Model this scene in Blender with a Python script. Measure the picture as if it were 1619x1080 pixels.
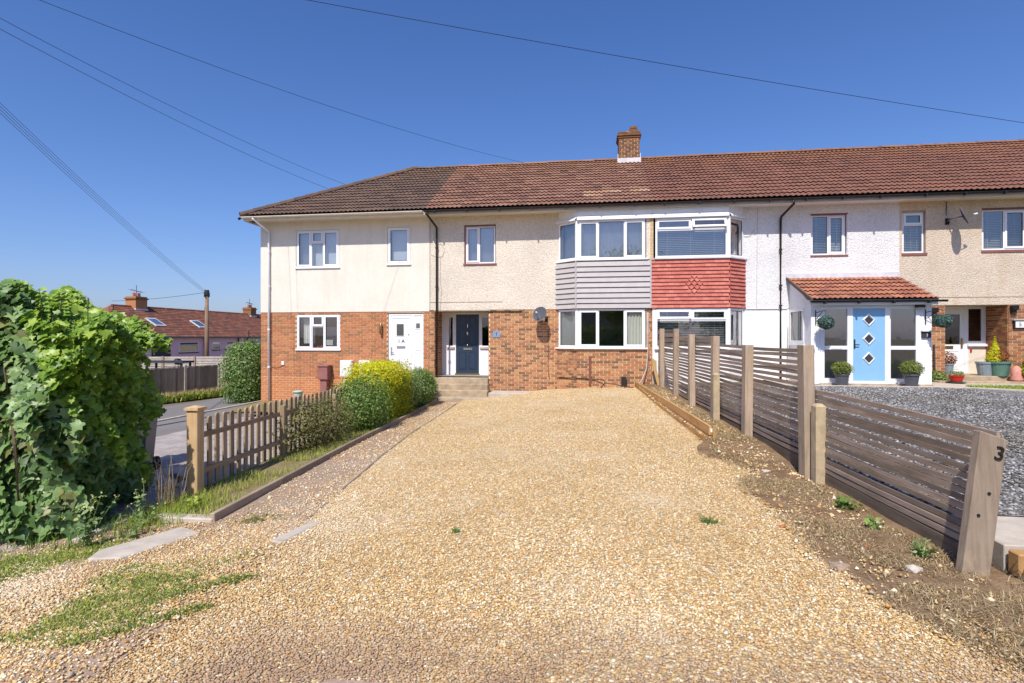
import bpy, bmesh, math, random
import numpy as np
from mathutils import Matrix, Vector

for o in list(bpy.data.objects):
    bpy.data.objects.remove(o)
SC = bpy.context.scene
COL = SC.collection
rnd = random.Random(11)
rng = np.random.default_rng(5)
PI = math.pi
RAD = math.radians

# ------------------------------------------------------------------ camera, sky, sun, exposure
YAW = RAD(8.24)
cam_d = bpy.data.cameras.new('camera')
cam_d.sensor_width = 36.0
cam_d.lens = 36.0 * 870.0 / 1619.0
cam_d.shift_y = -7.0 / 1619.0
cam_d.clip_start = 0.05
cam_d.clip_end = 3000
cam = bpy.data.objects.new('camera', cam_d)
cam.location = (0, 0, 1.64)
cam.rotation_euler = (RAD(90), 0, YAW)
COL.objects.link(cam)
SC.camera = cam

SUN_TRAVEL = Vector((0.19, 1.0, -1.27)).normalized()
SUN_EL = math.asin(-SUN_TRAVEL.z)
SUN_AZ = math.atan2(-SUN_TRAVEL.x, -SUN_TRAVEL.y)      # clockwise from +Y
w = bpy.data.worlds.new('World')
SC.world = w
w.use_nodes = True
wn = w.node_tree
bg = wn.nodes['Background']
sky = wn.nodes.new('ShaderNodeTexSky')
sky.sky_type = 'NISHITA'
sky.sun_disc = False
sky.sun_elevation = SUN_EL
sky.sun_rotation = SUN_AZ
sky.altitude = 0
sky.air_density = 1.0
sky.dust_density = 1.0
sky.ozone_density = 3.0
# overall colour grade of the clear sky (the same for every direction)
sep = wn.nodes.new('ShaderNodeSeparateColor')
com = wn.nodes.new('ShaderNodeCombineColor')
wn.links.new(sky.outputs['Color'], sep.inputs[0])
for i_, (gain, power) in enumerate(((0.41, 1.24), (0.56, 1.07), (0.93, 0.96))):
    pw_ = wn.nodes.new('ShaderNodeMath'); pw_.operation = 'POWER'; pw_.inputs[1].default_value = power
    ml_ = wn.nodes.new('ShaderNodeMath'); ml_.operation = 'MULTIPLY'; ml_.inputs[1].default_value = gain
    wn.links.new(sep.outputs[i_], pw_.inputs[0]); wn.links.new(pw_.outputs[0], ml_.inputs[0]); wn.links.new(ml_.outputs[0], com.inputs[i_])
wn.links.new(com.outputs[0], bg.inputs['Color'])
bg.inputs['Strength'].default_value = 0.13

sun_d = bpy.data.lights.new('sun', 'SUN')
sun_d.energy = 3.8
sun_d.angle = RAD(0.53)
sun_d.color = (1.0, 0.95, 0.87)
sun = bpy.data.objects.new('sun', sun_d)
sun.rotation_euler = SUN_TRAVEL.to_track_quat('-Z', 'Y').to_euler()
sun.location = (-5, -20, 30)
COL.objects.link(sun)

SC.view_settings.view_transform = 'Standard'
SC.view_settings.look = 'None'
SC.view_settings.gamma = 1.0
SC.view_settings.exposure = 0.42
SC.view_settings.use_curve_mapping = False
SC.render.engine = 'CYCLES'
SC.cycles.max_bounces = 6
SC.cycles.transparent_max_bounces = 12

# ------------------------------------------------------------------ node helpers and materials
class NT:
    def __init__(s, name):
        s.m = bpy.data.materials.new(name)
        s.m.use_nodes = True
        s.t = s.m.node_tree
        s.t.nodes.clear()
        s.out = s.t.nodes.new('ShaderNodeOutputMaterial')
    def n(s, typ, props=None, **ins):
        nd = s.t.nodes.new('ShaderNode' + typ)
        for k, v in (props or {}).items():
            setattr(nd, k, v)
        for k, v in ins.items():
            key = int(k[1:]) if k[0] == '_' and k[1:].isdigit() else k.replace('_', ' ')
            s.set(nd.inputs[key], v)
        return nd
    def set(s, sock, v):
        if hasattr(v, 'is_output'):
            s.t.links.new(v, sock)
        elif isinstance(v, (tuple, list)) and len(v) == 3 and sock.type == 'RGBA':
            sock.default_value = (*v, 1)
        else:
            sock.default_value = v
    def math(s, op, a, b=0.0, clamp=False):
        return s.n('Math', {'operation': op, 'use_clamp': clamp}, _0=a, _1=b).outputs[0]
    def mix(s, f, a, b, mode='MIX'):
        nd = s.n('Mix', {'data_type': 'RGBA', 'blend_type': mode})
        s.set(nd.inputs[0], f); s.set(nd.inputs[6], a); s.set(nd.inputs[7], b)
        return nd.outputs[2]
    def ramp(s, f, stops, interp='LINEAR'):
        nd = s.n('ValToRGB')
        cr = nd.color_ramp
        cr.interpolation = interp
        while len(cr.elements) < len(stops):
            cr.elements.new(0.5)
        for e, (p, c) in zip(cr.elements, stops):
            e.position = p
            e.color = (*c, 1)
        s.set(nd.inputs[0], f)
        return nd.outputs[0]
    def pos(s, scale=(1, 1, 1)):
        g = s.n('NewGeometry').outputs['Position']
        if scale == (1, 1, 1):
            return g
        return s.n('Mapping', None, Vector=g, Scale=scale).outputs[0]
    def noise(s, vec, scale, detail=5, rough=0.6):
        return s.n('TexNoise', None, Vector=vec, Scale=scale, Detail=detail, Roughness=rough).outputs[0]
    def rand(s):
        a = s.n('ObjectInfo').outputs['Random']
        b = s.n('NewGeometry').outputs['Random Per Island']
        return s.math('FRACT', s.math('ADD', a, b))
    def done(s, color, rough=0.8, spec=0.3, bump=None, strength=0.3, dist=0.01, metal=0.0):
        p = s.n('BsdfPrincipled', None, Roughness=rough, Metallic=metal)
        s.set(p.inputs['Base Color'], color)
        p.inputs['Specular IOR Level'].default_value = spec
        if bump is not None:
            b = s.n('Bump', None, Height=bump, Strength=strength, Distance=dist)
            s.t.links.new(b.outputs[0], p.inputs['Normal'])
        s.t.links.new(p.outputs[0], s.out.inputs[0])
        return s.m

def even(cols):
    n = len(cols)
    return [(i / n, c) for i, c in enumerate(cols)]

def plain(name, col, rough=0.6, var=0.12, scale=4.0, spec=0.3, metal=0.0, bump=0.0, bscale=60, stretch=(1, 1, 1)):
    t = NT(name)
    v = t.pos(stretch)
    n = t.noise(v, scale)
    lo = tuple(c * (1 - var) for c in col); hi = tuple(min(0.95, c * (1 + var)) for c in col)
    c = t.ramp(n, [(0.3, lo), (0.7, hi)])
    return t.done(c, rough, spec, t.noise(v, bscale) if bump else None, bump, 0.01, metal)

def palette(name, cols, rough=0.85, var=0.2, nscale=25, bump=0.3, bscale=90, spec=0.2, stretch=(1, 1, 1), grime=None, dist=0.006):
    """each piece (object or island) takes its own colour from cols; noise varies it"""
    t = NT(name)
    r = t.rand()
    c = t.ramp(r, even(cols), 'CONSTANT')
    v = t.pos(stretch)
    n = t.noise(v, nscale)
    f = t.ramp(n, [(0.25, (1 - var,) * 3), (0.75, (1 + var,) * 3)])
    c = t.mix(1.0, c, f, 'MULTIPLY')
    if grime:
        g = t.noise(t.pos(), grime[0], 6, 0.65)
        c = t.mix(t.ramp(g, [(grime[1], (0, 0, 0)), (grime[1] + 0.12, (1, 1, 1))]), c, grime[2])
    return t.done(c, rough, spec, t.noise(v, bscale) if bump else None, bump, dist)

def pebble(name, col, dark, stain=None, scale=38):
    t = NT(name)
    v = t.pos()
    vo = t.n('TexVoronoi', None, Vector=v, Scale=scale)
    vo2 = t.n('TexVoronoi', None, Vector=v, Scale=scale * 0.55)
    big = t.noise(v, 0.9, 6)
    c = t.ramp(vo.outputs['Distance'], [(0.0, col), (0.45, col), (0.85, dark)])  # crevices between pebbles coloured dark as painted shade
    c = t.mix(0.6, c, t.ramp(t.n('SeparateColor', None, Color=vo.outputs['Color']).outputs[0],
                             [(0.0, tuple(x * 0.72 for x in col)), (0.5, col), (1.0, tuple(min(.9, x * 1.18) for x in col))]))
    c = t.mix(1.0, c, t.ramp(big, [(0.3, (0.88, 0.88, 0.88)), (0.7, (1.06, 1.05, 1.04))]), 'MULTIPLY')
    if stain:
        st = t.noise(t.pos((2.6, 2.6, 0.5)), 1.0, 6, 0.7)
        c = t.mix(t.ramp(st, [(0.48, (0, 0, 0)), (0.7, (0.75,) * 3)]), c, stain)
    h = t.math('SUBTRACT', 1.0, t.math('ADD', vo.outputs['Distance'], vo2.outputs['Distance']))
    return t.done(c, 0.92, 0.15, h, 0.75, 0.016)

def wood(name, cols, axis, rough=0.8, wear=None, rings=1.0):
    """grain runs along axis: 0 x, 1 y, 2 z"""
    t = NT(name)
    sc = [22.0, 22.0, 22.0]
    sc[axis] = 1.1
    v = t.pos(tuple(sc))
    n = t.noise(v, 1.0 * rings, 8, 0.7)
    n2 = t.noise(t.pos(), 2.1, 4)
    c = t.ramp(n, [(0.25, cols[0]), (0.5, cols[1]), (0.78, cols[2])])
    r = t.rand()
    c = t.mix(1.0, c, t.ramp(r, [(0.0, (0.66,) * 3), (1.0, (1.3,) * 3)]), 'MULTIPLY')
    c = t.mix(1.0, c, t.ramp(n2, [(0.3, (0.85, 0.84, 0.82)), (0.7, (1.1, 1.1, 1.1))]), 'MULTIPLY')
    if wear:
        c = t.mix(t.ramp(t.noise(t.pos(), 3.2, 6, .7), [(0.5, (0, 0, 0)), (0.62, (0.8,) * 3)]), c, wear)
    return t.done(c, rough, 0.2, n, 0.35, 0.006)

def leafmat(name, cols, rough=0.5, trans=0.3, spec=0.35):
    t = NT(name)
    c = t.ramp(t.rand(), even(cols), 'LINEAR')
    n = t.noise(t.pos(), 18, 3)
    c = t.mix(1.0, c, t.ramp(n, [(0.3, (0.82,) * 3), (0.7, (1.15,) * 3)]), 'MULTIPLY')
    p = t.n('BsdfPrincipled', None, Roughness=rough)
    t.set(p.inputs['Base Color'], c)
    p.inputs['Specular IOR Level'].default_value = spec
    tr = t.n('BsdfTranslucent')
    t.set(tr.inputs['Color'], t.mix(1.0, c, (1.15, 1.25, 0.6), 'MULTIPLY'))
    ms = t.n('MixShader', None, _0=trans, _1=p.outputs[0], _2=tr.outputs[0])
    t.t.links.new(ms.outputs[0], t.out.inputs[0])
    return t.m

def glassmat(name, tint=(0.7, 0.75, 0.76), refl=0.24):
    t = NT(name)
    tr = t.n('BsdfTransparent'); t.set(tr.inputs[0], tint)
    wav = t.noise(t.pos(), 2.3, 2)
    b = t.n('Bump', None, Height=wav, Strength=0.04, Distance=0.03)
    gl = t.n('BsdfGlossy', None, Roughness=0.015)
    t.t.links.new(b.outputs[0], gl.inputs['Normal'])
    fr = t.n('LayerWeight', None, Blend=0.35).outputs['Fresnel']
    f = t.math('ADD', refl, t.math('MULTIPLY', fr, 0.6), True)
    ms = t.n('MixShader', None, _0=f, _1=tr.outputs[0], _2=gl.outputs[0])
    t.t.links.new(ms.outputs[0], t.out.inputs[0])
    return t.m

def tilemat(name, cols, lichen=True):
    t = NT(name)
    c = t.ramp(t.rand(), even(cols), 'LINEAR')
    v = t.pos()
    big = t.noise(v, 0.55, 5, 0.65)
    fine = t.noise(v, 9.0, 5, 0.7)
    c = t.mix(1.0, c, t.ramp(big, [(0.3, (0.88, 0.89, 0.92)), (0.7, (1.10, 1.07, 1.03))]), 'MULTIPLY')
    c = t.mix(1.0, c, t.ramp(fine, [(0.3, (0.85,) * 3), (0.7, (1.14,) * 3)]), 'MULTIPLY')
    if lichen:
        z = t.n('SeparateXYZ', None, Vector=v).outputs['Z']
        hi = t.math('MULTIPLY', t.math('SUBTRACT', z, 7.55), 0.42, True)
        sp = t.noise(v, 2.4, 7, 0.75)
        m = t.math('MULTIPLY', t.ramp(sp, [(0.44, (0, 0, 0)), (0.62, (1, 1, 1))]), hi)
        c = t.mix(m, c, (0.42, 0.2, 0.035))
        sp2 = t.noise(v, 14, 5, 0.8)
        c = t.mix(t.ramp(sp2, [(0.68, (0, 0, 0)), (0.74, (0.5,) * 3)]), c, (0.33, 0.3, 0.24))
    return t.done(c, 0.85, 0.2, fine, 0.25, 0.006)

M = {}
def rendered(name, col):
    t = NT(name)
    v = t.pos()
    c = t.ramp(t.noise(v, 1.3), [(0.3, tuple(x * 0.95 for x in col)), (0.7, tuple(min(.95, x * 1.05) for x in col))])
    st = t.noise(t.pos((5.0, 5.0, 0.45)), 1.0, 7, 0.7)
    c = t.mix(1.0, c, t.ramp(st, [(0.34, (0.955, 0.945, 0.925)), (0.54, (1.0, 1.0, 1.0))]), 'MULTIPLY')
    c = t.mix(1.0, c, t.ramp(t.noise(v, 9, 6, .7), [(0.3, (0.95,) * 3), (0.6, (1.02,) * 3)]), 'MULTIPLY')
    return t.done(c, 0.9, 0.15, t.noise(v, 110), 0.15, 0.01)
M['cream'] = rendered('cream_render', (0.79, 0.73, 0.63))
M['peb_beige'] = pebble('pebbledash_beige', (0.83, 0.735, 0.615), (0.50, 0.42, 0.33), scale=50)
M['peb_white'] = pebble('pebbledash_white', (0.84, 0.83, 0.82), (0.62, 0.61, 0.60), scale=44)
M['peb_tan'] = pebble('pebbledash_tan', (0.74, 0.62, 0.49), (0.36, 0.28, 0.20), stain=(0.58, 0.45, 0.31), scale=54)
M['peb_strip'] = pebble('pebbledash_strip', (0.66, 0.48, 0.27), (0.38, 0.25, 0.12))
M['white_wall'] = rendered('white_painted_render', (0.85, 0.85, 0.85))
M['white'] = plain('white_upvc', (0.84, 0.84, 0.85), 0.35, 0.02, 3.0, 0.45)
M['offwhite'] = plain('cream_painted_board', (0.76, 0.68, 0.56), 0.6, 0.06, 3.0, 0.3)
M['fascia_grey'] = plain('grey_fascia_board', (0.50, 0.46, 0.42), 0.6, 0.08, 3.0)
M['glass'] = glassmat('window_glass', (0.82, 0.85, 0.85), 0.2)
M['glass_up'] = glassmat('upper_window_glass', (0.86, 0.89, 0.9), 0.26)
M['glass_dark'] = glassmat('smoked_glass', (0.35, 0.36, 0.34), 0.1)
M['mortar'] = plain('pale_mortar', (0.74, 0.585, 0.42), 0.95, 0.15, 14, 0.1, bump=0.3)
M['mortar_b'] = plain('buff_mortar', (0.74, 0.52, 0.32), 0.95, 0.15, 14, 0.1, bump=0.3)
M['brick1'] = palette('mixed_red_brick', [(0.394, 0.18, 0.085), (0.472, 0.229, 0.104), (0.338, 0.152, 0.074), (0.525, 0.28, 0.128), (0.265, 0.132, 0.069), (0.44, 0.199, 0.094), (0.411, 0.224, 0.104), (0.493, 0.249, 0.114), (0.422, 0.188, 0.09), (0.211, 0.117, 0.063)], nscale=30)
M['brick1a'] = palette('orange_red_brick', [(0.467, 0.186, 0.085), (0.505, 0.212, 0.097), (0.431, 0.17, 0.08), (0.526, 0.232, 0.107), (0.397, 0.166, 0.081), (0.478, 0.196, 0.091), (0.315, 0.167, 0.084)], nscale=30)
M['brick_tint'] = palette('smooth_orange_brick', [(0.519, 0.2, 0.084), (0.557, 0.221, 0.093), (0.501, 0.19, 0.079)], nscale=30, var=0.12)
M['mortar_tint'] = plain('orange_washed_mortar', (0.58, 0.24, 0.11), 0.95, 0.12, 14, 0.1)
M['brick3'] = palette('brown_red_brick', [(0.372, 0.156, 0.07), (0.455, 0.21, 0.09), (0.309, 0.123, 0.059), (0.489, 0.253, 0.115), (0.26, 0.133, 0.066), (0.413, 0.168, 0.078)], nscale=30)
M['brick_ch'] = palette('sooty_chimney_brick', [(0.20, 0.095, 0.05), (0.27, 0.13, 0.06), (0.16, 0.08, 0.05), (0.30, 0.15, 0.06)], nscale=20, grime=(6, 0.56, (0.30, 0.19, 0.05)))
M['tile_dark'] = tilemat('dark_brown_concrete_tile', [(0.135, 0.092, 0.072), (0.17, 0.115, 0.088), (0.11, 0.078, 0.065), (0.19, 0.12, 0.085), (0.145, 0.094, 0.075)])
M['tile_red'] = tilemat('red_brown_concrete_tile', [(0.227, 0.119, 0.085), (0.273, 0.145, 0.102), (0.182, 0.098, 0.073), (0.245, 0.125, 0.089), (0.301, 0.165, 0.113)])
M['tile_old'] = tilemat('weathered_brown_tile', [(0.215, 0.104, 0.075), (0.25, 0.119, 0.083), (0.18, 0.088, 0.066), (0.235, 0.112, 0.079)])
M['tile_pale'] = tilemat('bleached_tile', [(0.45, 0.31, 0.21), (0.38, 0.22, 0.14)], False)
M['tile_porch'] = tilemat('orange_clay_tile', [(0.43, 0.177, 0.107), (0.381, 0.154, 0.099), (0.484, 0.216, 0.127), (0.331, 0.136, 0.091)], False)
M['tile_hung'] = palette('red_painted_hung_tile', [(0.541, 0.166, 0.124), (0.504, 0.15, 0.113), (0.578, 0.191, 0.141), (0.477, 0.14, 0.106)], rough=0.7, var=0.1, nscale=12)
M['tile_bung'] = tilemat('mottled_red_tile', [(0.26, 0.10, 0.06), (0.20, 0.085, 0.06), (0.31, 0.13, 0.075), (0.17, 0.08, 0.06)], False)
M['clad'] = palette('mauve_grey_cladding', [(0.47, 0.435, 0.425), (0.455, 0.42, 0.41), (0.485, 0.45, 0.44)], 0.6, 0.08, 5, 0.1, 40, 0.3)
M['black'] = plain('black_plastic', (0.018, 0.017, 0.018), 0.4, 0.2, 3)
M['brownpipe'] = plain('brown_black_pipe', (0.035, 0.026, 0.023), 0.45, 0.2, 3)
M['dark'] = plain('dark_void', (0.02, 0.02, 0.02), 0.9)
M['shade_underlay'] = plain('shade_black_underlay', (0.022, 0.018, 0.016), 0.95)  # near-black roof base paints the shade in gaps under the tiles
M['room'] = plain('room_plaster', (0.30, 0.29, 0.27), 0.9)
M['navy'] = plain('navy_door_paint', (0.028, 0.046, 0.082), 0.3, 0.06, 3, 0.5)
M['blue'] = plain('sky_blue_door_paint', (0.25, 0.48, 0.70), 0.4, 0.04, 3, 0.4)
M['chrome'] = plain('polished_metal', (0.72, 0.72, 0.72), 0.2, 0.05, 3, 0.5, 1.0)
M['brass'] = plain('dull_brass', (0.42, 0.30, 0.12), 0.35, 0.1, 3, 0.5, 1.0)
M['concrete'] = plain('weathered_concrete', (0.42, 0.34, 0.25), 0.95, 0.25, 5, 0.1, bump=0.35, bscale=50)
M['slab'] = plain('pale_concrete_slab', (0.50, 0.44, 0.37), 0.95, 0.18, 5, 0.1, bump=0.3, bscale=60)
M['step'] = plain('worn_step_concrete', (0.40, 0.31, 0.21), 0.95, 0.3, 4, 0.1, bump=0.4, bscale=40)
M['lead'] = plain('pale_lead_flashing', (0.62, 0.62, 0.64), 0.5, 0.15, 6, 0.4)
M['sill_red'] = plain('red_brown_sill', (0.24, 0.10, 0.08), 0.7, 0.15, 6)
M['dishgrey'] = plain('grey_dish_metal', (0.16, 0.165, 0.18), 0.45, 0.12, 4, 0.4)
M['dishface'] = plain('mesh_dish_face', (0.085, 0.09, 0.105), 0.8, 0.2, 30, 0.15)
M['pinkbox'] = plain('maroon_pink_box', (0.30, 0.125, 0.115), 0.6, 0.1, 5)
M['bone'] = plain('white_meter_box', (0.80, 0.80, 0.77), 0.5, 0.03, 5)
M['net'] = plain('net_curtain', (0.62, 0.64, 0.64), 0.9, 0.06, 5)
M['curtain'] = plain('cream_curtain', (0.80, 0.79, 0.70), 0.9, 0.1, 6, stretch=(6, 6, 0.4))
M['blind'] = plain('grey_blind_slat', (0.74, 0.75, 0.76), 0.6, 0.05, 5)
M['fence'] = wood('weathered_fence_slat', [(0.20, 0.145, 0.105), (0.33, 0.25, 0.19), (0.46, 0.365, 0.285)], 1)
M['shadeboard'] = wood('shade_toned_board', [(0.10, 0.075, 0.055), (0.17, 0.13, 0.095), (0.24, 0.185, 0.14)], 1)  # board colour darkened to paint the shade below the slats
M['fencepost'] = wood('weathered_fence_post', [(0.20, 0.15, 0.11), (0.345, 0.268, 0.20), (0.47, 0.38, 0.295)], 2, wear=(0.43, 0.325, 0.215))
M['spur'] = plain('concrete_spur', (0.46, 0.37, 0.24), 0.95, 0.2, 9, 0.1, bump=0.5, bscale=60)
M['plank'] = wood('new_orange_timber', [(0.42, 0.22, 0.08), (0.54, 0.31, 0.125), (0.62, 0.39, 0.18)], 1)
M['stake'] = wood('new_stake_timber', [(0.46, 0.28, 0.10), (0.56, 0.36, 0.15), (0.62, 0.43, 0.20)], 2)
M['picket'] = wood('tan_picket_timber', [(0.24, 0.165, 0.10), (0.37, 0.27, 0.17), (0.48, 0.37, 0.25)], 2)
M['picketrail'] = wood('tan_rail_timber', [(0.20, 0.14, 0.09), (0.30, 0.215, 0.14), (0.40, 0.30, 0.20)], 1)
M['picketpost'] = wood('gate_post_timber', [(0.38, 0.245, 0.125), (0.50, 0.345, 0.185), (0.58, 0.42, 0.25)], 2)
M['edging'] = wood('grey_edging_timber', [(0.22, 0.17, 0.115), (0.33, 0.26, 0.185), (0.43, 0.35, 0.26)], 1)
M['oldfence'] = wood('grey_closeboard_timber', [(0.19, 0.145, 0.12), (0.28, 0.22, 0.18), (0.37, 0.295, 0.245)], 2)
M['pole'] = wood('brown_pole_timber', [(0.17, 0.105, 0.07), (0.25, 0.165, 0.11), (0.33, 0.225, 0.15)], 2)
M['asphalt'] = plain('worn_asphalt', (0.20, 0.185, 0.175), 0.95, 0.1, 0.8, 0.15, bump=0.4, bscale=80)
M['pavement'] = plain('grey_pavement', (0.27, 0.25, 0.23), 0.95, 0.12, 2, 0.15, bump=0.3, bscale=70)
M['paver'] = palette('pale_block_paver', [(0.368, 0.32, 0.288), (0.4, 0.352, 0.32), (0.336, 0.288, 0.264), (0.376, 0.336, 0.312), (0.32, 0.28, 0.264)], var=0.15, nscale=20)
M['joint'] = plain('dark_paver_joint', (0.06, 0.052, 0.045), 0.95, 0.2, 20)
M['pink'] = plain('pink_painted_render', (0.84, 0.52, 0.57), 0.9, 0.05, 1.5, 0.15)
M['greywall'] = plain('grey_painted_render', (0.68, 0.60, 0.56), 0.9, 0.06, 1.5, 0.15)
M['charcoal'] = plain('charcoal_boarding', (0.045, 0.045, 0.055), 0.7, 0.1, 3)
M['terracotta'] = plain('terracotta_clay', (0.45, 0.16, 0.07), 0.85, 0.15, 9)
M['redpot'] = plain('red_plastic_pot', (0.55, 0.025, 0.015), 0.4, 0.08, 5, 0.4)
M['greenpot'] = plain('green_plastic_tub', (0.10, 0.20, 0.16), 0.5, 0.12, 6, 0.35)
M['greypot'] = plain('grey_plastic_pot', (0.10, 0.10, 0.115), 0.5, 0.12, 6, 0.35)
M['bluepot'] = plain('blue_grey_pot', (0.22, 0.27, 0.30), 0.5, 0.12, 6, 0.35)
M['palegreen'] = plain('pale_green_lid', (0.42, 0.47, 0.38), 0.6)
M['ductbrown'] = plain('brown_painted_duct', (0.20, 0.075, 0.045), 0.7, 0.15, 8)
M['gnome'] = plain('pink_stoneware', (0.62, 0.28, 0.22), 0.8, 0.2, 18)
M['binplastic'] = plain('grey_bin_plastic', (0.13, 0.125, 0.12), 0.5, 0.1, 4)
M['rubber'] = plain('black_rubber', (0.015, 0.015, 0.016), 0.7)
M['numeral'] = plain('dark_iron_numeral', (0.02, 0.02, 0.022), 0.4)
M['plaque'] = plain('blue_grey_plaque', (0.22, 0.29, 0.42), 0.5, 0.2, 30)
M['paper'] = plain('white_label', (0.8, 0.8, 0.8), 0.6)
M['soil'] = None
M['bark'] = wood('brown_bark', [(0.07, 0.05, 0.035), (0.12, 0.085, 0.06), (0.18, 0.13, 0.095)], 2, rings=1.0)
M['twig'] = wood('brown_twig', [(0.12, 0.08, 0.05), (0.19, 0.13, 0.085), (0.26, 0.19, 0.13)], 2)
# foliage
M['leaf_big'] = leafmat('dull_green_lobed_leaf', [(0.255, 0.261, 0.079), (0.045, 0.095, 0.026), (0.111, 0.202, 0.062), (0.162, 0.269, 0.086), (0.222, 0.344, 0.116), (0.14, 0.253, 0.061), (0.295, 0.421, 0.15)], 0.42, 0.3, 0.5)
M['leaf_ivy'] = leafmat('bright_green_ivy_leaf', [(0.121, 0.228, 0.027), (0.188, 0.323, 0.034), (0.269, 0.417, 0.047), (0.148, 0.269, 0.034), (0.363, 0.484, 0.067)], 0.42, 0.3, 0.45)
M['leaf_dark'] = leafmat('dark_green_leaf', [(0.09, 0.165, 0.036), (0.14, 0.232, 0.049), (0.2, 0.31, 0.065), (0.11, 0.194, 0.049), (0.28, 0.388, 0.098)])
M['leaf_var'] = leafmat('pale_green_leaf', [(0.13, 0.221, 0.065), (0.195, 0.299, 0.104), (0.286, 0.39, 0.156), (0.117, 0.195, 0.065), (0.364, 0.442, 0.182)])
M['leaf_olive'] = leafmat('olive_brown_leaf', [(0.162, 0.172, 0.054), (0.252, 0.234, 0.082), (0.198, 0.208, 0.054), (0.306, 0.234, 0.108), (0.144, 0.18, 0.054)])
M['leaf_gold'] = leafmat('golden_conifer_frond', [(0.606, 0.574, 0.019), (0.734, 0.67, 0.029), (0.431, 0.479, 0.029), (0.829, 0.734, 0.04), (0.542, 0.542, 0.032)], 0.6, 0.3, 0.2)
M['leaf_goldlow'] = leafmat('yellow_green_frond', [(0.28, 0.336, 0.017), (0.392, 0.434, 0.025), (0.196, 0.266, 0.028), (0.462, 0.476, 0.028)], 0.6, 0.3, 0.2)
M['leaf_box'] = leafmat('box_topiary_leaf', [(0.15, 0.195, 0.038), (0.24, 0.285, 0.045), (0.36, 0.375, 0.075), (0.12, 0.165, 0.038)])
M['leaf_ball'] = leafmat('blue_green_ball_leaf', [(0.045, 0.112, 0.098), (0.075, 0.15, 0.128), (0.15, 0.225, 0.195), (0.06, 0.128, 0.09)], 0.5, 0.1)
M['leaf_rust'] = leafmat('rust_leaf', [(0.30, 0.10, 0.03), (0.38, 0.15, 0.04), (0.25, 0.08, 0.03)])
M['leaf_purple'] = leafmat('purple_leaf', [(0.10, 0.035, 0.05), (0.16, 0.06, 0.08), (0.20, 0.09, 0.10)])
M['grass'] = leafmat('fresh_grass_blade', [(0.194, 0.313, 0.039), (0.292, 0.404, 0.058), (0.389, 0.496, 0.077), (0.466, 0.496, 0.103)], 0.6, 0.3, 0.2)
M['grass_dark'] = leafmat('clover_green', [(0.078, 0.156, 0.033), (0.117, 0.208, 0.039), (0.156, 0.247, 0.058)], 0.6, 0.3, 0.2)
M['grass_dry'] = leafmat('dry_straw_blade', [(0.391, 0.287, 0.149), (0.483, 0.368, 0.207), (0.276, 0.196, 0.103), (0.23, 0.149, 0.081), (0.575, 0.46, 0.276)], 0.8, 0.15, 0.1)
M['flower'] = leafmat('pale_yellow_flower', [(0.5, 0.5, 0.12), (0.6, 0.58, 0.25)], 0.7, 0.2)

GRAVEL = [(0.687, 0.498, 0.241), (0.779, 0.609, 0.348), (0.616, 0.378, 0.153), (0.852, 0.738, 0.526), (0.543, 0.304, 0.12), (0.734, 0.527, 0.259), (0.669, 0.436, 0.179), (0.816, 0.675, 0.429), (0.423, 0.304, 0.191), (0.706, 0.509, 0.25), (0.859, 0.83, 0.67), (0.452, 0.37, 0.276), (0.651, 0.461, 0.223)]
def gravelbed(name, cols, scale, dirt, dirt_scale, thr):
    t = NT(name)
    v = t.pos()
    vo = t.n('TexVoronoi', None, Vector=v, Scale=scale)
    r = t.n('SeparateColor', None, Color=vo.outputs['Color']).outputs[0]
    c = t.ramp(r, even(cols), 'CONSTANT')
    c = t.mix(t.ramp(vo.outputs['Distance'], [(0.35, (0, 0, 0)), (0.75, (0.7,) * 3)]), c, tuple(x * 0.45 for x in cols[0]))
    n = t.noise(v, dirt_scale, 7, 0.65)
    c = t.mix(t.ramp(n, [(thr, (0, 0, 0)), (thr + 0.14, (0.85,) * 3)]), c, dirt)
    return t.done(c, 0.9, 0.15, t.math('SUBTRACT', 1.0, vo.outputs['Distance']), 0.8, 0.012)
M['gravel'] = gravelbed('golden_gravel_bed', GRAVEL, 52, (0.40, 0.28, 0.18), 0.55, 0.60)
M['gravel_far'] = M['gravel']
def stonemat(name, cols, dusty=None):
    t = NT(name)
    c = t.ramp(t.rand(), even(cols), 'CONSTANT')
    v = t.pos()
    c = t.mix(1.0, c, t.ramp(t.noise(v, 60, 3), [(0.3, (0.85,) * 3), (0.7, (1.12,) * 3)]), 'MULTIPLY')
    big = t.noise(v, 0.42, 5, 0.6)
    c = t.mix(1.0, c, t.ramp(big, [(0.35, (0.88, 0.83, 0.72)), (0.65, (1.1, 1.1, 1.12))]), 'MULTIPLY')
    if dusty:
        pl_ = t.noise(v, 0.5, 5, 0.55)
        c = t.mix(t.ramp(pl_, [(0.50, (0, 0, 0)), (0.66, (0.6,) * 3)]), c, (0.76, 0.65, 0.48))
        n = t.noise(v, 0.8, 6, 0.6)
        sy = t.n('SeparateXYZ', None, Vector=v).outputs['Y']
        near = t.math('MULTIPLY', t.math('SUBTRACT', 3.3, sy), 1.6, True)
        sx = t.n('SeparateXYZ', None, Vector=v).outputs['X']
        near = t.math('MULTIPLY', near, t.math('MULTIPLY', t.math('ADD', sx, 2.7), 1.2, True))
        f = t.math('MULTIPLY', t.ramp(n, [(0.30, (0, 0, 0)), (0.48, (0.9,) * 3)]), near)
        c = t.mix(f, c, dusty)
    return t.done(c, 0.75, 0.25)
M['stone'] = stonemat('golden_gravel_stone', GRAVEL, (0.37, 0.245, 0.16))
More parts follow.
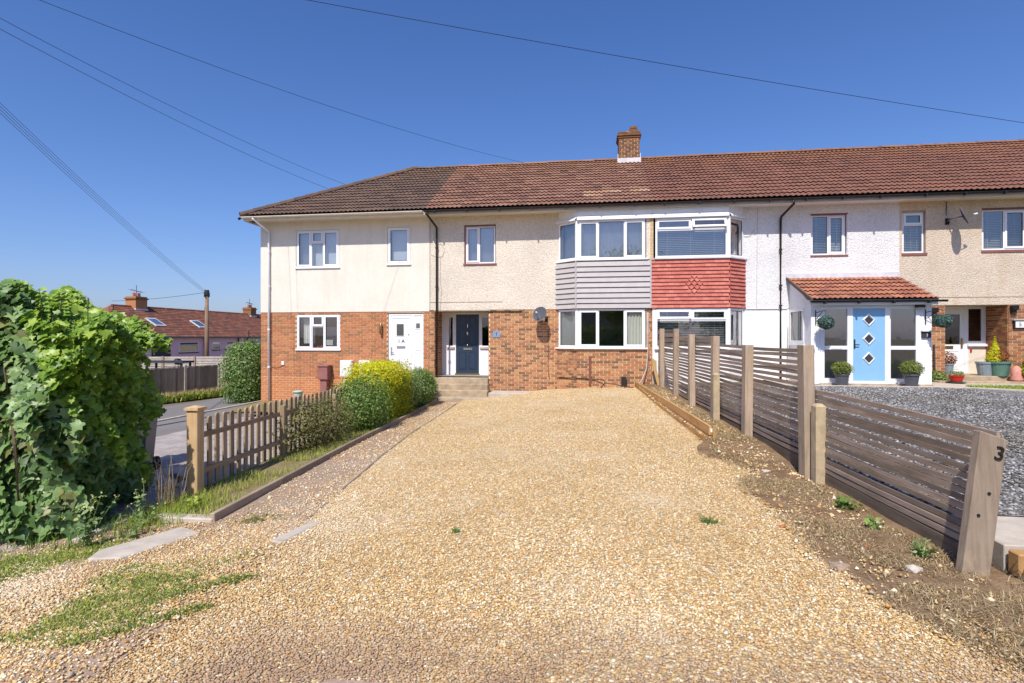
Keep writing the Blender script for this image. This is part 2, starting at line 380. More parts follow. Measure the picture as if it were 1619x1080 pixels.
GREYS = [(0.19, 0.182, 0.18), (0.27, 0.26, 0.258), (0.13, 0.125, 0.124), (0.35, 0.34, 0.335), (0.22, 0.212, 0.21), (0.48, 0.465, 0.455), (0.10, 0.097, 0.096)]
M['slate'] = gravelbed('grey_slate_bed', GREYS, 34, (0.2, 0.2, 0.21), 0.5, 0.8)
M['slatestone'] = stonemat('grey_slate_chip', GREYS)

def soilmat(name, cols, bump=0.7):
    t = NT(name)
    v = t.pos()
    n = t.noise(v, 5.5, 9, 0.72)
    n2 = t.noise(v, 1.2, 6, 0.6)
    n3 = t.noise(v, 48, 4, 0.7)
    c = t.ramp(n, [(0.28, cols[0]), (0.5, cols[1]), (0.72, cols[2])])
    c = t.mix(t.ramp(n2, [(0.45, (0, 0, 0)), (0.65, (0.7,) * 3)]), c, cols[3])
    c = t.mix(1.0, c, t.ramp(n3, [(0.3, (0.72,) * 3), (0.7, (1.25,) * 3)]), 'MULTIPLY')
    return t.done(c, 0.95, 0.1, t.math('ADD', n, n3), bump, 0.03)
M['soil'] = soilmat('dry_brown_soil', [(0.14, 0.085, 0.045), (0.25, 0.16, 0.09), (0.39, 0.27, 0.165), (0.31, 0.215, 0.125)])
M['path'] = soilmat('pinkish_worn_path', [(0.27, 0.185, 0.13), (0.37, 0.265, 0.19), (0.45, 0.33, 0.24), (0.32, 0.25, 0.19)], 0.35)
M['verge'] = soilmat('dry_grassy_earth', [(0.20, 0.15, 0.075), (0.28, 0.22, 0.11), (0.36, 0.29, 0.16), (0.21, 0.20, 0.08)])
M['earth'] = soilmat('garden_earth', [(0.12, 0.09, 0.055), (0.20, 0.15, 0.09), (0.27, 0.21, 0.13), (0.16, 0.15, 0.07)])
M['apron'] = soilmat('pinkish_street_apron', [(0.34, 0.235, 0.17), (0.42, 0.30, 0.22), (0.48, 0.355, 0.265), (0.38, 0.28, 0.215)], 0.25)
M['lawn'] = soilmat('lawn_green', [(0.09, 0.14, 0.03), (0.14, 0.20, 0.045), (0.20, 0.25, 0.07), (0.17, 0.19, 0.06)])

# ------------------------------------------------------------------ object helpers
WM = {}
def link(o, parent=None, world=None):
    world = world.copy() if world is not None else Matrix()
    COL.objects.link(o)
    if parent is not None:
        o.parent = parent
        o.matrix_parent_inverse = WM[parent.name].inverted()
    o.matrix_basis = world
    WM[o.name] = world
    return o

def tag(o, label=None, cat=None, group=None, kind=None):
    if label: o['label'] = label
    if cat: o['category'] = cat
    if group: o['group'] = group
    if kind: o['kind'] = kind
    return o

def thing(name, loc, label, cat, group=None):
    o = bpy.data.objects.new(name, None)
    o.empty_display_size = 0.2
    link(o, None, Matrix.Translation(Vector(loc)))
    return tag(o, label, cat, group)

def inst(name, mesh, parent, world):
    return link(bpy.data.objects.new(name, mesh), parent, world)

class MB:
    def __init__(s):
        s.v = []; s.f = []
    def add(s, vs, fs):
        b = len(s.v)
        s.v += [tuple(v) for v in vs]
        s.f += [tuple(i + b for i in f) for f in fs]
        return s
    def quad(s, a, b, c, d):
        return s.add([a, b, c, d], [(0, 1, 2, 3)])
    def box(s, x0, y0, z0, x1, y1, z1):
        return s.add([(x0, y0, z0), (x1, y0, z0), (x1, y1, z0), (x0, y1, z0), (x0, y0, z1), (x1, y0, z1), (x1, y1, z1), (x0, y1, z1)],
                     [(0, 3, 2, 1), (4, 5, 6, 7), (0, 1, 5, 4), (1, 2, 6, 5), (2, 3, 7, 6), (3, 0, 4, 7)])
    def boxm(s, mat, sx, sy, sz):
        """box from 0..s in a local frame given by mat"""
        vs = [mat @ Vector(p) for p in ((0, 0, 0), (sx, 0, 0), (sx, sy, 0), (0, sy, 0), (0, 0, sz), (sx, 0, sz), (sx, sy, sz), (0, sy, sz))]
        return s.add(vs, [(0, 3, 2, 1), (4, 5, 6, 7), (0, 1, 5, 4), (1, 2, 6, 5), (2, 3, 7, 6), (3, 0, 4, 7)])
    def tube(s, pts, r, seg=8, caps=True):
        pts = [Vector(p) for p in pts]
        rs = r if isinstance(r, (list, tuple)) else [r] * len(pts)
        rings = []
        up = Vector((0, 0, 1))
        for i, p in enumerate(pts):
            d = (pts[min(i + 1, len(pts) - 1)] - pts[max(i - 1, 0)]).normalized()
            a = d.cross(up)
            if a.length < 1e-3: a = d.cross(Vector((1, 0, 0)))
            a.normalize(); b = d.cross(a)
            rings.append([p + (a * math.cos(2 * PI * k / seg) + b * math.sin(2 * PI * k / seg)) * rs[i] for k in range(seg)])
        vs = [q for rg in rings for q in rg]
        fs = []
        for i in range(len(pts) - 1):
            for k in range(seg):
                fs.append((i * seg + k, i * seg + (k + 1) % seg, (i + 1) * seg + (k + 1) % seg, (i + 1) * seg + k))
        if caps:
            fs.append(tuple(range(seg))[::-1]); fs.append(tuple((len(pts) - 1) * seg + k for k in range(seg)))
        return s.add(vs, fs)
    def lathe(s, prof, c, seg=16, mat=None):
        """prof: (r,z) list round a vertical axis at c"""
        c = Vector(c)
        vs = []; fs = []
        for r, z in prof:
            for k in range(seg):
                p = Vector((r * math.cos(2 * PI * k / seg), r * math.sin(2 * PI * k / seg), z))
                if mat: p = mat @ p
                vs.append(p + c)
        for i in range(len(prof) - 1):
            for k in range(seg):
                fs.append((i * seg + k, i * seg + (k + 1) % seg, (i + 1) * seg + (k + 1) % seg, (i + 1) * seg + k))
        fs.append(tuple(range(seg))[::-1]); fs.append(tuple((len(prof) - 1) * seg + k for k in range(seg)))
        return s.add(vs, fs)
    def prism(s, poly, a, b, axis=1):
        """extrude a 2D polygon along axis (0 x: poly=(y,z); 1 y: poly=(x,z); 2 z: poly=(x,y))"""
        def P(q, t):
            return ((t, q[0], q[1]), (q[0], t, q[1]), (q[0], q[1], t))[axis]
        n = len(poly)
        vs = [P(q, a) for q in poly] + [P(q, b) for q in poly]
        fs = [tuple(range(n)), tuple(range(n, 2 * n))[::-1]] + [(i, i + n, (i + 1) % n + n, (i + 1) % n) for i in range(n)]
        return s.add(vs, fs)
    def mesh(s, name, mat, xf=None, bevel=0.0, smooth=False, fix=True):
        me = bpy.data.meshes.new(name)
        vs = [xf @ Vector(v) for v in s.v] if xf is not None else s.v
        me.from_pydata(vs, [], s.f)
        if fix or bevel:
            bm = bmesh.new(); bm.from_mesh(me)
            if bevel:
                bmesh.ops.bevel(bm, geom=list(bm.edges), offset=bevel, segments=1, affect='EDGES', profile=0.6)
            bmesh.ops.recalc_face_normals(bm, faces=bm.faces)
            bm.to_mesh(me); bm.free()
        if smooth:
            me.polygons.foreach_set('use_smooth', [True] * len(me.polygons))
        if mat: me.materials.append(M[mat] if isinstance(mat, str) else mat)
        me.update()
        return me
    def build(s, name, mat, parent=None, xf=None, bevel=0.0, smooth=False, world=None):
        return link(bpy.data.objects.new(name, s.mesh(name, mat, xf, bevel, smooth)), parent, world)

def fastmesh(name, V, F, mat, smooth=False):
    """V (n,3) float, F (m,k) int all the same size k"""
    me = bpy.data.meshes.new(name)
    n, (m, k) = len(V), F.shape
    me.vertices.add(n); me.vertices.foreach_set('co', np.ascontiguousarray(V, np.float32).ravel())
    me.loops.add(m * k); me.loops.foreach_set('vertex_index', np.ascontiguousarray(F, np.int32).ravel())
    me.polygons.add(m); me.polygons.foreach_set('loop_start', np.arange(0, m * k, k, dtype=np.int32))
    try: me.polygons.foreach_set('loop_total', np.full(m, k, np.int32))
    except Exception: pass
    if smooth: me.polygons.foreach_set('use_smooth', np.ones(m, bool))
    me.materials.append(M[mat])
    me.update(calc_edges=True)
    me.validate()
    return me

def text(body, size, mat, parent, world, extrude=0.004, name='numeral'):
    cu = bpy.data.curves.new(name, 'FONT')
    cu.body = body; cu.size = size; cu.extrude = extrude
    cu.align_x = 'CENTER'; cu.align_y = 'CENTER'
    tmp = bpy.data.objects.new('tmp', cu); COL.objects.link(tmp)
    bpy.context.view_layer.update()
    me = bpy.data.meshes.new_from_object(tmp.evaluated_get(bpy.context.evaluated_depsgraph_get()))
    bpy.data.objects.remove(tmp)
    me.name = name
    me.materials.clear(); me.materials.append(M[mat])
    return link(bpy.data.objects.new(name, me), parent, world)
FACING = Matrix.Rotation(RAD(90), 4, 'X')       # text upright, read from -Y

# ------------------------------------------------------------------ terrain
def sstep(a, b, t):
    t = np.clip((t - a) / (b - a), 0, 1)
    return t * t * (3 - 2 * t)
def T(X, Y):
    X = np.asarray(X, float); Y = np.asarray(Y, float)
    z = -0.2 * np.clip((-0.5 - X) / 3.7, 0, 1)
    z = z - np.clip(0.06 * (-4.5 - X), 0, 0.65)
    z = z - 0.12 * sstep(8, 15, Y) * sstep(1.0, 4.0, -X) * sstep(-9, -6, X)
    z = z + 0.09 * sstep(11, 17, Y) * sstep(-1.5, 1.0, X) * (1 - sstep(2.4, 2.5, X))
    return z
def TR(X, Y):          # the raised plot right of the slatted fence
    return 0.17 + 0.014 * (np.asarray(Y, float) - 4.0).clip(0, 12) + 0.0 * np.asarray(X, float)
def Tz(x, y): return float(T(x, y))

def lumps(X, Y, s, a, seed):
    r = np.random.default_rng(seed)
    z = np.zeros_like(X)
    for i in range(7):
        an = r.uniform(0, 2 * PI); k = s * r.uniform(0.6, 2.4); ph = r.uniform(0, 7)
        z += np.sin((X * math.cos(an) + Y * math.sin(an)) * k + ph) / (1 + 0.5 * i)
    return a * z / 3

def sheet(name, left, right, mat, dz=0.0, res=(12, 40), bump=0.0, bs=2.0, H=T, kind='structure', seed=1):
    """ground sheet between two polylines (same number of points)"""
    L = np.array(left, float); Rr = np.array(right, float)
    t = np.linspace(0, len(L) - 1, res[1] + 1)
    idx = np.arange(len(L))
    lx, ly = np.interp(t, idx, L[:, 0]), np.interp(t, idx, L[:, 1])
    rx, ry = np.interp(t, idx, Rr[:, 0]), np.interp(t, idx, Rr[:, 1])
    u = np.linspace(0, 1, res[0] + 1)
    X = lx[:, None] * (1 - u) + rx[:, None] * u
    Y = ly[:, None] * (1 - u) + ry[:, None] * u
    Z = H(X, Y) + dz
    if bump: Z = Z + lumps(X, Y, bs, bump, seed)
    V = np.stack([X, Y, Z], -1).reshape(-1, 3)
    a = np.arange(res[1])[:, None] * (res[0] + 1) + np.arange(res[0])
    F = np.stack([a, a + 1, a + res[0] + 2, a + res[0] + 1], -1).reshape(-1, 4)
    o = link(bpy.data.objects.new(name, fastmesh(name, V, F, mat, True)))
    return tag(o, kind=kind)

# lines of the plot (skewed about 3 degrees against the terrace, as measured)
def fence_x(y): return 2.69 - (y - 4.21) * 0.0524          # slatted fence
def picket_x(y): return -4.54 - (y - 5.77) * 0.0585        # picket fence
def board_x(y): return np.interp(y, [4.9, 8.4, 13.5, 16.3], [-3.67, -3.95, -4.42, -4.70])
def edge_x(y): return np.interp(y, [3.0, 5.0, 6.9, 10.5, 15.6], [-2.55, -2.72, -3.0, -3.42, -3.9])
def soil_x(y): return np.interp(y, [0.0, 2.4, 3.3, 4.2, 5.2, 6.2, 7.0, 7.8, 8.66, 17.5], [2.6, 2.25, 1.95, 1.62, 1.72, 1.6, 1.86, 1.72, 1.80, 1.33])

# base ground to the horizon
g = MB()
gx = [-600, -120, -60, -30, -20, -16.5, -14, -12, -10, -8, -6.5, -5.2, -4.5, -3.5, -2, -0.5, 1, 2.2, 2.84, 2.9, 4, 9, 16, 30, 120, 600]
gy = [-600, -120, -40, -15, -5, 0, 2, 4, 6, 8, 10, 12, 14, 16, 18, 22, 30, 50, 120, 600]
gv = []
for yy in gy:
    for xx in gx:
        zz = Tz(xx, yy) - 0.06
        if xx >= 2.9: zz = float(TR(xx, yy)) - 0.06 if yy > 2.5 else 0.0
        gv.append((xx, yy, zz))
nx = len(gx)
gf = [(j * nx + i, j * nx + i + 1, (j + 1) * nx + i + 1, (j + 1) * nx + i) for j in range(len(gy) - 1) for i in range(nx - 1)]
tag(MB().add(gv, gf).build('ground', 'earth'), kind='structure')
# ------------------------------------------------------------------ driveway sheets
ys = np.linspace(0.4, 17.75, 40)
sheet('gravel_drive', [(float(edge_x(y)), y) for y in ys], [(float(soil_x(y)) + 0.06, y) for y in ys], 'gravel', 0.0, (40, 120), 0.012, 3.0)
ys = np.linspace(1.0, 16.7, 30)
sheet('worn_path', [(float(board_x(y)) if y > 4.9 else -4.6 - (4.9 - y) * 0.5, y) for y in ys], [(float(edge_x(y)) + 0.02, y) for y in ys], 'path', 0.006, (12, 90), 0.008, 3.0)
ys = np.linspace(5.0, 17.7, 30)
sheet('verge_earth', [(picket_x(y) - 0.12, y) for y in ys], [(float(board_x(y)) - 0.02, y) for y in ys], 'verge', 0.03, (10, 80), 0.02, 4.0)
ys = np.linspace(0.4, 17.75, 40)
def bedz(X, Y): return T(X, Y) + 0.10 * sstep(7.0, 9.0, Y)
def bedz_t(X, Y): return bedz(X, Y) - 0.07 * (1 - sstep(0.0, 0.45, X - soil_x(Y) + 0.25)) * (Y < 8.6)
sheet('soil_bed', [(float(soil_x(y)) + (0.04 if y > 8.6 else -0.25), y) for y in ys], [(max(fence_x(y) + 0.12, 2.0) if y > 3.4 else 4.5, y) for y in ys], 'soil', 0.012, (40, 170), 0.028, 5.0, bedz_t)
sheet('street_apron', [(-7.0, -4.0), (-7.0, 1.4)], [(7.0, -4.0), (7.0, 1.4)], 'apron', 0.012, (20, 20), 0.005)
# pinkish tarmac showing through at the mouth of the drive
sheet('bare_tarmac_patch', [(-1.9, 0.8), (-1.75, 1.8), (-1.5, 2.35), (-1.25, 2.52)], [(0.6, 0.8), (0.35, 1.8), (-0.2, 2.35), (-0.75, 2.5)], 'apron', 0.02, (14, 14), 0.004)
# neighbour's plot
sheet('neighbour_verge', [(2.72, 1.4), (2.80, 3.4), (2.76, 4.2)], [(9.0, 1.4), (9.0, 3.4), (9.0, 4.2)], 'soil', 0.004, (20, 14), 0.02, 3.0)
ys = np.linspace(5.0, 15.75, 24)
sheet('slate_gravel', [(fence_x(y) + 0.13, y) for y in ys], [(14.0 if y < 12 else 14.0 - (y - 12) * 1.25, y) for y in ys], 'slate', 0.0, (30, 60), 0.012, 2.0, TR)
sheet('front_path', [(5.2, 15.68), (5.2, 17.8)], [(16.2, 15.68), (16.2, 17.8)], 'slab', 0.004, (16, 4), 0.006, 1, TR)
sheet('lawn', [(9.75, 15.5), (9.75, 16.1)], [(16.2, 11.6), (16.2, 16.1)], 'lawn', 0.02, (16, 8), 0.01, 2, TR)
# left side: drive paving base, verge, road and pavement
sheet('paving_bed', [(-9.3, 3.0), (-9.3, 13.4)], [(-4.75, 3.0), (-5.05, 13.4)], 'joint', -0.022, (30, 30))
sheet('side_pavement', [(-11.54, 2.0), (-11.54, 40.0)], [(-9.2, 2.0), (-9.2, 40.0)], 'asphalt', -0.02, (6, 40))
sheet('road', [(-16.0, -20.0), (-16.0, 100.0)], [(-11.6, -20.0), (-11.6, 100.0)], 'asphalt', -0.03, (8, 40))
sheet('road_verge', [(-20.0, -5.0), (-20.0, 100.0)], [(-16.1, -5.0), (-16.1, 100.0)], 'verge', 0.05, (8, 60), 0.02)
sheet('front_garden', [(-10.6, 14.6), (-11.45, 17.8)], [(-5.05, 13.4), (-5.2, 17.8)], 'verge', 0.02, (16, 16), 0.02)
k = MB()
for i in range(40):
    y0 = 2 + i * 1.0
    if y0 > 44: break
    zz = Tz(-11.6, y0)
    k.box(-11.64, y0, zz - 0.15, -11.54, y0 + 0.985, zz + 0.02)
tag(k.build('kerb', 'slab'), kind='structure')
# ------------------------------------------------------------------ building helpers
F = 17.8                      # front face of the terrace
XA, XB, XC, XD, XE = -11.45, -5.36, 1.84, 9.02, 16.2
EAVE_Z, RIDGE_Z, EAVE_Y, RIDGE_Y = 5.735, 8.50, 17.15, 21.75
PITCH = math.atan2(RIDGE_Z - EAVE_Z, RIDGE_Y - EAVE_Y)
SLOPE = math.hypot(RIDGE_Z - EAVE_Z, RIDGE_Y - EAVE_Y)

def frame(origin, angle=0.0):
    """local x along the wall, local y into the wall, local z up"""
    return Matrix.Translation(Vector(origin)) @ Matrix.Rotation(angle, 4, 'Z')

def wall(mb, x0, x1, z0, z1, y, ops=(), depth=0.12):
    xs = sorted({x0, x1, *[v for o in ops for v in (o[0], o[1]) if x0 < v < x1]})
    zs = sorted({z0, z1, *[v for o in ops for v in (o[2], o[3]) if z0 < v < z1]})
    for i in range(len(xs) - 1):
        for j in range(len(zs) - 1):
            cx, cz = (xs[i] + xs[i + 1]) / 2, (zs[j] + zs[j + 1]) / 2
            if any(o[0] < cx < o[1] and o[2] < cz < o[3] for o in ops): continue
            mb.quad((xs[i], y, zs[j]), (xs[i + 1], y, zs[j]), (xs[i + 1], y, zs[j + 1]), (xs[i], y, zs[j + 1]))
    for (a, b, c, d) in ops:
        if depth:
            mb.quad((a, y, c), (a, y + depth, c), (a, y + depth, d), (a, y, d))
            mb.quad((b, y, c), (b, y, d), (b, y + depth, d), (b, y + depth, c))
            mb.quad((a, y, d), (a, y + depth, d), (b, y + depth, d), (b, y, d))
            mb.quad((a, y, c), (b, y, c), (b, y + depth, c), (a, y + depth, c))
    return mb

BRICK_CACHE = {}
def bricks(parent, u0, u1, z0, z1, xf, mat, ops=(), n_ind=0, key=None, shift=0.0, name='brick'):
    """stretcher bond; the first n_ind whole bricks (by key) are objects of their own"""
    out = []
    row = 0
    z = z0
    while z < z1 - 0.02:
        h = min(0.0645, z1 - z)
        ivs = [(u0, u1)]
        for (a, b, c, d) in ops:
            if z + 0.035 > c and z + 0.03 < d:
                nv = []
                for (p, q) in ivs:
                    if b <= p or a >= q: nv.append((p, q)); continue
                    if a > p: nv.append((p, a))
                    if b < q: nv.append((b, q))
                ivs = nv
        off = (0.118 if row % 2 else 0.0) + shift
        for (p, q) in ivs:
            kk = math.floor((p - off) / 0.236)
            while True:
                a = max(p, off + kk * 0.236); b = min(q, off + kk * 0.236 + 0.221)
                kk += 1
                if a >= q: break
                if b - a > 0.03: out.append((a, z, b - a, h))
        z += 0.079; row += 1
    full = [b for b in out if b[2] > 0.2209 and b[3] > 0.0644]
    full.sort(key=key or (lambda b: -b[0]))
    ind = set(full[:n_ind])
    if ind:
        if mat not in BRICK_CACHE:
            m = MB().box(0, -0.009, 0, 0.221, 0.02, 0.0645)
            BRICK_CACHE[mat] = m.mesh('brick', mat)
        for (a, zz, wd, h) in ind:
            inst(name, BRICK_CACHE[mat], parent, xf @ Matrix.Translation((a, rnd.uniform(-0.002, 0.002), zz)))
    rest = [b for b in out if b not in ind]
    if rest:
        m = MB()
        for (a, zz, wd, h) in rest:
            j = rnd.uniform(-0.002, 0.002)
            m.box(a, -0.009 + j, zz, a + wd, 0.02, zz + h)
        o = m.build('brickwork', mat, parent, xf)
        tag(o, kind='stuff')

def window(parent, x0, x1, z0, z1, xf, cols, glass='glass', sill=None, fr=0.05, dep=0.07, name='window', open_cells=(), sill_mat='white'):
    """local frame xf: x along, y into the wall, z up.
    cols: list of (relative width, [(relative height from top, kind)]) with kind 'c' casement, 'f' fixed"""
    m = MB()
    m.box(x0, 0, z0, x0 + fr, dep, z1); m.box(x1 - fr, 0, z0, x1, dep, z1)
    m.box(x0 + fr, 0.001, z1 - fr, x1 - fr, dep, z1); m.box(x0 + fr, 0.001, z0, x1 - fr, dep, z0 + fr)
    cells = []
    tot = sum(c[0] for c in cols); W = x1 - x0 - 2 * fr
    x = x0 + fr
    mull = 0.05
    for ci, (cw, rows) in enumerate(cols):
        wd = W * cw / tot
        a, b = x, x + wd
        if ci > 0: a += mull / 2
        if ci < len(cols) - 1:
            b -= mull / 2
            m.box(b, 0.002, z0 + fr, b + mull, dep - 0.002, z1 - fr)
        rt = sum(r[0] for r in rows); Hh = z1 - z0 - 2 * fr
        zt = z1 - fr
        for ri, (rh, kind) in enumerate(rows):
            hh = Hh * rh / rt
            t, bt = zt, zt - hh
            if ri > 0: t -= mull / 2
            if ri < len(rows) - 1:
                bt += mull / 2
                m.box(a, 0.003, bt - mull, b, dep - 0.003, bt)
            cells.append((a, b, bt, t, kind, ci, ri))
            zt -= hh
        x += wd
    wob = m.build(name, 'white', parent, xf, bevel=0.004)
    for (a, b, c, d, kind, ci, ri) in cells:
        loc = xf
        if (ci, ri) in open_cells:        # a top-hung light standing ajar
            loc = xf @ Matrix.Translation((0, 0, d)) @ Matrix.Rotation(RAD(-20), 4, 'X') @ Matrix.Translation((0, -0.01, -d))
        if kind == 'c':
            s = MB(); q = 0.048; e = 0.012
            s.box(a - e, -0.018, c - e, a + q, 0.03, d + e); s.box(b - q, -0.018, c - e, b + e, 0.03, d + e)
            s.box(a + q, -0.017, d - q, b - q, 0.03, d + e); s.box(a + q, -0.017, c - e, b - q, 0.03, c + q)
            s.build('sash', 'white', wob, loc, bevel=0.004)
            if (ci, ri) not in open_cells and d - c > 0.5:
                hd = MB().box(b - q * 0.75, 0.034, (c + d) / 2 - 0.05, b - q * 0.3, 0.06, (c + d) / 2 + 0.06)
                hd.build('handle', 'white', wob, loc)
            a, b, c, d = a + q, b - q, c + q, d - q
        t0, t1 = rnd.uniform(-0.004, 0.004), rnd.uniform(-0.004, 0.004)
        g = MB().quad((a, 0.016 + t0, c), (b, 0.016 - t0, c), (b, 0.016 - t0 + t1, d), (a, 0.016 + t0 + t1, d))
        g.build('pane', glass, wob, loc)
        gk = MB()
        for (p0, p1, r0, r1) in ((a, a + 0.008, c, d), (b - 0.008, b, c, d), (a + .008, b - .008, c, c + 0.008), (a + .008, b - .008, d - 0.008, d)):
            gk.box(p0, 0.002, r0, p1, 0.011, r1)
        gk.build('gasket', 'black', wob, loc)
    if sill:
        s = MB(); s.box(x0 - 0.04, -sill, z0 - 0.045, x1 + 0.04, 0.05, z0 - 0.002)
        s.build('sill', sill_mat, wob, xf, bevel=0.005)
    return wob

def blind(x0, x1, z0, z1, xf, label, mat='blind', step=0.05, tilt=35):
    """venetian blind hanging behind a window"""
    m = MB()
    z = z1 - 0.03
    m.box(x0, -0.02, z1 - 0.03, x1, 0.03, z1)
    dx, dz = 0.022 * math.cos(RAD(tilt)), 0.022 * math.sin(RAD(tilt))
    while z > z0 + 0.02:
        z -= step
        m.quad((x0, -dx, z - dz), (x1, -dx, z - dz), (x1, dx, z + dz), (x0, dx, z + dz))
    for f in (0.15, 0.5, 0.85):
        u = x0 + (x1 - x0) * f
        m.box(u - 0.006, -0.026, z0, u + 0.006, -0.024, z1)
    o = m.build('venetian_blind', mat, None, xf)
    return tag(o, label, 'blind', 'venetian blinds')

def drape(x0, x1, z0, z1, xf, label, mat='curtain', name='curtain', amp=0.03, wl=0.09, seed=0, cat='curtain', group='curtains'):
    n = max(8, int((x1 - x0) / wl * 6))
    m = MB(); r = random.Random(seed); ph = r.uniform(0, 6)
    for i in range(n + 1):
        u = x0 + (x1 - x0) * i / n
        y = amp * math.sin(2 * PI * (u - x0) / wl + ph + 0.8 * math.sin(9 * u))
        m.v += [(u, y, z0), (u, y * 0.6, z1)]
    m.f += [(2 * i, 2 * i + 2, 2 * i + 3, 2 * i + 1) for i in range(n)]
    o = m.build(name, mat, None, xf, smooth=True)
    return tag(o, label, cat, group)

# ---- roof tiles: double-roman profile, shared mesh per width
TW, TG = 0.30, 0.333
TILE_MESH = {}
def tile_pts(wd, length):
    prof = [(0.0, 0.012), (0.10, 0.034), (0.22, 0.034), (0.32, 0.012), (0.5, 0.008), (0.60, 0.034), (0.72, 0.034), (0.82, 0.012), (1.0, 0.008)]
    m = MB()
    n = len(prof)
    for (u, h) in prof: m.v.append((u * wd, 0.004, h + 0.004))
    for (u, h) in prof: m.v.append((u * wd, -0.006, h + 0.018))
    for (u, h) in prof: m.v.append((u * wd, length, h - 0.024))
    for i in range(n - 1):
        m.f.append((i, i + 1, n + i + 1, n + i))
        m.f.append((n + i, n + i + 1, 2 * n + i + 1, 2 * n + i))
    return m
def tile_mesh(mat):
    if mat not in TILE_MESH: TILE_MESH[mat] = tile_pts(TW, TG + 0.05).mesh('roof_tile', mat, fix=False)
    return TILE_MESH[mat]

def tiled_slope(parent, x0, x1, courses, xf, mat, n_ind=300, left_line=None, mat_fn=None, gauge=TG, tw=TW, name='roof_tile'):
    """xf: local x along the eave, y up the slope, z off it. left_line(y) gives the left limit (a hip)"""
    items = []
    for c in range(courses):
        y = c * gauge
        lim = x0 if left_line is None else max(x0, left_line(y + gauge * 0.6))
        kk = math.floor((lim - x1) / tw)
        x = x1 + kk * tw
        while x < x1 - 1e-6:
            a = max(x, lim)
            if x + tw - a > 0.04: items.append((a, y, x + tw - a))
            x += tw
    full = [i for i in items if i[2] > tw - 1e-4]
    ind = set(full[:n_ind])
    for (a, y, wd) in full[:n_ind]:
        mm = mat_fn(a, y) if mat_fn else mat
        jit = Matrix.Translation((0, rnd.uniform(-0.006, 0.006), rnd.uniform(-0.003, 0.003))) @ Matrix.Rotation(rnd.uniform(-0.012, 0.012), 4, 'X')
        inst(name, tile_mesh(mm), parent, xf @ Matrix.Translation((a, y, 0)) @ jit @ Matrix.Scale(tw / TW, 4, (1, 0, 0)))
    m = MB()
    for it in items:
        if it in ind: continue
        p = tile_pts(it[2], gauge + 0.05)
        j = rnd.uniform(-0.005, 0.005)
        m.add([(v[0] + it[0], v[1] + it[1] + j, v[2]) for v in p.v], p.f)
    if m.v:
        me = m.mesh('tile_courses', mat, xf, fix=False)
        tag(link(bpy.data.objects.new('tile_courses', me), parent), kind='stuff')

ROOF_XF = Matrix.Translation((0, EAVE_Y, EAVE_Z + 0.03)) @ Matrix.Rotation(PITCH, 4, 'X')
def ridge_caps(parent, x0, x1, mat):
    n = max(1, round((x1 - x0) / 0.45)); wd = (x1 - x0) / n
    m = MB()
    seg = 8
    for e, r in ((0, 0.135), (1, 0.125)):
        for i in range(seg + 1):
            a = PI * (0.06 + 0.88 * i / seg)
            m.v.append((e * (wd + 0.03), -r * math.cos(a) * 1.15, r * math.sin(a) * 0.85))
    m.f += [(i, i + 1, seg + 2 + i, seg + 1 + i) for i in range(seg)]
    m.f.append(tuple(range(seg + 1)))
    me = m.mesh('ridge_tile', mat)
    for i in range(n):
        inst('ridge_tile', me, parent, Matrix.Translation((x0 + i * wd, RIDGE_Y, RIDGE_Z - 0.02 + rnd.uniform(-0.008, 0.008))))

def gutter(parent, pts, r, mat, brackets=None):
    m = MB()
    seg = 7
    pts = [Vector(p) for p in pts]
    for p in pts:
        for rr in (r, r - 0.008):
            for i in range(seg + 1):
                a = PI + PI * i / seg
                m.v.append((p.x, p.y + rr * math.cos(a), p.z + rr * math.sin(a)))
    st = 2 * (seg + 1)
    for j in range(len(pts) - 1):
        for i in range(seg):
            b = j * st + i
            m.f.append((b, b + 1, b + st + 1, b + st))
            b = j * st + seg + 1 + i
            m.f.append((b, b + st, b + st + 1, b + 1))
        for q in (0, seg):
            b = j * st + q
            m.f.append((b, b + seg + 1, b + st + seg + 1, b + st))
    for j in (0, len(pts) - 1):
        m.f.append(tuple(j * st + i for i in range(seg + 1)))
    go = m.build('gutter', mat, parent)
    if brackets:
        bm_ = MB().box(-0.022, -0.075, -0.085, 0.022, 0.03, 0.0)
        me = bm_.mesh('gutter_bracket', brackets[1])
        x = pts[0].x + 0.35
        while x < pts[-1].x:
            inst('gutter_bracket', me, go, Matrix.Translation((x, pts[0].y - 0.0, pts[0].z + 0.0)))
            x += brackets[0]
    return go

def airbrick(parent, x, z, mat='concrete'):
    m = MB().box(x - 0.15, F - 0.012, z - 0.075, x + 0.15, F + 0.02, z + 0.075)
    o = m.build('air_brick', mat, parent)
    h = MB()
    for i in range(7):
        for j in range(3):
            u = x - 0.12 + i * 0.036; q = z - 0.05 + j * 0.036
            h.box(u, F - 0.0135, q, u + 0.022, F - 0.011, q + 0.024)
    h.build('hole', 'dark', o)

def pipe(parent, pts, r, mat, clips=()):
    o = MB().tube(pts, r, 10).build('downpipe', mat, parent, smooth=True)
    for z in clips:
        x, y = pts[-1][0], pts[-1][1]
        MB().tube([(x, y, z - 0.025), (x, y, z + 0.025)], r + 0.012, 10).build('pipe_clip', mat, o)
    return o

def roof_base(parent, x0, x1, mat):
    m = MB()
    m.quad((x0, EAVE_Y + 0.02, EAVE_Z), (x1, EAVE_Y + 0.02, EAVE_Z), (x1, RIDGE_Y, RIDGE_Z - 0.01), (x0, RIDGE_Y, RIDGE_Z - 0.01))
    m.quad((x1, 2 * RIDGE_Y - EAVE_Y, EAVE_Z), (x0, 2 * RIDGE_Y - EAVE_Y, EAVE_Z), (x0, RIDGE_Y, RIDGE_Z - 0.01), (x1, RIDGE_Y, RIDGE_Z - 0.01))
    return m

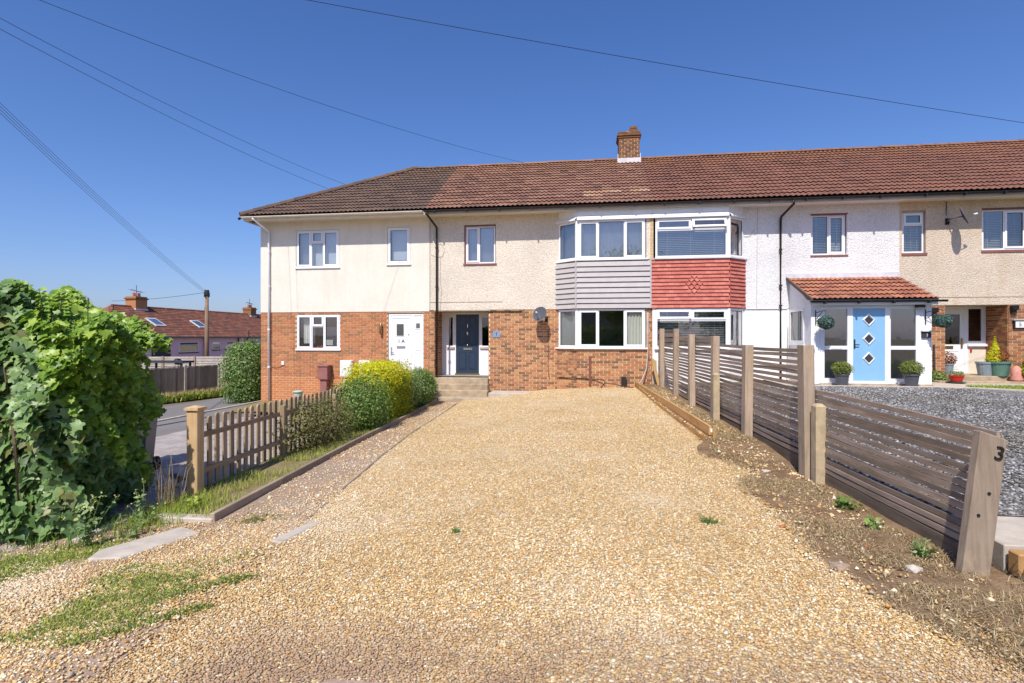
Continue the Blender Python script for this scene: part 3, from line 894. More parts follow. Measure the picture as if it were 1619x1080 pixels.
BACK = 25.7
def shell(parent, x0, x1, mat, left=False, right=False):
    """back and party walls, floors and ceiling: the inside seen through the windows"""
    m = MB()
    m.quad((x0, BACK, -0.9), (x1, BACK, -0.9), (x1, BACK, 5.7), (x0, BACK, 5.7))
    if right: m.quad((x1, F, -0.9), (x1, BACK, -0.9), (x1, BACK, 5.7), (x1, F, 5.7))
    m.build('back_wall', mat, parent)
    i = MB()
    e = 0.01
    i.quad((x0 + e, F + 4, -0.9), (x1 - e, F + 4, -0.9), (x1 - e, F + 4, 5.68), (x0 + e, F + 4, 5.68))
    for xx in (x0 + e, x1 - e):
        i.quad((xx, F + 0.02, -0.9), (xx, F + 4, -0.9), (xx, F + 4, 5.68), (xx, F + 0.02, 5.68))
    for zz in (0.33, 2.66, 5.68):
        i.quad((x0 + e, F + 0.15, zz), (x1 - e, F + 0.15, zz), (x1 - e, F + 4, zz), (x0 + e, F + 4, zz))
    i.build('inner_wall', 'room', parent)

def wroot(x, z=0.0, label='', group='houses of the terrace'):
    return thing('terraced_house', (x, F + 3.9, z), label, 'house', group)

FR = frame((0, F, 0))
# ================================================================== house 1A (left, hipped end)
h1a = wroot((XA + XB) / 2, -0.6, 'cream and orange brick end house with hipped dark brown roof and white door')
ops_up = [(-10.12, -8.54, 4.04, 5.32), (-6.82, -6.02, 4.10, 5.34)]
ops_dn = [(-10.12, -8.52, 1.22, 2.43), (-6.82, -5.56, 0.36, 2.45)]
m = wall(MB(), XA, XB, 2.5, 5.66, F - 0.025, ops_up, 0.1)
m.quad((XA, F - 0.025, 2.5), (XB, F - 0.025, 2.5), (XB, F, 2.5), (XA, F, 2.5))
m.quad((XA, F - 0.025, 2.5), (XA, BACK, 2.5), (XA, BACK, 5.66), (XA, F - 0.025, 5.66))
m.quad((XB, F - 0.025, 2.5), (XB, F + 0.02, 2.5), (XB, F + 0.02, 5.66), (XB, F - 0.025, 5.66))
o = m.build('rendered_wall', 'cream', h1a); tag(o, 'smooth cream rendered upper wall')
m = wall(MB(), XA, XB, -1.0, 2.5, F, ops_dn, 0.09)
m.quad((XA, F, -1), (XA, BACK, -1), (XA, BACK, 2.5), (XA, F, 2.5))
bw = m.build('brick_wall', 'mortar_b', h1a)
bricks(bw, XA, XB, 0.275, 2.5, FR, 'brick1a', ops_dn, 300, key=lambda b: -b[0] if b[1] > 0.2 else 99)
bricks(bw, XA, XB, -1.0, 0.27, frame((0, F + 0.004, 0)), 'brick_tint', ops_dn, 0)
shell(h1a, XA, XB, 'cream')
for (a, b, c, d) in ops_up[:1] + ops_dn[:1]:
    window(h1a, a + 0.01, b - 0.01, c, d - 0.01, frame((0, F - 0.0, 0)) if c < 3 else frame((0, F - 0.02, 0)),
           [(1, [(1, 'c')]), (0.86, [(0.33, 'c'), (0.67, 'f')]), (1.05, [(1, 'c')])], 'glass' if c < 3 else 'glass_up', sill=0.05)
a, b, c, d = ops_up[1]
window(h1a, a + 0.01, b - 0.01, c, d - 0.01, frame((0, F - 0.02, 0)), [(1, [(1, 'c')])], 'glass_up', sill=0.05)
drape(-10.05, -8.6, 4.06, 5.25, frame((0, F + 0.16, 0)), 'pale blind behind the wide upper window of the cream end house', 'net', 'roller_blind', 0.002, cat='blind', group='pale roller blinds')
drape(-6.72, -6.1, 4.25, 5.27, frame((0, F + 0.16, 0)), 'pale blind behind the small upper window of the cream end house', 'net', 'roller_blind', 0.002, cat='blind', group='pale roller blinds')
drape(-9.98, -9.55, 1.42, 2.38, frame((0, F + 0.2, 0)), 'white curtain at the left of the lower window of the cream end house', 'bone', seed=3)
tag(MB().box(-9.45, F + 0.6, 1.3, -8.72, F + 0.66, 2.0).build('white_screen_board', 'bone', bevel=0.01), 'white board standing behind the lower window of the cream end house', 'board')
tb = MB()
for i in range(5): tb.box(-9.42 + i * 0.12, F + 0.1, 1.27, -9.33 + i * 0.12, F + 0.18, 1.33 + 0.02 * (i % 2))
tag(tb.build('window_ornament', 'redpot', bevel=0.008), 'row of red ornaments on the sill of the lower left window', 'ornament')

def door_panel_lines(parent, rects, mat, xf, inset=0.012, bead=0.018):
    """raised-and-fielded rectangles standing proud of a leaf"""
    for (a, b, c, d) in rects:
        m = MB()
        m.box(a, -inset, c, a + bead, 0.0, d); m.box(b - bead, -inset, c, b, 0.0, d)
        m.box(a + bead, -inset, c, b - bead, 0.0, c + bead); m.box(a + bead, -inset, d - bead, b - bead, 0.0, d)
        m.box(a + bead * 2.2, -inset * 0.7, c + bead * 2.2, b - bead * 2.2, 0.0, d - bead * 2.2)
        m.build('door_panel', mat, parent, xf, bevel=0.003)

# door set 1A
DX = frame((0, F + 0.03, 0))
fr = MB()
fr.box(-6.8, 0, 0.38, -6.73, 0.08, 2.43); fr.box(-5.64, 0, 0.38, -5.58, 0.08, 2.43); fr.box(-6.73, 0.001, 2.36, -5.64, 0.08, 2.43); fr.box(-5.97, 0.002, 0.38, -5.91, 0.078, 2.36)
df = fr.build('door_frame', 'white', h1a, DX, bevel=0.004)
leaf = MB().box(-6.73, 0.02, 0.4, -5.97, 0.07, 2.36).build('door', 'white', h1a, DX)
LX = frame((0, F + 0.05, 0))
st = MB(); st.box(-6.70, -0.015, 0.42, -6.66, 0.0, 2.33); st.box(-6.04, -0.015, 0.42, -6.0, 0.0, 2.33); st.box(-6.66, -0.014, 2.28, -6.04, 0, 2.33)
st.build('door_moulding', 'white', leaf, LX, bevel=0.004)
MB().box(-6.545, -0.012, 1.66, -6.245, 0.0, 1.68).box(-6.545, -0.012, 2.08, -6.245, 0, 2.10).box(-6.545, -0.0121, 1.68, -6.52, 0, 2.08).box(-6.27, -0.0121, 1.68, -6.245, 0, 2.08).build('window_bead', 'white', leaf, LX)
MB().quad((-6.52, -0.004, 1.68), (-6.27, -0.004, 1.68), (-6.27, -0.004, 2.08), (-6.52, -0.004, 2.08)).build('pane', 'glass_dark', leaf, LX)
MB().box(-6.52, -0.016, 1.26, -6.22, 0, 1.34).build('letterbox', 'chrome', leaf, LX, bevel=0.004)
MB().box(-6.715, -0.02, 1.02, -6.68, 0, 1.3).box(-6.715, -0.06, 1.1, -6.6, -0.045, 1.125).build('door_handle', 'chrome', leaf, LX, bevel=0.004)
MB().lathe([(0.018, 0), (0.018, 0.012), (0.008, 0.02)], (-6.1, -0.002, 1.72), 10, Matrix.Rotation(RAD(90), 4, 'X')).build('spy_hole', 'numeral', leaf, LX)
text('1 A', 0.17, 'numeral', leaf, Matrix.Translation((-6.36, F + 0.044, 1.50)) @ FACING)
sp = MB().box(-5.91, 0.02, 0.4, -5.64, 0.07, 2.36).build('side_panel', 'white', df, DX)
door_panel_lines(df, [(-5.87, -5.68, 1.90, 2.14), (-5.87, -5.68, 1.2, 1.82), (-5.87, -5.68, 0.5, 1.12)], 'white', LX)
MB().quad((-5.84, -0.014, 1.94), (-5.71, -0.014, 1.94), (-5.71, -0.014, 2.10), (-5.84, -0.014, 2.10)).build('pane', 'glass_dark', df, LX)
# roof with hip
HIPX = -11.78
rf = MB()
rx = HIPX + (RIDGE_Y - EAVE_Y)
rb = 2 * RIDGE_Y - EAVE_Y
rf.add([(HIPX, EAVE_Y + 0.02, EAVE_Z), (XB, EAVE_Y + 0.02, EAVE_Z), (XB, RIDGE_Y, RIDGE_Z - 0.01), (rx, RIDGE_Y, RIDGE_Z - 0.01), (HIPX, rb, EAVE_Z), (XB, rb, EAVE_Z)], [(0, 1, 2, 3), (4, 3, 2, 5), (0, 3, 4)])
roof1a = rf.build('roof', 'shade_underlay', h1a)
tag(roof1a, 'dark brown tiled hipped roof')
tiled_slope(roof1a, HIPX, XB, 16, ROOF_XF, 'tile_dark', 300, left_line=lambda y: HIPX + 0.10 + y * math.cos(PITCH))
ridge_caps(roof1a, rx, XB, 'tile_dark')
hp0, hp1 = Vector((HIPX, EAVE_Y - 0.02, EAVE_Z + 0.03)), Vector((rx + 0.1, RIDGE_Y, RIDGE_Z + 0.05))
nh = 15
hm = MB().tube([(0, 0, 0), (0, (hp1 - hp0).length / nh + 0.02, 0)], [0.115, 0.1], 8).mesh('hip_tile', 'tile_dark')
q = (hp1 - hp0).to_track_quat('Y', 'Z').to_matrix().to_4x4()
for i in range(nh):
    inst('hip_tile', hm, roof1a, Matrix.Translation(hp0.lerp(hp1, i / nh)) @ q)
m = MB(); m.box(XA - 0.24, EAVE_Y + 0.06, 5.635, XB, F + 0.02, 5.668); m.box(XA - 0.24, EAVE_Y + 0.06, 5.635, XA - 0.02, rb - 0.06, 5.6679)
m.build('soffit', 'offwhite', h1a)
m = MB(); m.box(XA - 0.25, EAVE_Y + 0.04, 5.575, XB, EAVE_Y + 0.06, 5.72); m.box(XA - 0.26, EAVE_Y + 0.041, 5.575, XA - 0.24, rb, 5.72)
m.build('fascia', 'offwhite', h1a)
gutter(h1a, [(XA - 0.3, EAVE_Y - 0.03, 5.705), (XB - 0.02, EAVE_Y - 0.03, 5.705)], 0.06, 'offwhite')
gutter(roof1a, [(XA - 0.38, EAVE_Y - 0.03, 5.66), (XA - 0.28, EAVE_Y - 0.03, 5.70)], 0.06, 'brownpipe')
pipe(h1a, [(-11.32, EAVE_Y - 0.03, 5.66), (-11.30, EAVE_Y - 0.03, 5.62), (-11.10, F - 0.09, 5.30), (-11.10, F - 0.09, 5.2), (-11.10, F - 0.09, -0.8)], 0.038, 'white', (4.6, 3.4, 1.9, 0.6))
MB().box(-9.42, F - 0.014, 0.24, -9.2, F + 0.01, 0.31).build('air_brick', 'terracotta', h1a)
MB().box(-8.72, F - 0.014, 0.24, -8.5, F + 0.01, 0.31).build('air_brick', 'terracotta', h1a)
# small fixings on the brick wall
t = thing('wall_lamp', (-7.03, F, 1.9), 'small cream cylinder wall lamp beside the white 1A door', 'lamp')
MB().lathe([(0.03, -0.2), (0.045, -0.19), (0.045, 0.16), (0.02, 0.19)], (-7.03, F - 0.09, 1.92), 12).build('lamp_body', 'brass', t, smooth=True)
MB().box(-7.05, F - 0.06, 1.86, -7.01, F, 1.94).build('bracket', 'brass', t)
t = thing('meter_cabinet', (-8.98, F - 0.2, -0.5), 'maroon pink service cabinet on a post before the end house wall', 'cabinet')
MB().box(-9.17, F - 0.34, 0.2, -8.82, F - 0.06, 0.66).build('cabinet_box', 'pinkbox', t, bevel=0.015)
MB().box(-9.20, F - 0.37, 0.64, -8.79, F - 0.03, 0.69).build('lid', 'pinkbox', t, bevel=0.01)
MB().box(-9.11, F - 0.28, -0.7, -8.88, F - 0.08, 0.2).build('post', 'pinkbox', t)
t = thing('meter_box', (-8.23, F, 0.26), 'tall white meter box on orange bricks above the golden hedge', 'meter box')
MB().box(-8.44, F - 0.2, 0.28, -8.03, F, 0.85).build('box', 'bone', t, bevel=0.012)
MB().box(-8.41, F - 0.215, 0.31, -8.06, F - 0.2, 0.82).build('door', 'bone', t, bevel=0.005)
MB().tube([(-8.34, F - 0.08, 0.28), (-8.34, F - 0.08, -0.7)], 0.025).build('conduit', 'white', t)
MB().tube([(-8.15, F - 0.08, 0.28), (-8.15, F - 0.08, -0.7)], 0.018).build('conduit', 'pinkbox', t)
t = thing('meter_box', (-7.57, F, 0.4), 'lower white meter box half hidden behind the golden hedge', 'meter box')
MB().box(-7.78, F - 0.18, 0.3, -7.36, F, 0.85).build('box', 'bone', t, bevel=0.012)
MB().box(-7.75, F - 0.195, 0.33, -7.39, F - 0.18, 0.82).build('door', 'bone', t, bevel=0.005)
t = thing('outdoor_socket', (-10.6, F, 0.7), 'small white junction box with a cable near the white downpipe', 'junction box')
MB().box(-10.66, F - 0.05, 0.67, -10.56, F, 0.80).build('box', 'bone', t, bevel=0.006)
MB().tube([(-10.62, F - 0.03, 0.68), (-10.7, F - 0.025, 0.62), (-10.9, F - 0.025, 0.58), (-11.08, F - 0.03, 0.62)], 0.008, 6).build('cable', 'terracotta', t)

# ================================================================== house 1 (main subject)
h1 = wroot((XB + XC) / 2, -0.2, 'main house with navy front door, beige pebbledash and grey clad bay')
BY = 17.3
up1 = [(-4.17, -3.11, 4.05, 5.34)]
REC = (-5.2, -3.34)
m = wall(MB(), XB, -0.9, 2.54, 5.66, F - 0.02, up1, 0.13)
m.quad((XB, F - 0.02, 2.54), (-1.0, F - 0.02, 2.54), (-1.0, F + 0.0, 2.54), (XB, F + 0.0, 2.54))
o = m.build('rendered_wall', 'peb_beige', h1); tag(o, 'beige pebbledash upper wall')
# drip line crack above the door
MB().box(XB + 0.02, F - 0.03, 2.79, -2.9, F - 0.019, 2.805).build('drip_bead', 'concrete', h1)
recop = [(REC[0], REC[1], -0.6, 2.54)]
m = wall(MB(), XB, -0.95, -0.8, 2.54, F, recop, 0)
for xx in REC: m.quad((xx, F, -0.6), (xx, F + 0.9, -0.6), (xx, F + 0.9, 2.54), (xx, F, 2.54))
bw = m.build('brick_wall', 'mortar', h1)
bricks(bw, REC[1], -0.98, -0.51, 2.54, FR, 'brick1', (), 300, key=lambda b: b[0] * 0.01 - b[1] * 0.0 if b[1] > -0.2 else 9)
bricks(bw, XB, REC[0], -0.51, 2.54, FR, 'brick1', (), 0)
bricks(bw, 0, 0.9, -0.51, 2.54, frame((REC[0], F + 0.01, 0), RAD(90)) @ Matrix.Scale(-1, 4, (0, 1, 0)), 'brick1', (), 0)
bricks(bw, 0, 0.9, -0.51, 2.54, frame((REC[1], F + 0.01, 0), RAD(90)), 'brick1', (), 0)
shell(h1, XB, XC, 'peb_beige')
MB().box(REC[0], F - 0.02, 2.50, REC[1], F + 0.9, 2.5399).build('lintel', 'concrete', h1)
MB().box(REC[1] - 0.12, F - 0.04, 2.47, REC[1] + 1.1, F - 0.012, 2.49).build('cable', 'brownpipe', h1)
w1 = window(h1, -4.14, -3.14, 4.07, 5.30, frame((0, F + 0.05, 0)), [(0.95, [(1, 'c')]), (1.1, [(1, 'f')])], 'glass_up')
MB().box(-4.2, F - 0.05, 4.0, -3.08, F + 0.06, 4.06).build('sill', 'sill_red', w1, bevel=0.006)
MB().box(-4.172, F - 0.024, 4.06, -4.14, F + 0.05, 5.33).box(-4.172, F - 0.0245, 5.30, -3.11, F + 0.05, 5.332).build('reveal_trim', 'sill_red', w1)
drape(-4.1, -3.2, 4.1, 5.25, frame((0, F + 0.25, 0)), 'pale net curtain behind the small window above the navy door', 'net', 'net_curtain', 0.015, 0.07, group='net curtains')
for x in (-2.46, -1.51): airbrick(h1, x, 5.54, 'peb_tan')
# recessed entrance: panels, sidelights, door
DY = F + 0.88
EX = frame((0, DY, 0))
fr = MB()
fr.box(-5.2, 0, 0.3, -4.96, 0.08, 2.5)
fr.box(-4.75, 0.001, 0.3, -4.68, 0.08, 2.5); fr.box(-3.86, 0.001, 0.3, -3.78, 0.08, 2.5); fr.box(-3.41, 0, 0.3, -3.34, 0.08, 2.5)
fr.box(-4.96, 0.002, 2.36, -4.75, 0.078, 2.5); fr.box(-4.68, 0.002, 2.43, -3.86, 0.078, 2.5); fr.box(-3.78, 0.002, 2.36, -3.41, 0.078, 2.5)
fr.box(-4.96, 0.002, 0.3, -4.75, 0.06, 1.24); fr.box(-3.78, 0.002, 0.3, -3.41, 0.06, 1.24)
df = fr.build('door_frame', 'white', h1, EX, bevel=0.004)
for (a, b) in ((-4.96, -4.75), (-3.78, -3.41)):
    s = MB(); s.box(a - 0.04, -0.05, 1.24, b + 0.03, 0.03, 1.30); s.build('sill', 'slab', df, EX)
    s = MB(); s.box(a, 0.0, 1.30, a + 0.03, 0.05, 2.36); s.box(b - 0.04, 0.0, 1.30, b, 0.05, 2.36); s.box(a + .03, 0.001, 2.32, b - .04, 0.05, 2.36); s.box(a + .03, 0.001, 1.30, b - .04, 0.05, 1.34)
    s.build('sidelight_frame', 'white', df, EX)
    MB().quad((a + 0.03, 0.02, 1.34), (b - 0.04, 0.02, 1.34), (b - 0.04, 0.02, 2.32), (a + 0.03, 0.02, 2.32)).build('pane', 'glass_dark', df, EX)
leaf = MB().box(-4.68, 0.03, 0.38, -3.86, 0.08, 2.43).build('door', 'navy', h1, EX)
tag(leaf, 'glossy navy front door')
LX = frame((0, DY + 0.03, 0))
door_panel_lines(leaf, [(-4.58, -4.31, 1.98, 2.33), (-4.23, -3.96, 1.98, 2.33), (-4.58, -4.31, 1.36, 1.90), (-4.23, -3.96, 1.36, 1.90), (-4.58, -4.31, 0.52, 1.14), (-4.23, -3.96, 0.52, 1.14)], 'navy', LX, 0.014)
MB().box(-4.42, -0.018, 1.19, -4.1, 0.0, 1.27).build('letterbox', 'chrome', leaf, LX, bevel=0.006)
MB().lathe([(0.035, 0), (0.04, 0.02), (0.03, 0.045), (0.01, 0.06)], (-4.27, 0, 1.36), 14, Matrix.Rotation(RAD(90), 4, 'X')).build('door_knob', 'chrome', leaf, LX, smooth=True)
MB().lathe([(0.012, -0.09), (0.045, -0.03), (0.05, 0.03), (0.014, 0.08)], (-4.27, -0.02, 1.78), 12).build('door_knocker', 'chrome', leaf, LX, smooth=True)
text('1', 0.17, 'chrome', leaf, Matrix.Translation((-4.27, DY + 0.026, 2.02)) @ FACING)
MB().box(-4.7, -0.06, 0.32, -3.84, 0.03, 0.38).build('threshold', 'brass', df, EX)
tag(MB().box(-4.86, F + 0.5, 0.305, -3.72, F + 0.80, 0.325).build('door_mat', 'charcoal'), 'dark door mat on the top step before the navy door', 'mat')
# front steps
t = thing('front_steps', (-4.2, 17.3, -0.3), 'three worn concrete steps up to the navy front door', 'steps')
for i, (yf, zt, xl, xr) in enumerate(((17.62, 0.30, -5.18, -3.345), (17.32, 0.125, -5.20, -3.30), (17.02, -0.05, -5.24, -3.25))):
    MB().box(xl, yf, -0.75, xr, (F + 0.89, 17.618, 17.318)[i], zt).build('step', 'step', t, bevel=0.018)
tag(MB().box(-5.15, 16.55, -0.5, -2.95, 17.01, -0.235).build('concrete_apron', 'concrete', bevel=0.015), 'low worn concrete landing at the foot of the steps', 'slab')
tag(MB().box(-3.2, 16.9, -0.4, -1.75, 17.72, -0.105).build('concrete_slab', 'slab', bevel=0.015), 'pale concrete slab against the bricks right of the steps', 'slab')
# number plaque
t = thing('house_number_plaque', (-3.08, F, 1.7), 'small blue grey house plaque on bricks beside the navy door', 'plaque')
MB().prism([(-3.21, 1.63), (-2.97, 1.63), (-2.95, 1.72), (-2.99, 1.84), (-3.19, 1.84), (-3.23, 1.72)], F - 0.028, F - 0.008).build('plate', 'plaque', t, bevel=0.004)
text('1', 0.16, 'numeral', t, Matrix.Translation((-3.09, F - 0.029, 1.735)) @ FACING)

# --- bays: shared builder, mirrored for house 2
def bay_frame(p, q):
    p, q = Vector((*p, 0)), Vector((*q, 0))
    d = q - p
    return frame(p, math.atan2(d.y, d.x)), d.length
A1, B1, C1 = (-1.1, F), (-0.46, BY), (XC, BY)
A2, B2 = (XC, BY), (4.08, BY)
D2 = (4.67, F)

def bay_solid(parent, name, poly, z0, z1, mat, cap=True):
    n = len(poly)
    vs = [(p[0], p[1], z0) for p in poly] + [(p[0], p[1], z1) for p in poly]
    fs = [(i, i + 1, i + 1 + n, i + n) for i in range(n - 1)]
    if cap: fs += [tuple(range(n))[::-1], tuple(range(n, 2 * n))]
    return MB().add(vs, fs).build(name, mat, parent)

# house 1 bay
fa, la = bay_frame(A1, B1); fb, lb = bay_frame(B1, C1)
bwall = bay_solid(h1, 'bay_brick_wall', [A1, B1, C1, (XC, F)], -0.8, 1.27, 'mortar')
for f_, l_ in ((fa, la), (fb, lb)):
    bricks(bwall, 0, l_, -0.51, 1.27, f_, 'brick1', (), 0)
for (z0, z1, gl, lvl) in ((1.31, 2.51, 'glass', 'ground'), (4.06, 5.27, 'glass_up', 'upper')):
    window(h1, 0.06, la - 0.005, z0, z1, fa, [(1, [(1, 'f')])], gl, fr=0.07)
    window(h1, 0.035, 2.09, z0, z1, fb, [(0.62, [(1, 'c')]), (0.86, [(1, 'f')]), (0.62, [(1, 'c')])], gl, fr=0.055)
    s = MB(); s.tube([(B1[0], B1[1] + 0.03, z0), (B1[0], B1[1] + 0.03, z1)], 0.055, 10); s.build('corner_post', 'white', h1)
    s = MB()
    s.prism([(A1[0] - 0.09, F), (B1[0] - 0.05, BY - 0.08), (1.70, BY - 0.08), (1.70, BY + 0.1), (B1[0] + 0.05, BY + 0.1), (A1[0] + 0.2, F)], z0 - 0.045, z0 - 0.003, 2)
    s.build('bay_sill', 'white', h1, bevel=0.005)
# pale strip between the two bays
MB().box(1.66, BY + 0.002, 4.03, XC - 0.06, BY + 0.2, 5.4).build('party_strip', 'peb_beige', h1)
MB().box(XC - 0.06, BY - 0.012, 4.03, XC + 0.03, BY + 0.2, 5.4).build('party_strip', 'peb_strip', h1)
MB().box(1.66, BY + 0.01, 1.27, XC - 0.005, BY + 0.2, 2.55).build('party_brick', 'mortar', h1)
bricks(h1, 1.67, XC - 0.005, 1.275, 2.53, frame((0, BY + 0.008, 0)), 'brick1', (), 0)
# cladding boards
PR = 0.05
bay_solid(h1, 'bay_apron_wall', [(A1[0] - 0.02, F), (B1[0] - 0.0, BY - 0.01), (XC - 0.03, BY - 0.01), (XC - 0.03, F)], 2.53, 4.0, 'clad')
ca, lca = bay_frame((A1[0] - 0.06, F), (B1[0] - 0.03, BY - 0.045))
cb, lcb = bay_frame((B1[0] - 0.03, BY - 0.045), (XC - 0.06, BY - 0.045))
nb = 9
bh = (4.0 - 2.535) / nb
for f_, l_ in ((ca, lca), (cb, lcb)):
    m = MB()
    m.add([(0.0, -0.03, 0), (l_ - 0.03, -0.03, 0), (l_ - 0.03, 0.006, bh - 0.018), (0, 0.006, bh - 0.018), (0, 0.03, 0), (l_ - 0.03, 0.03, 0), (l_ - 0.03, 0.03, bh - 0.018), (0, 0.03, bh - 0.018)],
          [(0, 1, 2, 3), (0, 4, 5, 1), (3, 2, 6, 7), (0, 3, 7, 4), (1, 5, 6, 2)])
    me = m.mesh('cladding_board', 'clad')
    for i in range(nb):
        inst('cladding_board', me, h1, f_ @ Matrix.Translation((0.015, 0, 2.535 + i * bh)))
MB().tube([(B1[0] - 0.03, BY - 0.05, 2.53), (B1[0] - 0.03, BY - 0.05, 4.0)], 0.03, 6).build('corner_trim', 'clad', h1)
MB().box(XC - 0.075, BY - 0.075, 2.53, XC - 0.03, BY - 0.01, 4.02).build('corner_trim', 'clad', h1)
# head of both bays: sloping white capping and fascia board
def bay_head(parent, pts, mat_board='white'):
    for (p, q) in zip(pts[:-1], pts[1:]):
        f_, l_ = bay_frame(p, q)
        m = MB().add([(0, -0.09, 5.275), (l_, -0.09, 5.275), (l_, -0.09, 5.30), (0, -0.09, 5.30), (0, 0.02, 5.42), (l_, 0.02, 5.42), (0, 0.08, 5.275), (l_, 0.08, 5.275)],
                     [(0, 1, 2, 3), (3, 2, 5, 4), (0, 6, 7, 1)])
        m.build('bay_capping', 'white', parent, f_)
        MB().quad((0, 0.02, 5.40), (l_, 0.02, 5.40), (l_, 0.02, 5.70), (0, 0.02, 5.70)).build('bay_fascia', 'white_wall', parent, f_)
bay_head(h1, [A1, B1, (XC - 0.002, BY)])
# curtains of the lower bay, net of the upper
drape(0.12, la - 0.05, 1.36, 2.46, fa @ Matrix.Translation((0, 0.075, 0)), 'cream curtain in the angled pane of the lower bay of the main house', seed=1)
drape(1.55, 2.0, 1.36, 2.46, fb @ Matrix.Translation((0, 0.085, 0)), 'cream curtain at the right end of the lower bay of the main house', seed=2)
drape(0.1, la + 0.1, 4.1, 5.22, fa @ Matrix.Translation((0, 0.2, 0)), 'pale net curtain in the angled pane of the upper bay', 'net', 'net_curtain', 0.012, 0.08, group='net curtains')
drape(0.15, 2.05, 4.1, 5.22, fb @ Matrix.Translation((0, 0.2, 0)), 'pale net curtain across the front of the upper grey clad bay', 'net', 'net_curtain', 0.012, 0.08, group='net curtains')
# roof, gutter, pipe
roof1 = roof_base(h1, XB, XC, 'tile_red').build('roof', 'shade_underlay', h1); tag(roof1, 'orange brown lichened tiled roof')
def pale_fn(a, y):
    c = round(y / TG)
    if c == 3 and (-0.35 < a < 0.75 or 1.0 < a < 1.6): return 'tile_pale'
    if c == 2 and (-0.4 < a < 0.1): return 'tile_pale'
    return 'tile_red'
tiled_slope(roof1, XB, XC, 16, ROOF_XF, 'tile_red', 300, mat_fn=pale_fn)
ridge_caps(roof1, XB, 1.0, 'tile_red')
MB().box(XB, EAVE_Y + 0.06, 5.635, -0.7, F + 0.02, 5.668).box(-0.7, BY + 0.02, 5.64, XC, F + 0.02, 5.669).build('soffit', 'offwhite', h1)
MB().box(XB, EAVE_Y + 0.04, 5.59, XC, EAVE_Y + 0.06, 5.72).build('fascia', 'fascia_grey', h1)
gutter(h1, [(XB + 0.02, EAVE_Y - 0.03, 5.71), (XC, EAVE_Y - 0.03, 5.71)], 0.056, 'brownpipe', (1.05, 'black'))
pipe(h1, [(-5.26, EAVE_Y - 0.03, 5.66), (-5.26, EAVE_Y - 0.03, 5.6), (-5.09, F - 0.1, 5.28), (-5.09, F - 0.09, 5.1), (-5.09, F - 0.09, -0.32)], 0.036, 'brownpipe', (4.6, 3.3, 2.0, 0.7))
# cables and pipes on the front
cb_ = MB()
cb_.tube([(-5.05, F - 0.03, 4.75), (-4.9, F - 0.03, 4.7), (-4.84, F - 0.03, 4.5), (-4.92, F - 0.03, 4.32), (-5.1, F - 0.03, 4.3), (-5.3, F - 0.03, 4.38)], 0.008, 5)
cb_.tube([(-4.97, F - 0.03, 4.3), (-4.99, F - 0.03, 3.5), (-4.93, F - 0.03, 3.2), (-4.98, F - 0.03, 2.7), (-5.0, F - 0.04, 2.5)], 0.008, 5)
cb_.build('cable', 'fascia_grey', h1)
MB().tube([(-5.34, F - 0.035, 5.6), (-5.345, F - 0.035, 2.56)], 0.010, 5).build('cable', 'fascia_grey', h1)
MB().tube([(-1.4, F - 0.02, 1.9), (-1.4, F - 0.02, 0.55), (-1.35, F - 0.02, 0.28)], 0.009, 5).build('cable', 'brownpipe', h1)
# brown vent and pipe under the bay
MB().box(-0.09, BY - 0.05, 0.14, -0.01, BY - 0.009, 1.02).build('brown_duct', 'ductbrown', h1)
# satellite dish 1
def dish(root_loc, c, r, tilt, az, label, wall_pt):
    t = thing('satellite_dish', root_loc, label, 'satellite dish', 'satellite dishes')
    rot = Matrix.Translation(Vector(c)) @ Matrix.Rotation(RAD(az), 4, 'Z') @ Matrix.Rotation(RAD(90 - tilt), 4, 'X')
    prof = [(0.001, -0.0)] + [(r * k / 6, 0.10 * r * (k / 6) ** 2 * 1.6) for k in range(1, 7)]
    m = MB(); seg = 20
    for (rr, z) in prof:
        for k in range(seg): m.v.append((rr * math.cos(2 * PI * k / seg) * 0.92, rr * math.sin(2 * PI * k / seg), z))
    for i in range(len(prof) - 1):
        for k in range(seg): m.f.append((i * seg + k, i * seg + (k + 1) % seg, (i + 1) * seg + (k + 1) % seg, (i + 1) * seg + k))
    m.build('reflector', 'dishface', t, rot, smooth=True)
    rim = MB(); pts = [(r * 0.92 * math.cos(2 * PI * k / seg), r * math.sin(2 * PI * k / seg), 0.16 * r) for k in range(seg + 1)]
    rim.tube(pts, 0.008, 5, False); rim.build('rim', 'dishgrey', t, rot)
    back = rot @ Vector((0, 0, -0.01))
    MB().tube([back, (wall_pt[0], wall_pt[1] - 0.13, wall_pt[2] + 0.05), wall_pt], 0.02, 8).build('mount', 'dishgrey', t)
    MB().box(wall_pt[0] - 0.05, wall_pt[1] - 0.03, wall_pt[2] - 0.09, wall_pt[0] + 0.05, wall_pt[1], wall_pt[2] + 0.09).build('wall_plate', 'black', t)
    low = rot @ Vector((0, -r * 0.95, 0.1 * r)); lnb = rot @ Vector((0, -r * 0.35, r * 1.25))
    ar = MB().tube([back, low, lnb], 0.011, 6).build('arm', 'dishgrey', t)
    d = (rot.to_3x3() @ Vector((0, 0.15, -1))).normalized()
    MB().tube([lnb, lnb + d * 0.09], [0.022, 0.032], 8).build('receiver', 'bone', ar, smooth=True)
    return t
dish((-1.6, F, 2.2), (-1.62, F - 0.42, 2.36), 0.25, 26, -18, 'grey mesh satellite dish on bricks left of the lower bay', (-1.45, F - 0.01, 2.22))

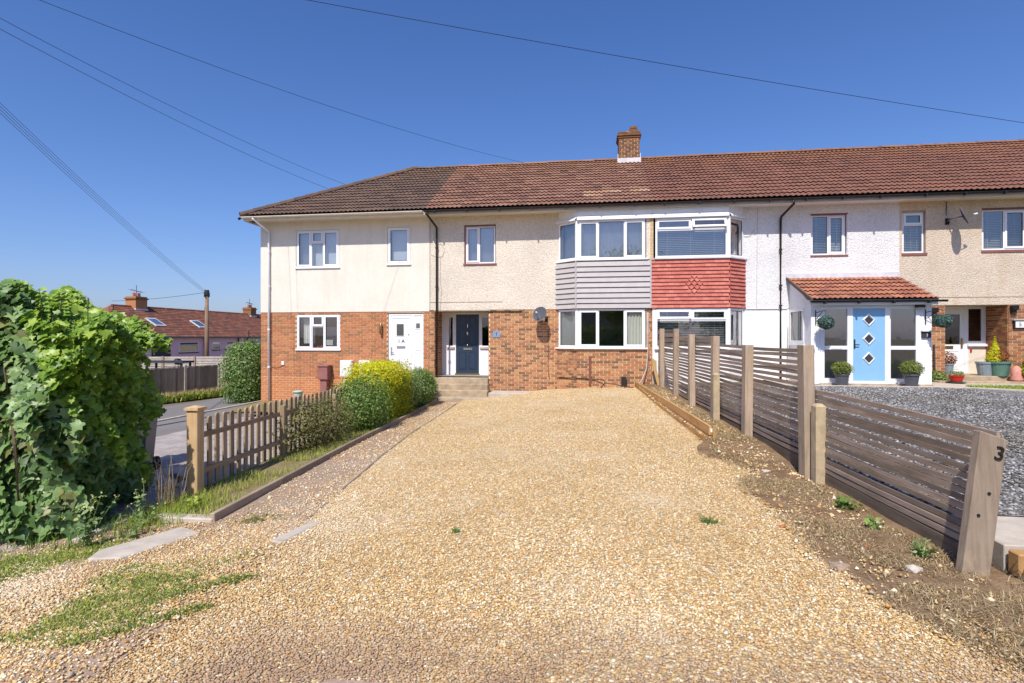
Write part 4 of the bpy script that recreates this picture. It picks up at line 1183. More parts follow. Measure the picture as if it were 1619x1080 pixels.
# chimney (shared by the middle of the terrace)
ch = thing('chimney_stack', (1.4, 21.75, 8.0), 'sooty brick chimney with white flashing on the ridge', 'chimney')
cx0, cx1, cy0, cy1 = 1.02, 1.80, 21.35, 22.15
MB().box(cx0 + 0.012, cy0 + 0.012, 7.9, cx1 - 0.012, cy1 - 0.012, 9.30).build('core', 'mortar', ch)
bk = [(frame((cx0, cy0, 0)), cx1 - cx0), (frame((cx0, cy1, 0), RAD(-90)), cy1 - cy0), (frame((cx1, cy0, 0), RAD(90)), cy1 - cy0)]
for f_, l_ in bk:
    bricks(ch, 0, l_, 8.2, 9.22, f_ @ Matrix.Translation((0, 0.01, 0)), 'brick_ch', (), 0)
for (e, za, zb) in ((0.03, 9.22, 9.285), (0.065, 9.295, 9.36), (0.03, 9.37, 9.46)):
    MB().box(cx0 - e, cy0 - e, za, cx1 + e, cy1 + e, zb).build('oversail_course', 'brick_ch', ch, bevel=0.01)
MB().lathe([(0.36, 9.46), (0.3, 9.52), (0.12, 9.55)], (1.41, 21.75, 0), 12).build('flaunching', 'concrete', ch)
MB().box(1.40, 21.42, 9.47, 1.74, 21.72, 9.585).box(1.46, 21.44, 9.6, 1.71, 21.68, 9.70).build('cap_brick', 'brick_ch', ch, bevel=0.012)
m = MB(); m.box(cx0 - 0.05, cy0 - 0.06, 8.2, cx1 + 0.05, cy0 - 0.011, 8.44); m.box(cx0 - 0.04, cy0 - 0.011, 8.3, cx0 - 0.011, cy1, 8.62); m.box(cx1 + 0.011, cy0 - 0.011, 8.3, cx1 + 0.04, cy1, 8.62)
m.build('flashing', 'lead', ch, bevel=0.006)

# ================================================================== house 3 (white, porch) -> centre right
h2 = wroot((XC + XD) / 2, 0.2, 'white pebbledash house with red tile hung bay and blue door porch')
up2 = [(6.57, 7.59, 4.12, 5.36)]
m = wall(MB(), 4.4, XD, 2.52, 5.66, F - 0.02, up2, 0.13)
m.quad((4.4, F - 0.02, 2.52), (XD, F - 0.02, 2.52), (XD, F + 0.03, 2.52), (4.4, F + 0.03, 2.52))
o = m.build('rendered_wall', 'peb_white', h2); tag(o, 'white painted pebbledash upper wall')
wall(MB(), 4.4, XD, -0.2, 2.52, F, (), 0).build('painted_wall', 'white_wall', h2)
shell(h2, XC, XD, 'peb_white')
MB().box(4.7, F - 0.035, 2.50, 5.9, F - 0.0, 2.53).build('drip_bead', 'white_wall', h2)
w2 = window(h2, 6.60, 7.56, 4.12, 5.33, frame((0, F + 0.06, 0)), [(1, [(1, 'f')]), (1, [(1, 'c')])], 'glass')
MB().box(6.55, F - 0.04, 4.06, 7.61, F + 0.06, 4.115).build("sill", "sill_red", w2, bevel=0.004)
MB().box(6.55, F - 0.025, 5.33, 7.61, F + 0.06, 5.37).build("reveal_trim", "sill_red", w2, bevel=0.004)
blind(6.66, 7.50, 4.17, 5.28, frame((0, F + 0.2, 0)), 'grey venetian blind in the white house window above the porch')
for x in (5.15, 5.98): airbrick(h2, x, 5.56, 'peb_white')
fb2, lb2 = bay_frame(A2, B2); fd2, ld2 = bay_frame(B2, D2)
bay_solid(h2, 'bay_lower_wall', [A2, B2, D2, (XC, F)], -0.5, 1.27, 'white_wall')
for (z0, z1, gl, opn) in ((1.31, 2.51, 'glass', ((0, 0),)), (4.06, 5.27, 'glass_up', ((1, 0),))):
    xm = (0.09 + lb2 - 0.02) / 2
    wv = MB()
    # transom window: two top-hung lights over one fixed pane
    xf2 = fb2
    fr_ = 0.06
    wdw = window(h2, 0.09, lb2 - 0.03, z0 + 0.0, z1, xf2, [(1, [(0.27, 'c'), (0.73, 'f')])] if False else [(1, [(1, 'f')])], gl, fr=fr_)
    for ch_ in list(wdw.children):
        bpy.data.objects.remove(ch_)
    a, b = 0.09 + fr_, lb2 - 0.03 - fr_
    zt = z1 - fr_; zr = z1 - 0.36
    m = MB().box(a, 0.003, zr - 0.03, b, 0.066, zr + 0.03).box(xm - 0.03, 0.004, zr + 0.03, xm + 0.03, 0.065, zt)
    m.build('transom', 'white', wdw, xf2, bevel=0.004)
    MB().quad((a, 0.012, z0 + fr_), (b, 0.012, z0 + fr_), (b, 0.012, zr - 0.03), (a, 0.012, zr - 0.03)).build('pane', gl, wdw, xf2)
    for i, (p, q) in enumerate(((a, xm - 0.03), (xm + 0.03, b))):
        loc = xf2
        if (i, 0) in opn:
            loc = xf2 @ Matrix.Translation((0, -0.02, zt)) @ Matrix.Rotation(RAD(-24), 4, 'X') @ Matrix.Translation((0, 0, -zt))
        e, qd = 0.012, 0.05
        s = MB(); s.box(p - e, -0.02, zr + 0.03 - e, p + qd, 0.03, zt + e); s.box(q - qd, -0.02, zr + 0.03 - e, q + e, 0.03, zt + e)
        s.box(p + qd, -0.019, zt - qd, q - qd, 0.03, zt + e); s.box(p + qd, -0.019, zr + 0.03 - e, q - qd, 0.03, zr + 0.03 + qd)
        s.build('sash', 'white', wdw, loc, bevel=0.004)
        MB().quad((p + qd, 0.01, zr + 0.03 + qd), (q - qd, 0.01, zr + 0.03 + qd), (q - qd, 0.01, zt - qd), (p + qd, 0.01, zt - qd)).build('pane', gl, wdw, loc)
    window(h2, 0.03, ld2 - 0.07, z0, z1, fd2, [(1, [(1, 'f')])], gl, fr=0.07)
    MB().tube([(B2[0], B2[1] + 0.03, z0), (B2[0], B2[1] + 0.03, z1)], 0.06, 10).build('corner_post', 'white', h2)
    s = MB(); s.prism([(XC + 0.06, BY - 0.08), (B2[0] + 0.05, BY - 0.08), (D2[0] + 0.1, F), (D2[0] - 0.2, F), (B2[0] - 0.05, BY + 0.1), (XC + 0.06, BY + 0.1)], z0 - 0.05, z0 - 0.003, 2)
    s.build('bay_sill', 'lead' if z0 > 3 else 'white', h2, bevel=0.005)
    lv = 'upper' if z0 > 3 else 'lower'
    blind(0.16, lb2 - 0.1, z0 + 0.05, z1 - 0.05, fb2 @ Matrix.Translation((0, 0.14, 0)), f'wide grey venetian blind in the {lv} white bay window', step=0.055)
    blind(0.12, ld2 - 0.12, z0 + 0.05, z1 - 0.05, fd2 @ Matrix.Translation((0, 0.12, 0)), f'narrow grey venetian blind in the angled pane of the {lv} white bay', step=0.055)
MB().box(XC + 0.0, BY + 0.001, 1.27, XC + 0.09, BY + 0.2, 2.54).build('party_pier', 'white_wall', h2)
MB().box(1.99, BY - 0.06, 1.60, 2.04, BY - 0.0, 1.72).build('cable_box', 'black', h2)
bay_head(h2, [(XC + 0.002, BY), B2, D2])
# hung tiles
bay_solid(h2, 'bay_apron_wall', [(XC - 0.02, BY - 0.005), (B2[0], BY - 0.005), (D2[0] - 0.02, F), (XC - 0.02, F)], 2.53, 4.02, 'tile_hung')
rows = 13
rh = (4.0 - 2.535) / rows
HT = {}
def hung(wd, scallop=False):
    k_ = (round(wd, 3), scallop)
    if k_ in HT: return HT[k_]
    m = MB()
    if scallop:
        n = 8
        edge = [(wd * i / n, 0.068 - 0.075 * math.sin(PI * i / n)) for i in range(n + 1)]
    else:
        edge = [(0, 0), (wd, 0)]
    n = len(edge)
    for (x, z) in edge: m.v.append((x, -0.044, z))
    for (x, z) in edge: m.v.append((x, -0.006, z - 0.001))
    for (x, z) in edge: m.v.append((x, 0.0, rh + 0.02))
    for i in range(n - 1):
        m.f.append((i, i + 1, n + i + 1, n + i)); m.f.append((i, 2 * n + i, 2 * n + i + 1, i + 1))
    m.f.append((0, n, 2 * n)); m.f.append((n - 1, 3 * n - 1, 2 * n - 1))
    HT[k_] = m.mesh('hung_tile', 'tile_hung')
    return HT[k_]
hb, lhb = bay_frame((XC - 0.03, BY - 0.012), (B2[0] + 0.02, BY - 0.012))
hd, lhd = bay_frame((B2[0] + 0.02, BY - 0.012), (D2[0] + 0.0, F))
tw_ = 0.168
for r_ in range(rows):
    for f_, l_, isf in ((hb, lhb, True), (hd, lhd, False)):
        x = -(tw_ / 2) * (r_ % 2)
        while x < l_ - 0.01:
            a, b = max(0, x), min(l_, x + tw_ - 0.003)
            x += tw_
            if b - a < 0.03: continue
            cc = (a + b) / 2
            sc = False
            if isf:
                cnt = {4: 0.5, 5: 1, 6: 1.5, 7: 1, 8: 0.5}.get(r_)
                if cnt and abs(cc - 1.32) < cnt * tw_ + 0.02 and b - a > 0.16: sc = True
            inst('hung_tile', hung(b - a, sc), h2, f_ @ Matrix.Translation((a, rnd.uniform(-0.002, 0.002), 2.535 + r_ * rh + rnd.uniform(-0.003, 0.003))))
MB().box(XC - 0.03, BY - 0.05, 4.0, XC + 0.05, BY + 0.0, 4.06).build('mortar_patch', 'slab', h2)
roof2 = roof_base(h2, XC, XD, 'tile_old').build('roof', 'shade_underlay', h2); tag(roof2, 'plain red brown tiled roof')
tiled_slope(roof2, XC, XD, 16, ROOF_XF, 'tile_old', 300)
ridge_caps(roof2, 1.82, XD, 'tile_old')
MB().box(4.3, EAVE_Y + 0.06, 5.635, XD, F + 0.02, 5.668).box(XC, BY + 0.02, 5.64, 4.3, F + 0.02, 5.669).build('soffit', 'white', h2)
MB().box(XC, EAVE_Y + 0.04, 5.59, XD, EAVE_Y + 0.06, 5.72).build('fascia', 'fascia_grey', h2)
gutter(h2, [(XC, EAVE_Y - 0.03, 5.71), (XD, EAVE_Y - 0.03, 5.71)], 0.056, 'brownpipe', (1.0, 'black'))
pipe(h2, [(5.86, EAVE_Y - 0.03, 5.66), (5.86, EAVE_Y - 0.03, 5.55), (5.70, F - 0.1, 5.30), (5.68, F - 0.09, 5.2), (5.68, F - 0.09, 0.25)], 0.036, 'brownpipe', (4.3, 3.2, 2.6))
MB().tube([(5.03, F - 0.03, 5.6), (5.02, F - 0.035, 4.4), (5.0, F - 0.03, 2.5)], 0.008, 5).tube([(4.62, F - 0.02, 4.72), (4.8, F - 0.05, 4.75), (4.95, F - 0.03, 4.95)], 0.008, 5).build('cable', 'fascia_grey', h2)

# porch
pc = thing('porch', (7.45, 16.9, 0.3), 'white porch with orange tiled lean-to roof and sky blue door', 'porch')
PX0, PX1, PY = 5.95, 8.96, 16.1
PBZ = 0.36
PF = frame((0, PY, 0))
m = MB()
m.box(PX0, PY, PBZ, 6.20, PY + 0.12, 2.50); m.box(8.66, PY, PBZ, PX1, PY + 0.12, 2.50); m.box(PX0 + 0.001, PY + 0.001, 2.47, PX1 - 0.001, PY + 0.119, 2.62)
m.build('front_wall', 'white_wall', pc)
for xs_, xe in ((PX0 + 0.003, PX0 + 0.12), (PX1 - 0.12, PX1 - 0.003)):
    m = MB()
    side = [(PY + 0.12, PBZ), (F - 0.01, PBZ), (F - 0.01, 3.40), (PY + 0.12, 2.60)]
    if xe < 7:
        # left cheek has a window opening
        for poly in ([(PY + .12, PBZ), (F - .01, PBZ), (F - .01, 1.44), (PY + .12, 1.44)], [(PY + .12, 1.44), (16.57, 1.44), (16.57, 2.48), (PY + .12, 2.48)], [(17.72, 1.44), (F - .01, 1.44), (F - .01, 2.48), (17.72, 2.48)], [(PY + .12, 2.48), (F - .01, 2.48), (F - .01, 3.40), (PY + .12, 2.60)]):
            m.prism(poly, xs_, xe, 0)
    else:
        m.prism(side, xs_, xe, 0)
    m.build('side_wall', 'white_wall', pc)
window(pc, -17.72, -16.57, 1.44, 2.48, Matrix.Translation((PX0 + 0.0, 0, 0)) @ Matrix.Rotation(RAD(-90), 4, 'Z'), [(1, [(1, 'c')])], 'glass', sill=0.05)
drape(-17.4, -16.7, 1.5, 2.42, Matrix.Translation((PX0 + 0.16, 0, 0)) @ Matrix.Rotation(RAD(-90), 4, 'Z'), 'white curtain in the side window of the porch', 'bone', seed=6)
# glazed front
m = MB()
for x in (6.20, 6.87, 7.81, 8.57):
    m.box(x, -0.02, PBZ + 0.02, x + (0.09 if x in (6.20, 8.57) else 0.14), 0.06, 2.47)
m.box(6.29, -0.019, 2.40, 6.87, 0.06, 2.47); m.box(7.95, -0.019, 2.40, 8.57, 0.06, 2.47); m.box(7.01, -0.019, 2.42, 7.81, 0.06, 2.47)
m.box(6.29, -0.019, 1.30, 6.87, 0.06, 1.40); m.box(7.95, -0.019, 1.30, 8.57, 0.06, 1.40)
m.box(6.29, -0.019, PBZ + 0.02, 6.87, 0.06, PBZ + 0.16); m.box(7.95, -0.019, PBZ + 0.02, 8.57, 0.06, PBZ + 0.16); m.box(7.01, -0.018, PBZ + 0.02, 7.81, 0.06, PBZ + 0.09)
gfr = m.build('glazed_frame', 'white', pc, PF, bevel=0.005)
for (a, b) in ((6.29, 6.87), (7.95, 8.57)):
    for (c, d) in ((PBZ + 0.16, 1.30), (1.40, 2.40)):
        MB().quad((a, 0.02, c), (b, 0.02, c), (b, 0.02, d), (a, 0.02, d)).build('pane', 'glass_up', gfr, PF)
MB().box(6.46, -0.03, 1.32, 6.74, -0.018, 1.38).build('letterbox', 'white', gfr, PF, bevel=0.003)
leaf = MB().box(7.01, 0.0, PBZ + 0.09, 7.81, 0.05, 2.42).build('door', 'blue', pc, PF); tag(leaf, 'sky blue door with three diamond lights')
for zc in (2.10, 1.59, 1.06):
    for (r, yy, mt, nm) in ((0.165, -0.012, 'white', 'diamond_frame'), (0.105, -0.02, 'glass_dark', 'pane')):
        if nm == 'pane':
            MB().quad((7.41 - r, yy, zc), (7.41, yy, zc - r * 1.12), (7.41 + r, yy, zc), (7.41, yy, zc + r * 1.12)).build(nm, 'charcoal', leaf, PF)
        else:
            mm = MB(); R0, R1 = r, r * 0.66
            P0 = [(7.41 - R0, zc), (7.41, zc - R0 * 1.12), (7.41 + R0, zc), (7.41, zc + R0 * 1.12)]
            P1 = [(7.41 - R1, zc), (7.41, zc - R1 * 1.12), (7.41 + R1, zc), (7.41, zc + R1 * 1.12)]
            mm.v = [(x, -0.002, z) for x, z in P0] + [(x, -0.03, z) for x, z in [(7.41 + (x - 7.41) * .83, zc + (z - zc) * .83) for x, z in P0]] + [(x, -0.012, z) for x, z in P1]
            for i in range(4):
                j = (i + 1) % 4
                mm.f += [(i, j, 4 + j, 4 + i), (4 + i, 4 + j, 8 + j, 8 + i)]
            mm.build(nm, 'white', leaf, PF)
MB().box(7.035, -0.02, 1.33, 7.07, 0, 1.58).box(7.035, -0.06, 1.42, 7.16, -0.045, 1.445).build('door_handle', 'black', leaf, PF, bevel=0.004)
MB().box(6.16, -0.09, PBZ - 0.22, 8.96, 0.12, PBZ + 0.02).build('plinth', 'concrete', pc, PF)
# porch roof
PZ0, PZ1, PYE = 2.66, 3.44, 15.86
pp = math.atan2(PZ1 - PZ0, F - PYE)
pxf = Matrix.Translation((0, PYE, PZ0)) @ Matrix.Rotation(pp, 4, 'X')
proof = MB().quad((5.87, PYE, PZ0 - 0.02), (9.02, PYE, PZ0 - 0.02), (9.02, F - 0.01, PZ1 - 0.02), (5.87, F - 0.01, PZ1 - 0.02)).build('roof', 'shade_underlay', pc); tag(proof, 'orange clay tiled lean-to roof')
tiled_slope(proof, 5.90, 9.02, 6, pxf, 'tile_porch', 300, gauge=0.345, tw=0.26)
MB().add([(5.85, PYE - 0.02, PZ0 - 0.06), (5.85, F, PZ1 - 0.06), (5.85, F, PZ1 + 0.03), (5.85, PYE - 0.02, PZ0 + 0.03), (5.90, PYE - 0.02, PZ0 - 0.06), (5.90, F, PZ1 - 0.06), (5.90, F, PZ1 + 0.03), (5.90, PYE - 0.02, PZ0 + 0.03)],
         [(0, 1, 2, 3), (4, 7, 6, 5), (0, 3, 7, 4), (3, 2, 6, 7), (0, 4, 5, 1)]).build('verge_board', 'tile_dark', pc)
MB().box(5.85, F - 0.05, PZ1 - 0.02, 9.03, F - 0.021, PZ1 + 0.13).build('flashing', 'lead', pc)
MB().box(5.86, PYE + 0.03, 2.50, 9.0, PYE + 0.05, 2.64).box(5.86, PYE + 0.05, 2.625, 9.0, PY, 2.64).build('fascia', 'white', pc)
gutter(pc, [(5.84, PYE - 0.03, 2.62), (9.18, PYE - 0.03, 2.62)], 0.055, 'black', (0.85, 'black'))
t = thing('security_light', (8.62, PY, 2.4), 'black floodlight under the right end of the porch gutter', 'floodlight')
MB().box(8.52, PY - 0.14, 2.42, 8.74, PY - 0.05, 2.52).build('housing', 'black', t, bevel=0.008)
MB().box(8.54, PY - 0.145, 2.40, 8.72, PY - 0.13, 2.43).build('lens', 'brass', t)
MB().box(8.60, PY - 0.06, 2.44, 8.66, PY, 2.5).build('bracket', 'black', t)

# ================================================================== right house
h3 = wroot((XD + XE) / 2, 0.2, 'right-hand house with stained tan pebbledash, brick ground floor and white glazed door')
up3 = [(9.10, 9.74, 4.10, 5.38), (11.22, 12.46, 4.14, 5.38)]
wall(MB(), XD, XE, 2.58, 5.66, F - 0.02, up3, 0.13).quad((XD, F - 0.02, 2.58), (XE, F - 0.02, 2.58), (XE, F + .9, 2.58), (XD, F + .9, 2.58)).build('rendered_wall', 'peb_tan', h3)
RC3 = (10.26, 11.92)
m = wall(MB(), XD, XE, -0.2, 2.58, F, [(RC3[0], RC3[1], -0.2, 2.58)], 0)
for xx in RC3: m.quad((xx, F, -0.2), (xx, F + 0.9, -0.2), (xx, F + 0.9, 2.58), (xx, F, 2.58))
bw = m.build('brick_wall', 'mortar', h3)
bricks(bw, XD, RC3[0], 0.2, 2.58, FR, 'brick3', (), 60)
bricks(bw, RC3[1], 13.4, 0.2, 2.58, FR, 'brick3', (), 100, key=lambda b: b[0])
bricks(bw, 0.0, 0.9, 0.2, 2.58, frame((RC3[1], F + 0.01, 0), RAD(90)), 'brick3', (), 90)
bricks(bw, 13.4, XE, 0.2, 2.58, FR, 'brick3', (), 0)
shell(h3, XD, XE, 'peb_tan', right=True)
MB().box(XD + 0.5, F - 0.03, 2.80, 13.0, F - 0.019, 2.815).build('drip_bead', 'concrete', h3)
wa = window(h3, 9.13, 9.71, 4.13, 5.34, frame((0, F + 0.05, 0)), [(1, [(0.3, 'c'), (0.7, 'f')])], 'glass')
MB().box(9.08, F - 0.04, 4.04, 9.77, F + 0.05, 4.12).build('sill', 'sill_red', wa, bevel=0.005)
wb = window(h3, 11.26, 12.42, 4.17, 5.34, frame((0, F + 0.05, 0)), [(1, [(1, 'f')]), (1, [(1, 'c')])], 'glass')
MB().box(11.2, F - 0.04, 4.08, 12.48, F + 0.05, 4.16).build('sill', 'sill_red', wb, bevel=0.005)
MB().box(9.1, F - 0.024, 5.34, 9.74, F + 0.05, 5.385).build('reveal_trim', 'concrete', wa)
MB().box(11.22, F - 0.024, 5.34, 12.46, F + 0.05, 5.385).build('reveal_trim', 'sill_red', wb)
blind(9.2, 9.66, 4.2, 4.95, frame((0, F + 0.2, 0)), 'grey venetian blind in the narrow upper window of the tan house')
blind(11.33, 12.35, 4.22, 5.3, frame((0, F + 0.2, 0)), 'dark venetian blind in the upper window at the right edge', 'fascia_grey')
D3 = F + 0.88
E3 = frame((0, D3, 0))
fr = MB()
fr.box(10.28, 0, 0.52, 10.36, 0.08, 2.58); fr.box(11.30, 0, 0.52, 11.42, 0.08, 2.58); fr.box(11.78, 0, 1.42, 11.9, 0.08, 2.58)
fr.box(10.36, 0.001, 2.46, 11.30, 0.08, 2.58); fr.box(11.42, 0.001, 2.50, 11.78, 0.08, 2.58); fr.box(11.42, 0.001, 1.42, 11.78, 0.08, 1.52)
df = fr.build('door_frame', 'white', h3, E3, bevel=0.004)
MB().box(11.42, 0.01, 0.52, 11.9, 0.07, 1.40).build('side_panel', 'offwhite', df, E3)
MB().box(11.38, -0.07, 1.36, 11.92, 0.04, 1.42).build('sill', 'white', df, E3)
MB().quad((11.42, 0.03, 1.52), (11.78, 0.03, 1.52), (11.78, 0.03, 2.50), (11.42, 0.03, 2.50)).build('pane', 'glass_dark', df, E3)
lm = MB(); lm.box(10.36, 0.02, 0.55, 10.47, 0.07, 2.46); lm.box(11.19, 0.02, 0.55, 11.30, 0.07, 2.46); lm.box(10.47, 0.021, 2.34, 11.19, 0.07, 2.46); lm.box(10.47, 0.021, 0.55, 11.19, 0.07, 1.42)
leaf = lm.build('door', 'white', h3, E3); tag(leaf, 'white half-glazed door')
L3 = frame((0, D3 + 0.02, 0))
MB().quad((10.47, 0.02, 1.42), (11.19, 0.02, 1.42), (11.19, 0.02, 2.34), (10.47, 0.02, 2.34)).build('pane', 'glass_dark', leaf, L3)
door_panel_lines(leaf, [(10.5, 10.8, 0.65, 1.22), (10.86, 11.16, 0.65, 1.22)], 'white', L3)
MB().box(10.66, -0.014, 1.28, 11.0, 0.0, 1.37).build('letterbox', 'brass', leaf, L3)
MB().box(11.21, -0.03, 1.30, 11.26, 0, 1.60).build('door_handle', 'brass', leaf, L3, bevel=0.005)
MB().box(11.46, -0.015, 1.18, 11.51, 0.0, 1.28).build('bell', 'redpot', df, E3)
roof3 = roof_base(h3, XD, XE, 'tile_old').build('roof', 'shade_underlay', h3); tag(roof3, 'plain red brown tiled roof running out of view')
tiled_slope(roof3, XD, XE, 16, ROOF_XF, 'tile_old', 300)
ridge_caps(roof3, XD, XE, 'tile_old')
MB().box(XD, EAVE_Y + 0.06, 5.635, XE, F + 0.02, 5.668).build('soffit', 'offwhite', h3)
MB().box(XD, EAVE_Y + 0.04, 5.59, XE, EAVE_Y + 0.06, 5.72).build('fascia', 'fascia_grey', h3)
gutter(h3, [(XD, EAVE_Y - 0.03, 5.71), (XE, EAVE_Y - 0.03, 5.71)], 0.056, 'black', (1.0, 'black'))
MB().tube([(10.28, F - 0.035, 5.6), (10.27, F - 0.035, 5.2)], 0.009, 5).build('cable', 'black', h3)
dish((10.5, F, 5.0), (10.42, F - 0.5, 5.07), 0.26, 22, 58, 'rusty satellite dish seen edge-on on the tan pebbledash wall', (10.30, F - 0.02, 5.02))
t = thing('front_steps', (11.2, 17.6, 0.3), 'two shallow concrete steps to the white glazed door on the right', 'steps')
MB().box(10.27, 17.55, 0.2, 12.0, F + 0.87, 0.52).build('step', 'step', t, bevel=0.018)
MB().box(9.75, 17.15, 0.2, 12.6, 17.549, 0.40).build('step', 'step', t, bevel=0.018)
t = thing('house_number_plaque', (12.17, F, 1.98), 'dark solar lamp plaque with white number panel on brown bricks', 'plaque')
MB().box(12.02, F - 0.07, 1.88, 12.34, F - 0.01, 2.12).build('box', 'black', t, bevel=0.01)
MB().box(12.0, F - 0.10, 2.12, 12.36, F - 0.01, 2.15).build('lid', 'fascia_grey', t)
MB().quad((12.06, F - 0.073, 1.91), (12.30, F - 0.073, 1.91), (12.30, F - 0.073, 2.09), (12.06, F - 0.073, 2.09)).build('panel', 'paper', t)
text('5', 0.15, 'numeral', t, Matrix.Translation((12.18, F - 0.076, 2.0)) @ FACING, 0.002)
t = thing('wall_lamp', (11.99, F, 2.5), 'black box lamp at the top of the right-hand brick reveal', 'lamp')
MB().box(11.94, F - 0.16, 2.42, 12.1, F - 0.01, 2.55).build('housing', 'black', t, bevel=0.008)
MB().box(11.96, F - 0.1, 2.32, 12.08, F - 0.01, 2.42).build('back_plate', 'brownpipe', t)
t = thing('wall_lamp', (9.95, F, 2.3), 'black lantern lamp on the brick pier between porch and white glazed door', 'lamp')
MB().box(9.84, F - 0.14, 2.36, 10.02, F - 0.01, 2.50).build('housing', 'black', t, bevel=0.008)
MB().lathe([(0.03, 2.10), (0.07, 2.14), (0.08, 2.26), (0.04, 2.34)], (9.93, F - 0.1, 0), 10).build('lantern', 'black', t)
t = thing('house_number_plaque', (8.84, PY, 1.73), 'dark plaque with pale lid on the right pier of the porch', 'plaque')
MB().box(8.70, PY - 0.05, 1.62, 8.92, PY, 1.78).build('plate', 'charcoal', t, bevel=0.006)
MB().box(8.69, PY - 0.09, 1.785, 8.93, PY, 1.82).build('lid', 'lead', t)
text('3', 0.10, 'lead', t, Matrix.Translation((8.82, PY - 0.052, 1.69)) @ FACING, 0.002)
# ================================================================== slatted fence on the right
FANG = math.atan(0.0524)
def fence_frame(y):       # local y along the fence away from the camera, local x to the right
    return Matrix.Translation((fence_x(y), y, 0)) @ Matrix.Rotation(FANG, 4, 'Z')
POSTS = [4.25, 6.86, 8.97, 10.78, 12.60, 14.37, 16.28, 17.62]
TOPS = [0.96, 1.55, 1.52, 1.66, 1.70, 1.85, 1.88, 1.89]
fn = thing('slatted_fence', (2.4, 10.5, 0.0), 'long weathered timber fence of thin horizontal slats and sleeper posts', 'fence')
for i, (y, tz) in enumerate(zip(POSTS, TOPS)):
    if i == 0:
        xf = fence_frame(y) @ Matrix.Translation((0.03, 0, -0.05)) @ Matrix.Rotation(RAD(9.0), 4, 'Y') @ Matrix.Rotation(RAD(-3), 4, 'X')
        p = MB().add([(-0.20, -0.05, -0.3), (-0.02, -0.05, -0.3), (-0.02, 0.03, -0.3), (-0.20, 0.03, -0.3), (-0.20, -0.05, 1.02), (-0.02, -0.05, 0.985), (-0.02, 0.03, 0.985), (-0.20, 0.03, 1.02)],
                     [(0, 3, 2, 1), (4, 5, 6, 7), (0, 1, 5, 4), (1, 2, 6, 5), (2, 3, 7, 6), (3, 0, 4, 7)]).build('post', 'fencepost', fn, xf, bevel=0.008)
        tag(p, 'leaning grey sleeper post bearing a black numeral 3')
        text('3', 0.135, 'numeral', p, xf @ Matrix.Translation((-0.068, -0.054, 0.88)) @ Matrix.Rotation(RAD(6), 4, 'Y') @ FACING, 0.008)
        for (u, zz) in ((-0.10, 0.60), (-0.15, 0.44)):
            MB().lathe([(0.011, 0.0), (0.011, 0.006)], (u, -0.051, zz), 8, Matrix.Rotation(RAD(90), 4, 'X')).build('bolt_hole', 'numeral', p, xf)
    else:
        wob = Matrix.Rotation(rnd.uniform(-0.015, 0.015), 4, 'Y') @ Matrix.Rotation(rnd.uniform(-0.01, 0.01), 4, 'X')
        MB().box(-0.12, -0.09, -0.2, 0.0, 0.09, tz).build('post', 'fencepost', fn, fence_frame(y) @ wob, bevel=0.006)
def slat_panel(y0, y1, zb, zt0, zt1, n, h, lean=0.0):
    L = (y1 - y0) / math.cos(FANG)
    for i in range(n):
        f = i / (n - 1)
        za = zb + (zt0 - zb - h) * f; zb_ = zb + (zt1 - zb - h) * f
        sag = rnd.uniform(-0.014, 0.010); ya = rnd.uniform(-0.02, 0.02)
        j0, j1 = rnd.uniform(-0.006, 0.006), rnd.uniform(-0.006, 0.006)
        x0 = 0.005 + rnd.uniform(0, 0.006); x1 = x0 + 0.022
        m = MB()
        K = 4
        for k in range(K + 1):
            g_ = k / K
            y = ya + (L + 0.02) * g_
            z = (za + j0) * (1 - g_) + (zb_ + j1) * g_ + sag * math.sin(PI * g_)
            bx = rnd.uniform(-0.003, 0.003) + lean * (z + 0.1) * (1 - g_) * 1.05 + (-0.02 * (1 - g_) if lean else 0)
            m.v += [(x0 + bx, y, z), (x1 + bx, y, z), (x1 + bx, y, z + h), (x0 + bx, y, z + h)]
        for k in range(K):
            b = 4 * k
            m.f += [(b, b + 1, b + 5, b + 4), (b + 1, b + 2, b + 6, b + 5), (b + 2, b + 3, b + 7, b + 6), (b + 3, b, b + 4, b + 7)]
        m.f += [(0, 3, 2, 1), (4 * K, 4 * K + 1, 4 * K + 2, 4 * K + 3)]
        m.build('slat', 'fence', fn, fence_frame(y0))
slat_panel(4.31, 6.86, 0.13, 0.97, 1.03, 15, 0.044, 0.145)
slat_panel(6.88, 8.96, 0.20, 1.50, 1.49, 19, 0.047)
slat_panel(8.98, 10.77, 0.20, 1.49, 1.50, 19, 0.047)
slat_panel(10.79, 12.58, 0.20, 1.64, 1.65, 21, 0.047)
slat_panel(12.61, 14.36, 0.20, 1.66, 1.68, 21, 0.047)
slat_panel(14.38, 16.27, 0.20, 1.83, 1.84, 23, 0.047)
slat_panel(16.29, 17.6, 0.20, 1.84, 1.86, 23, 0.047)
for a, b in zip(POSTS[:-1], POSTS[1:]):
    MB().box(0.012, 0.03, -0.1, 0.045, (b - a) - 0.03, 0.11 if a < 5 else 0.17).build('gravel_board', 'shadeboard', fn, fence_frame(a))
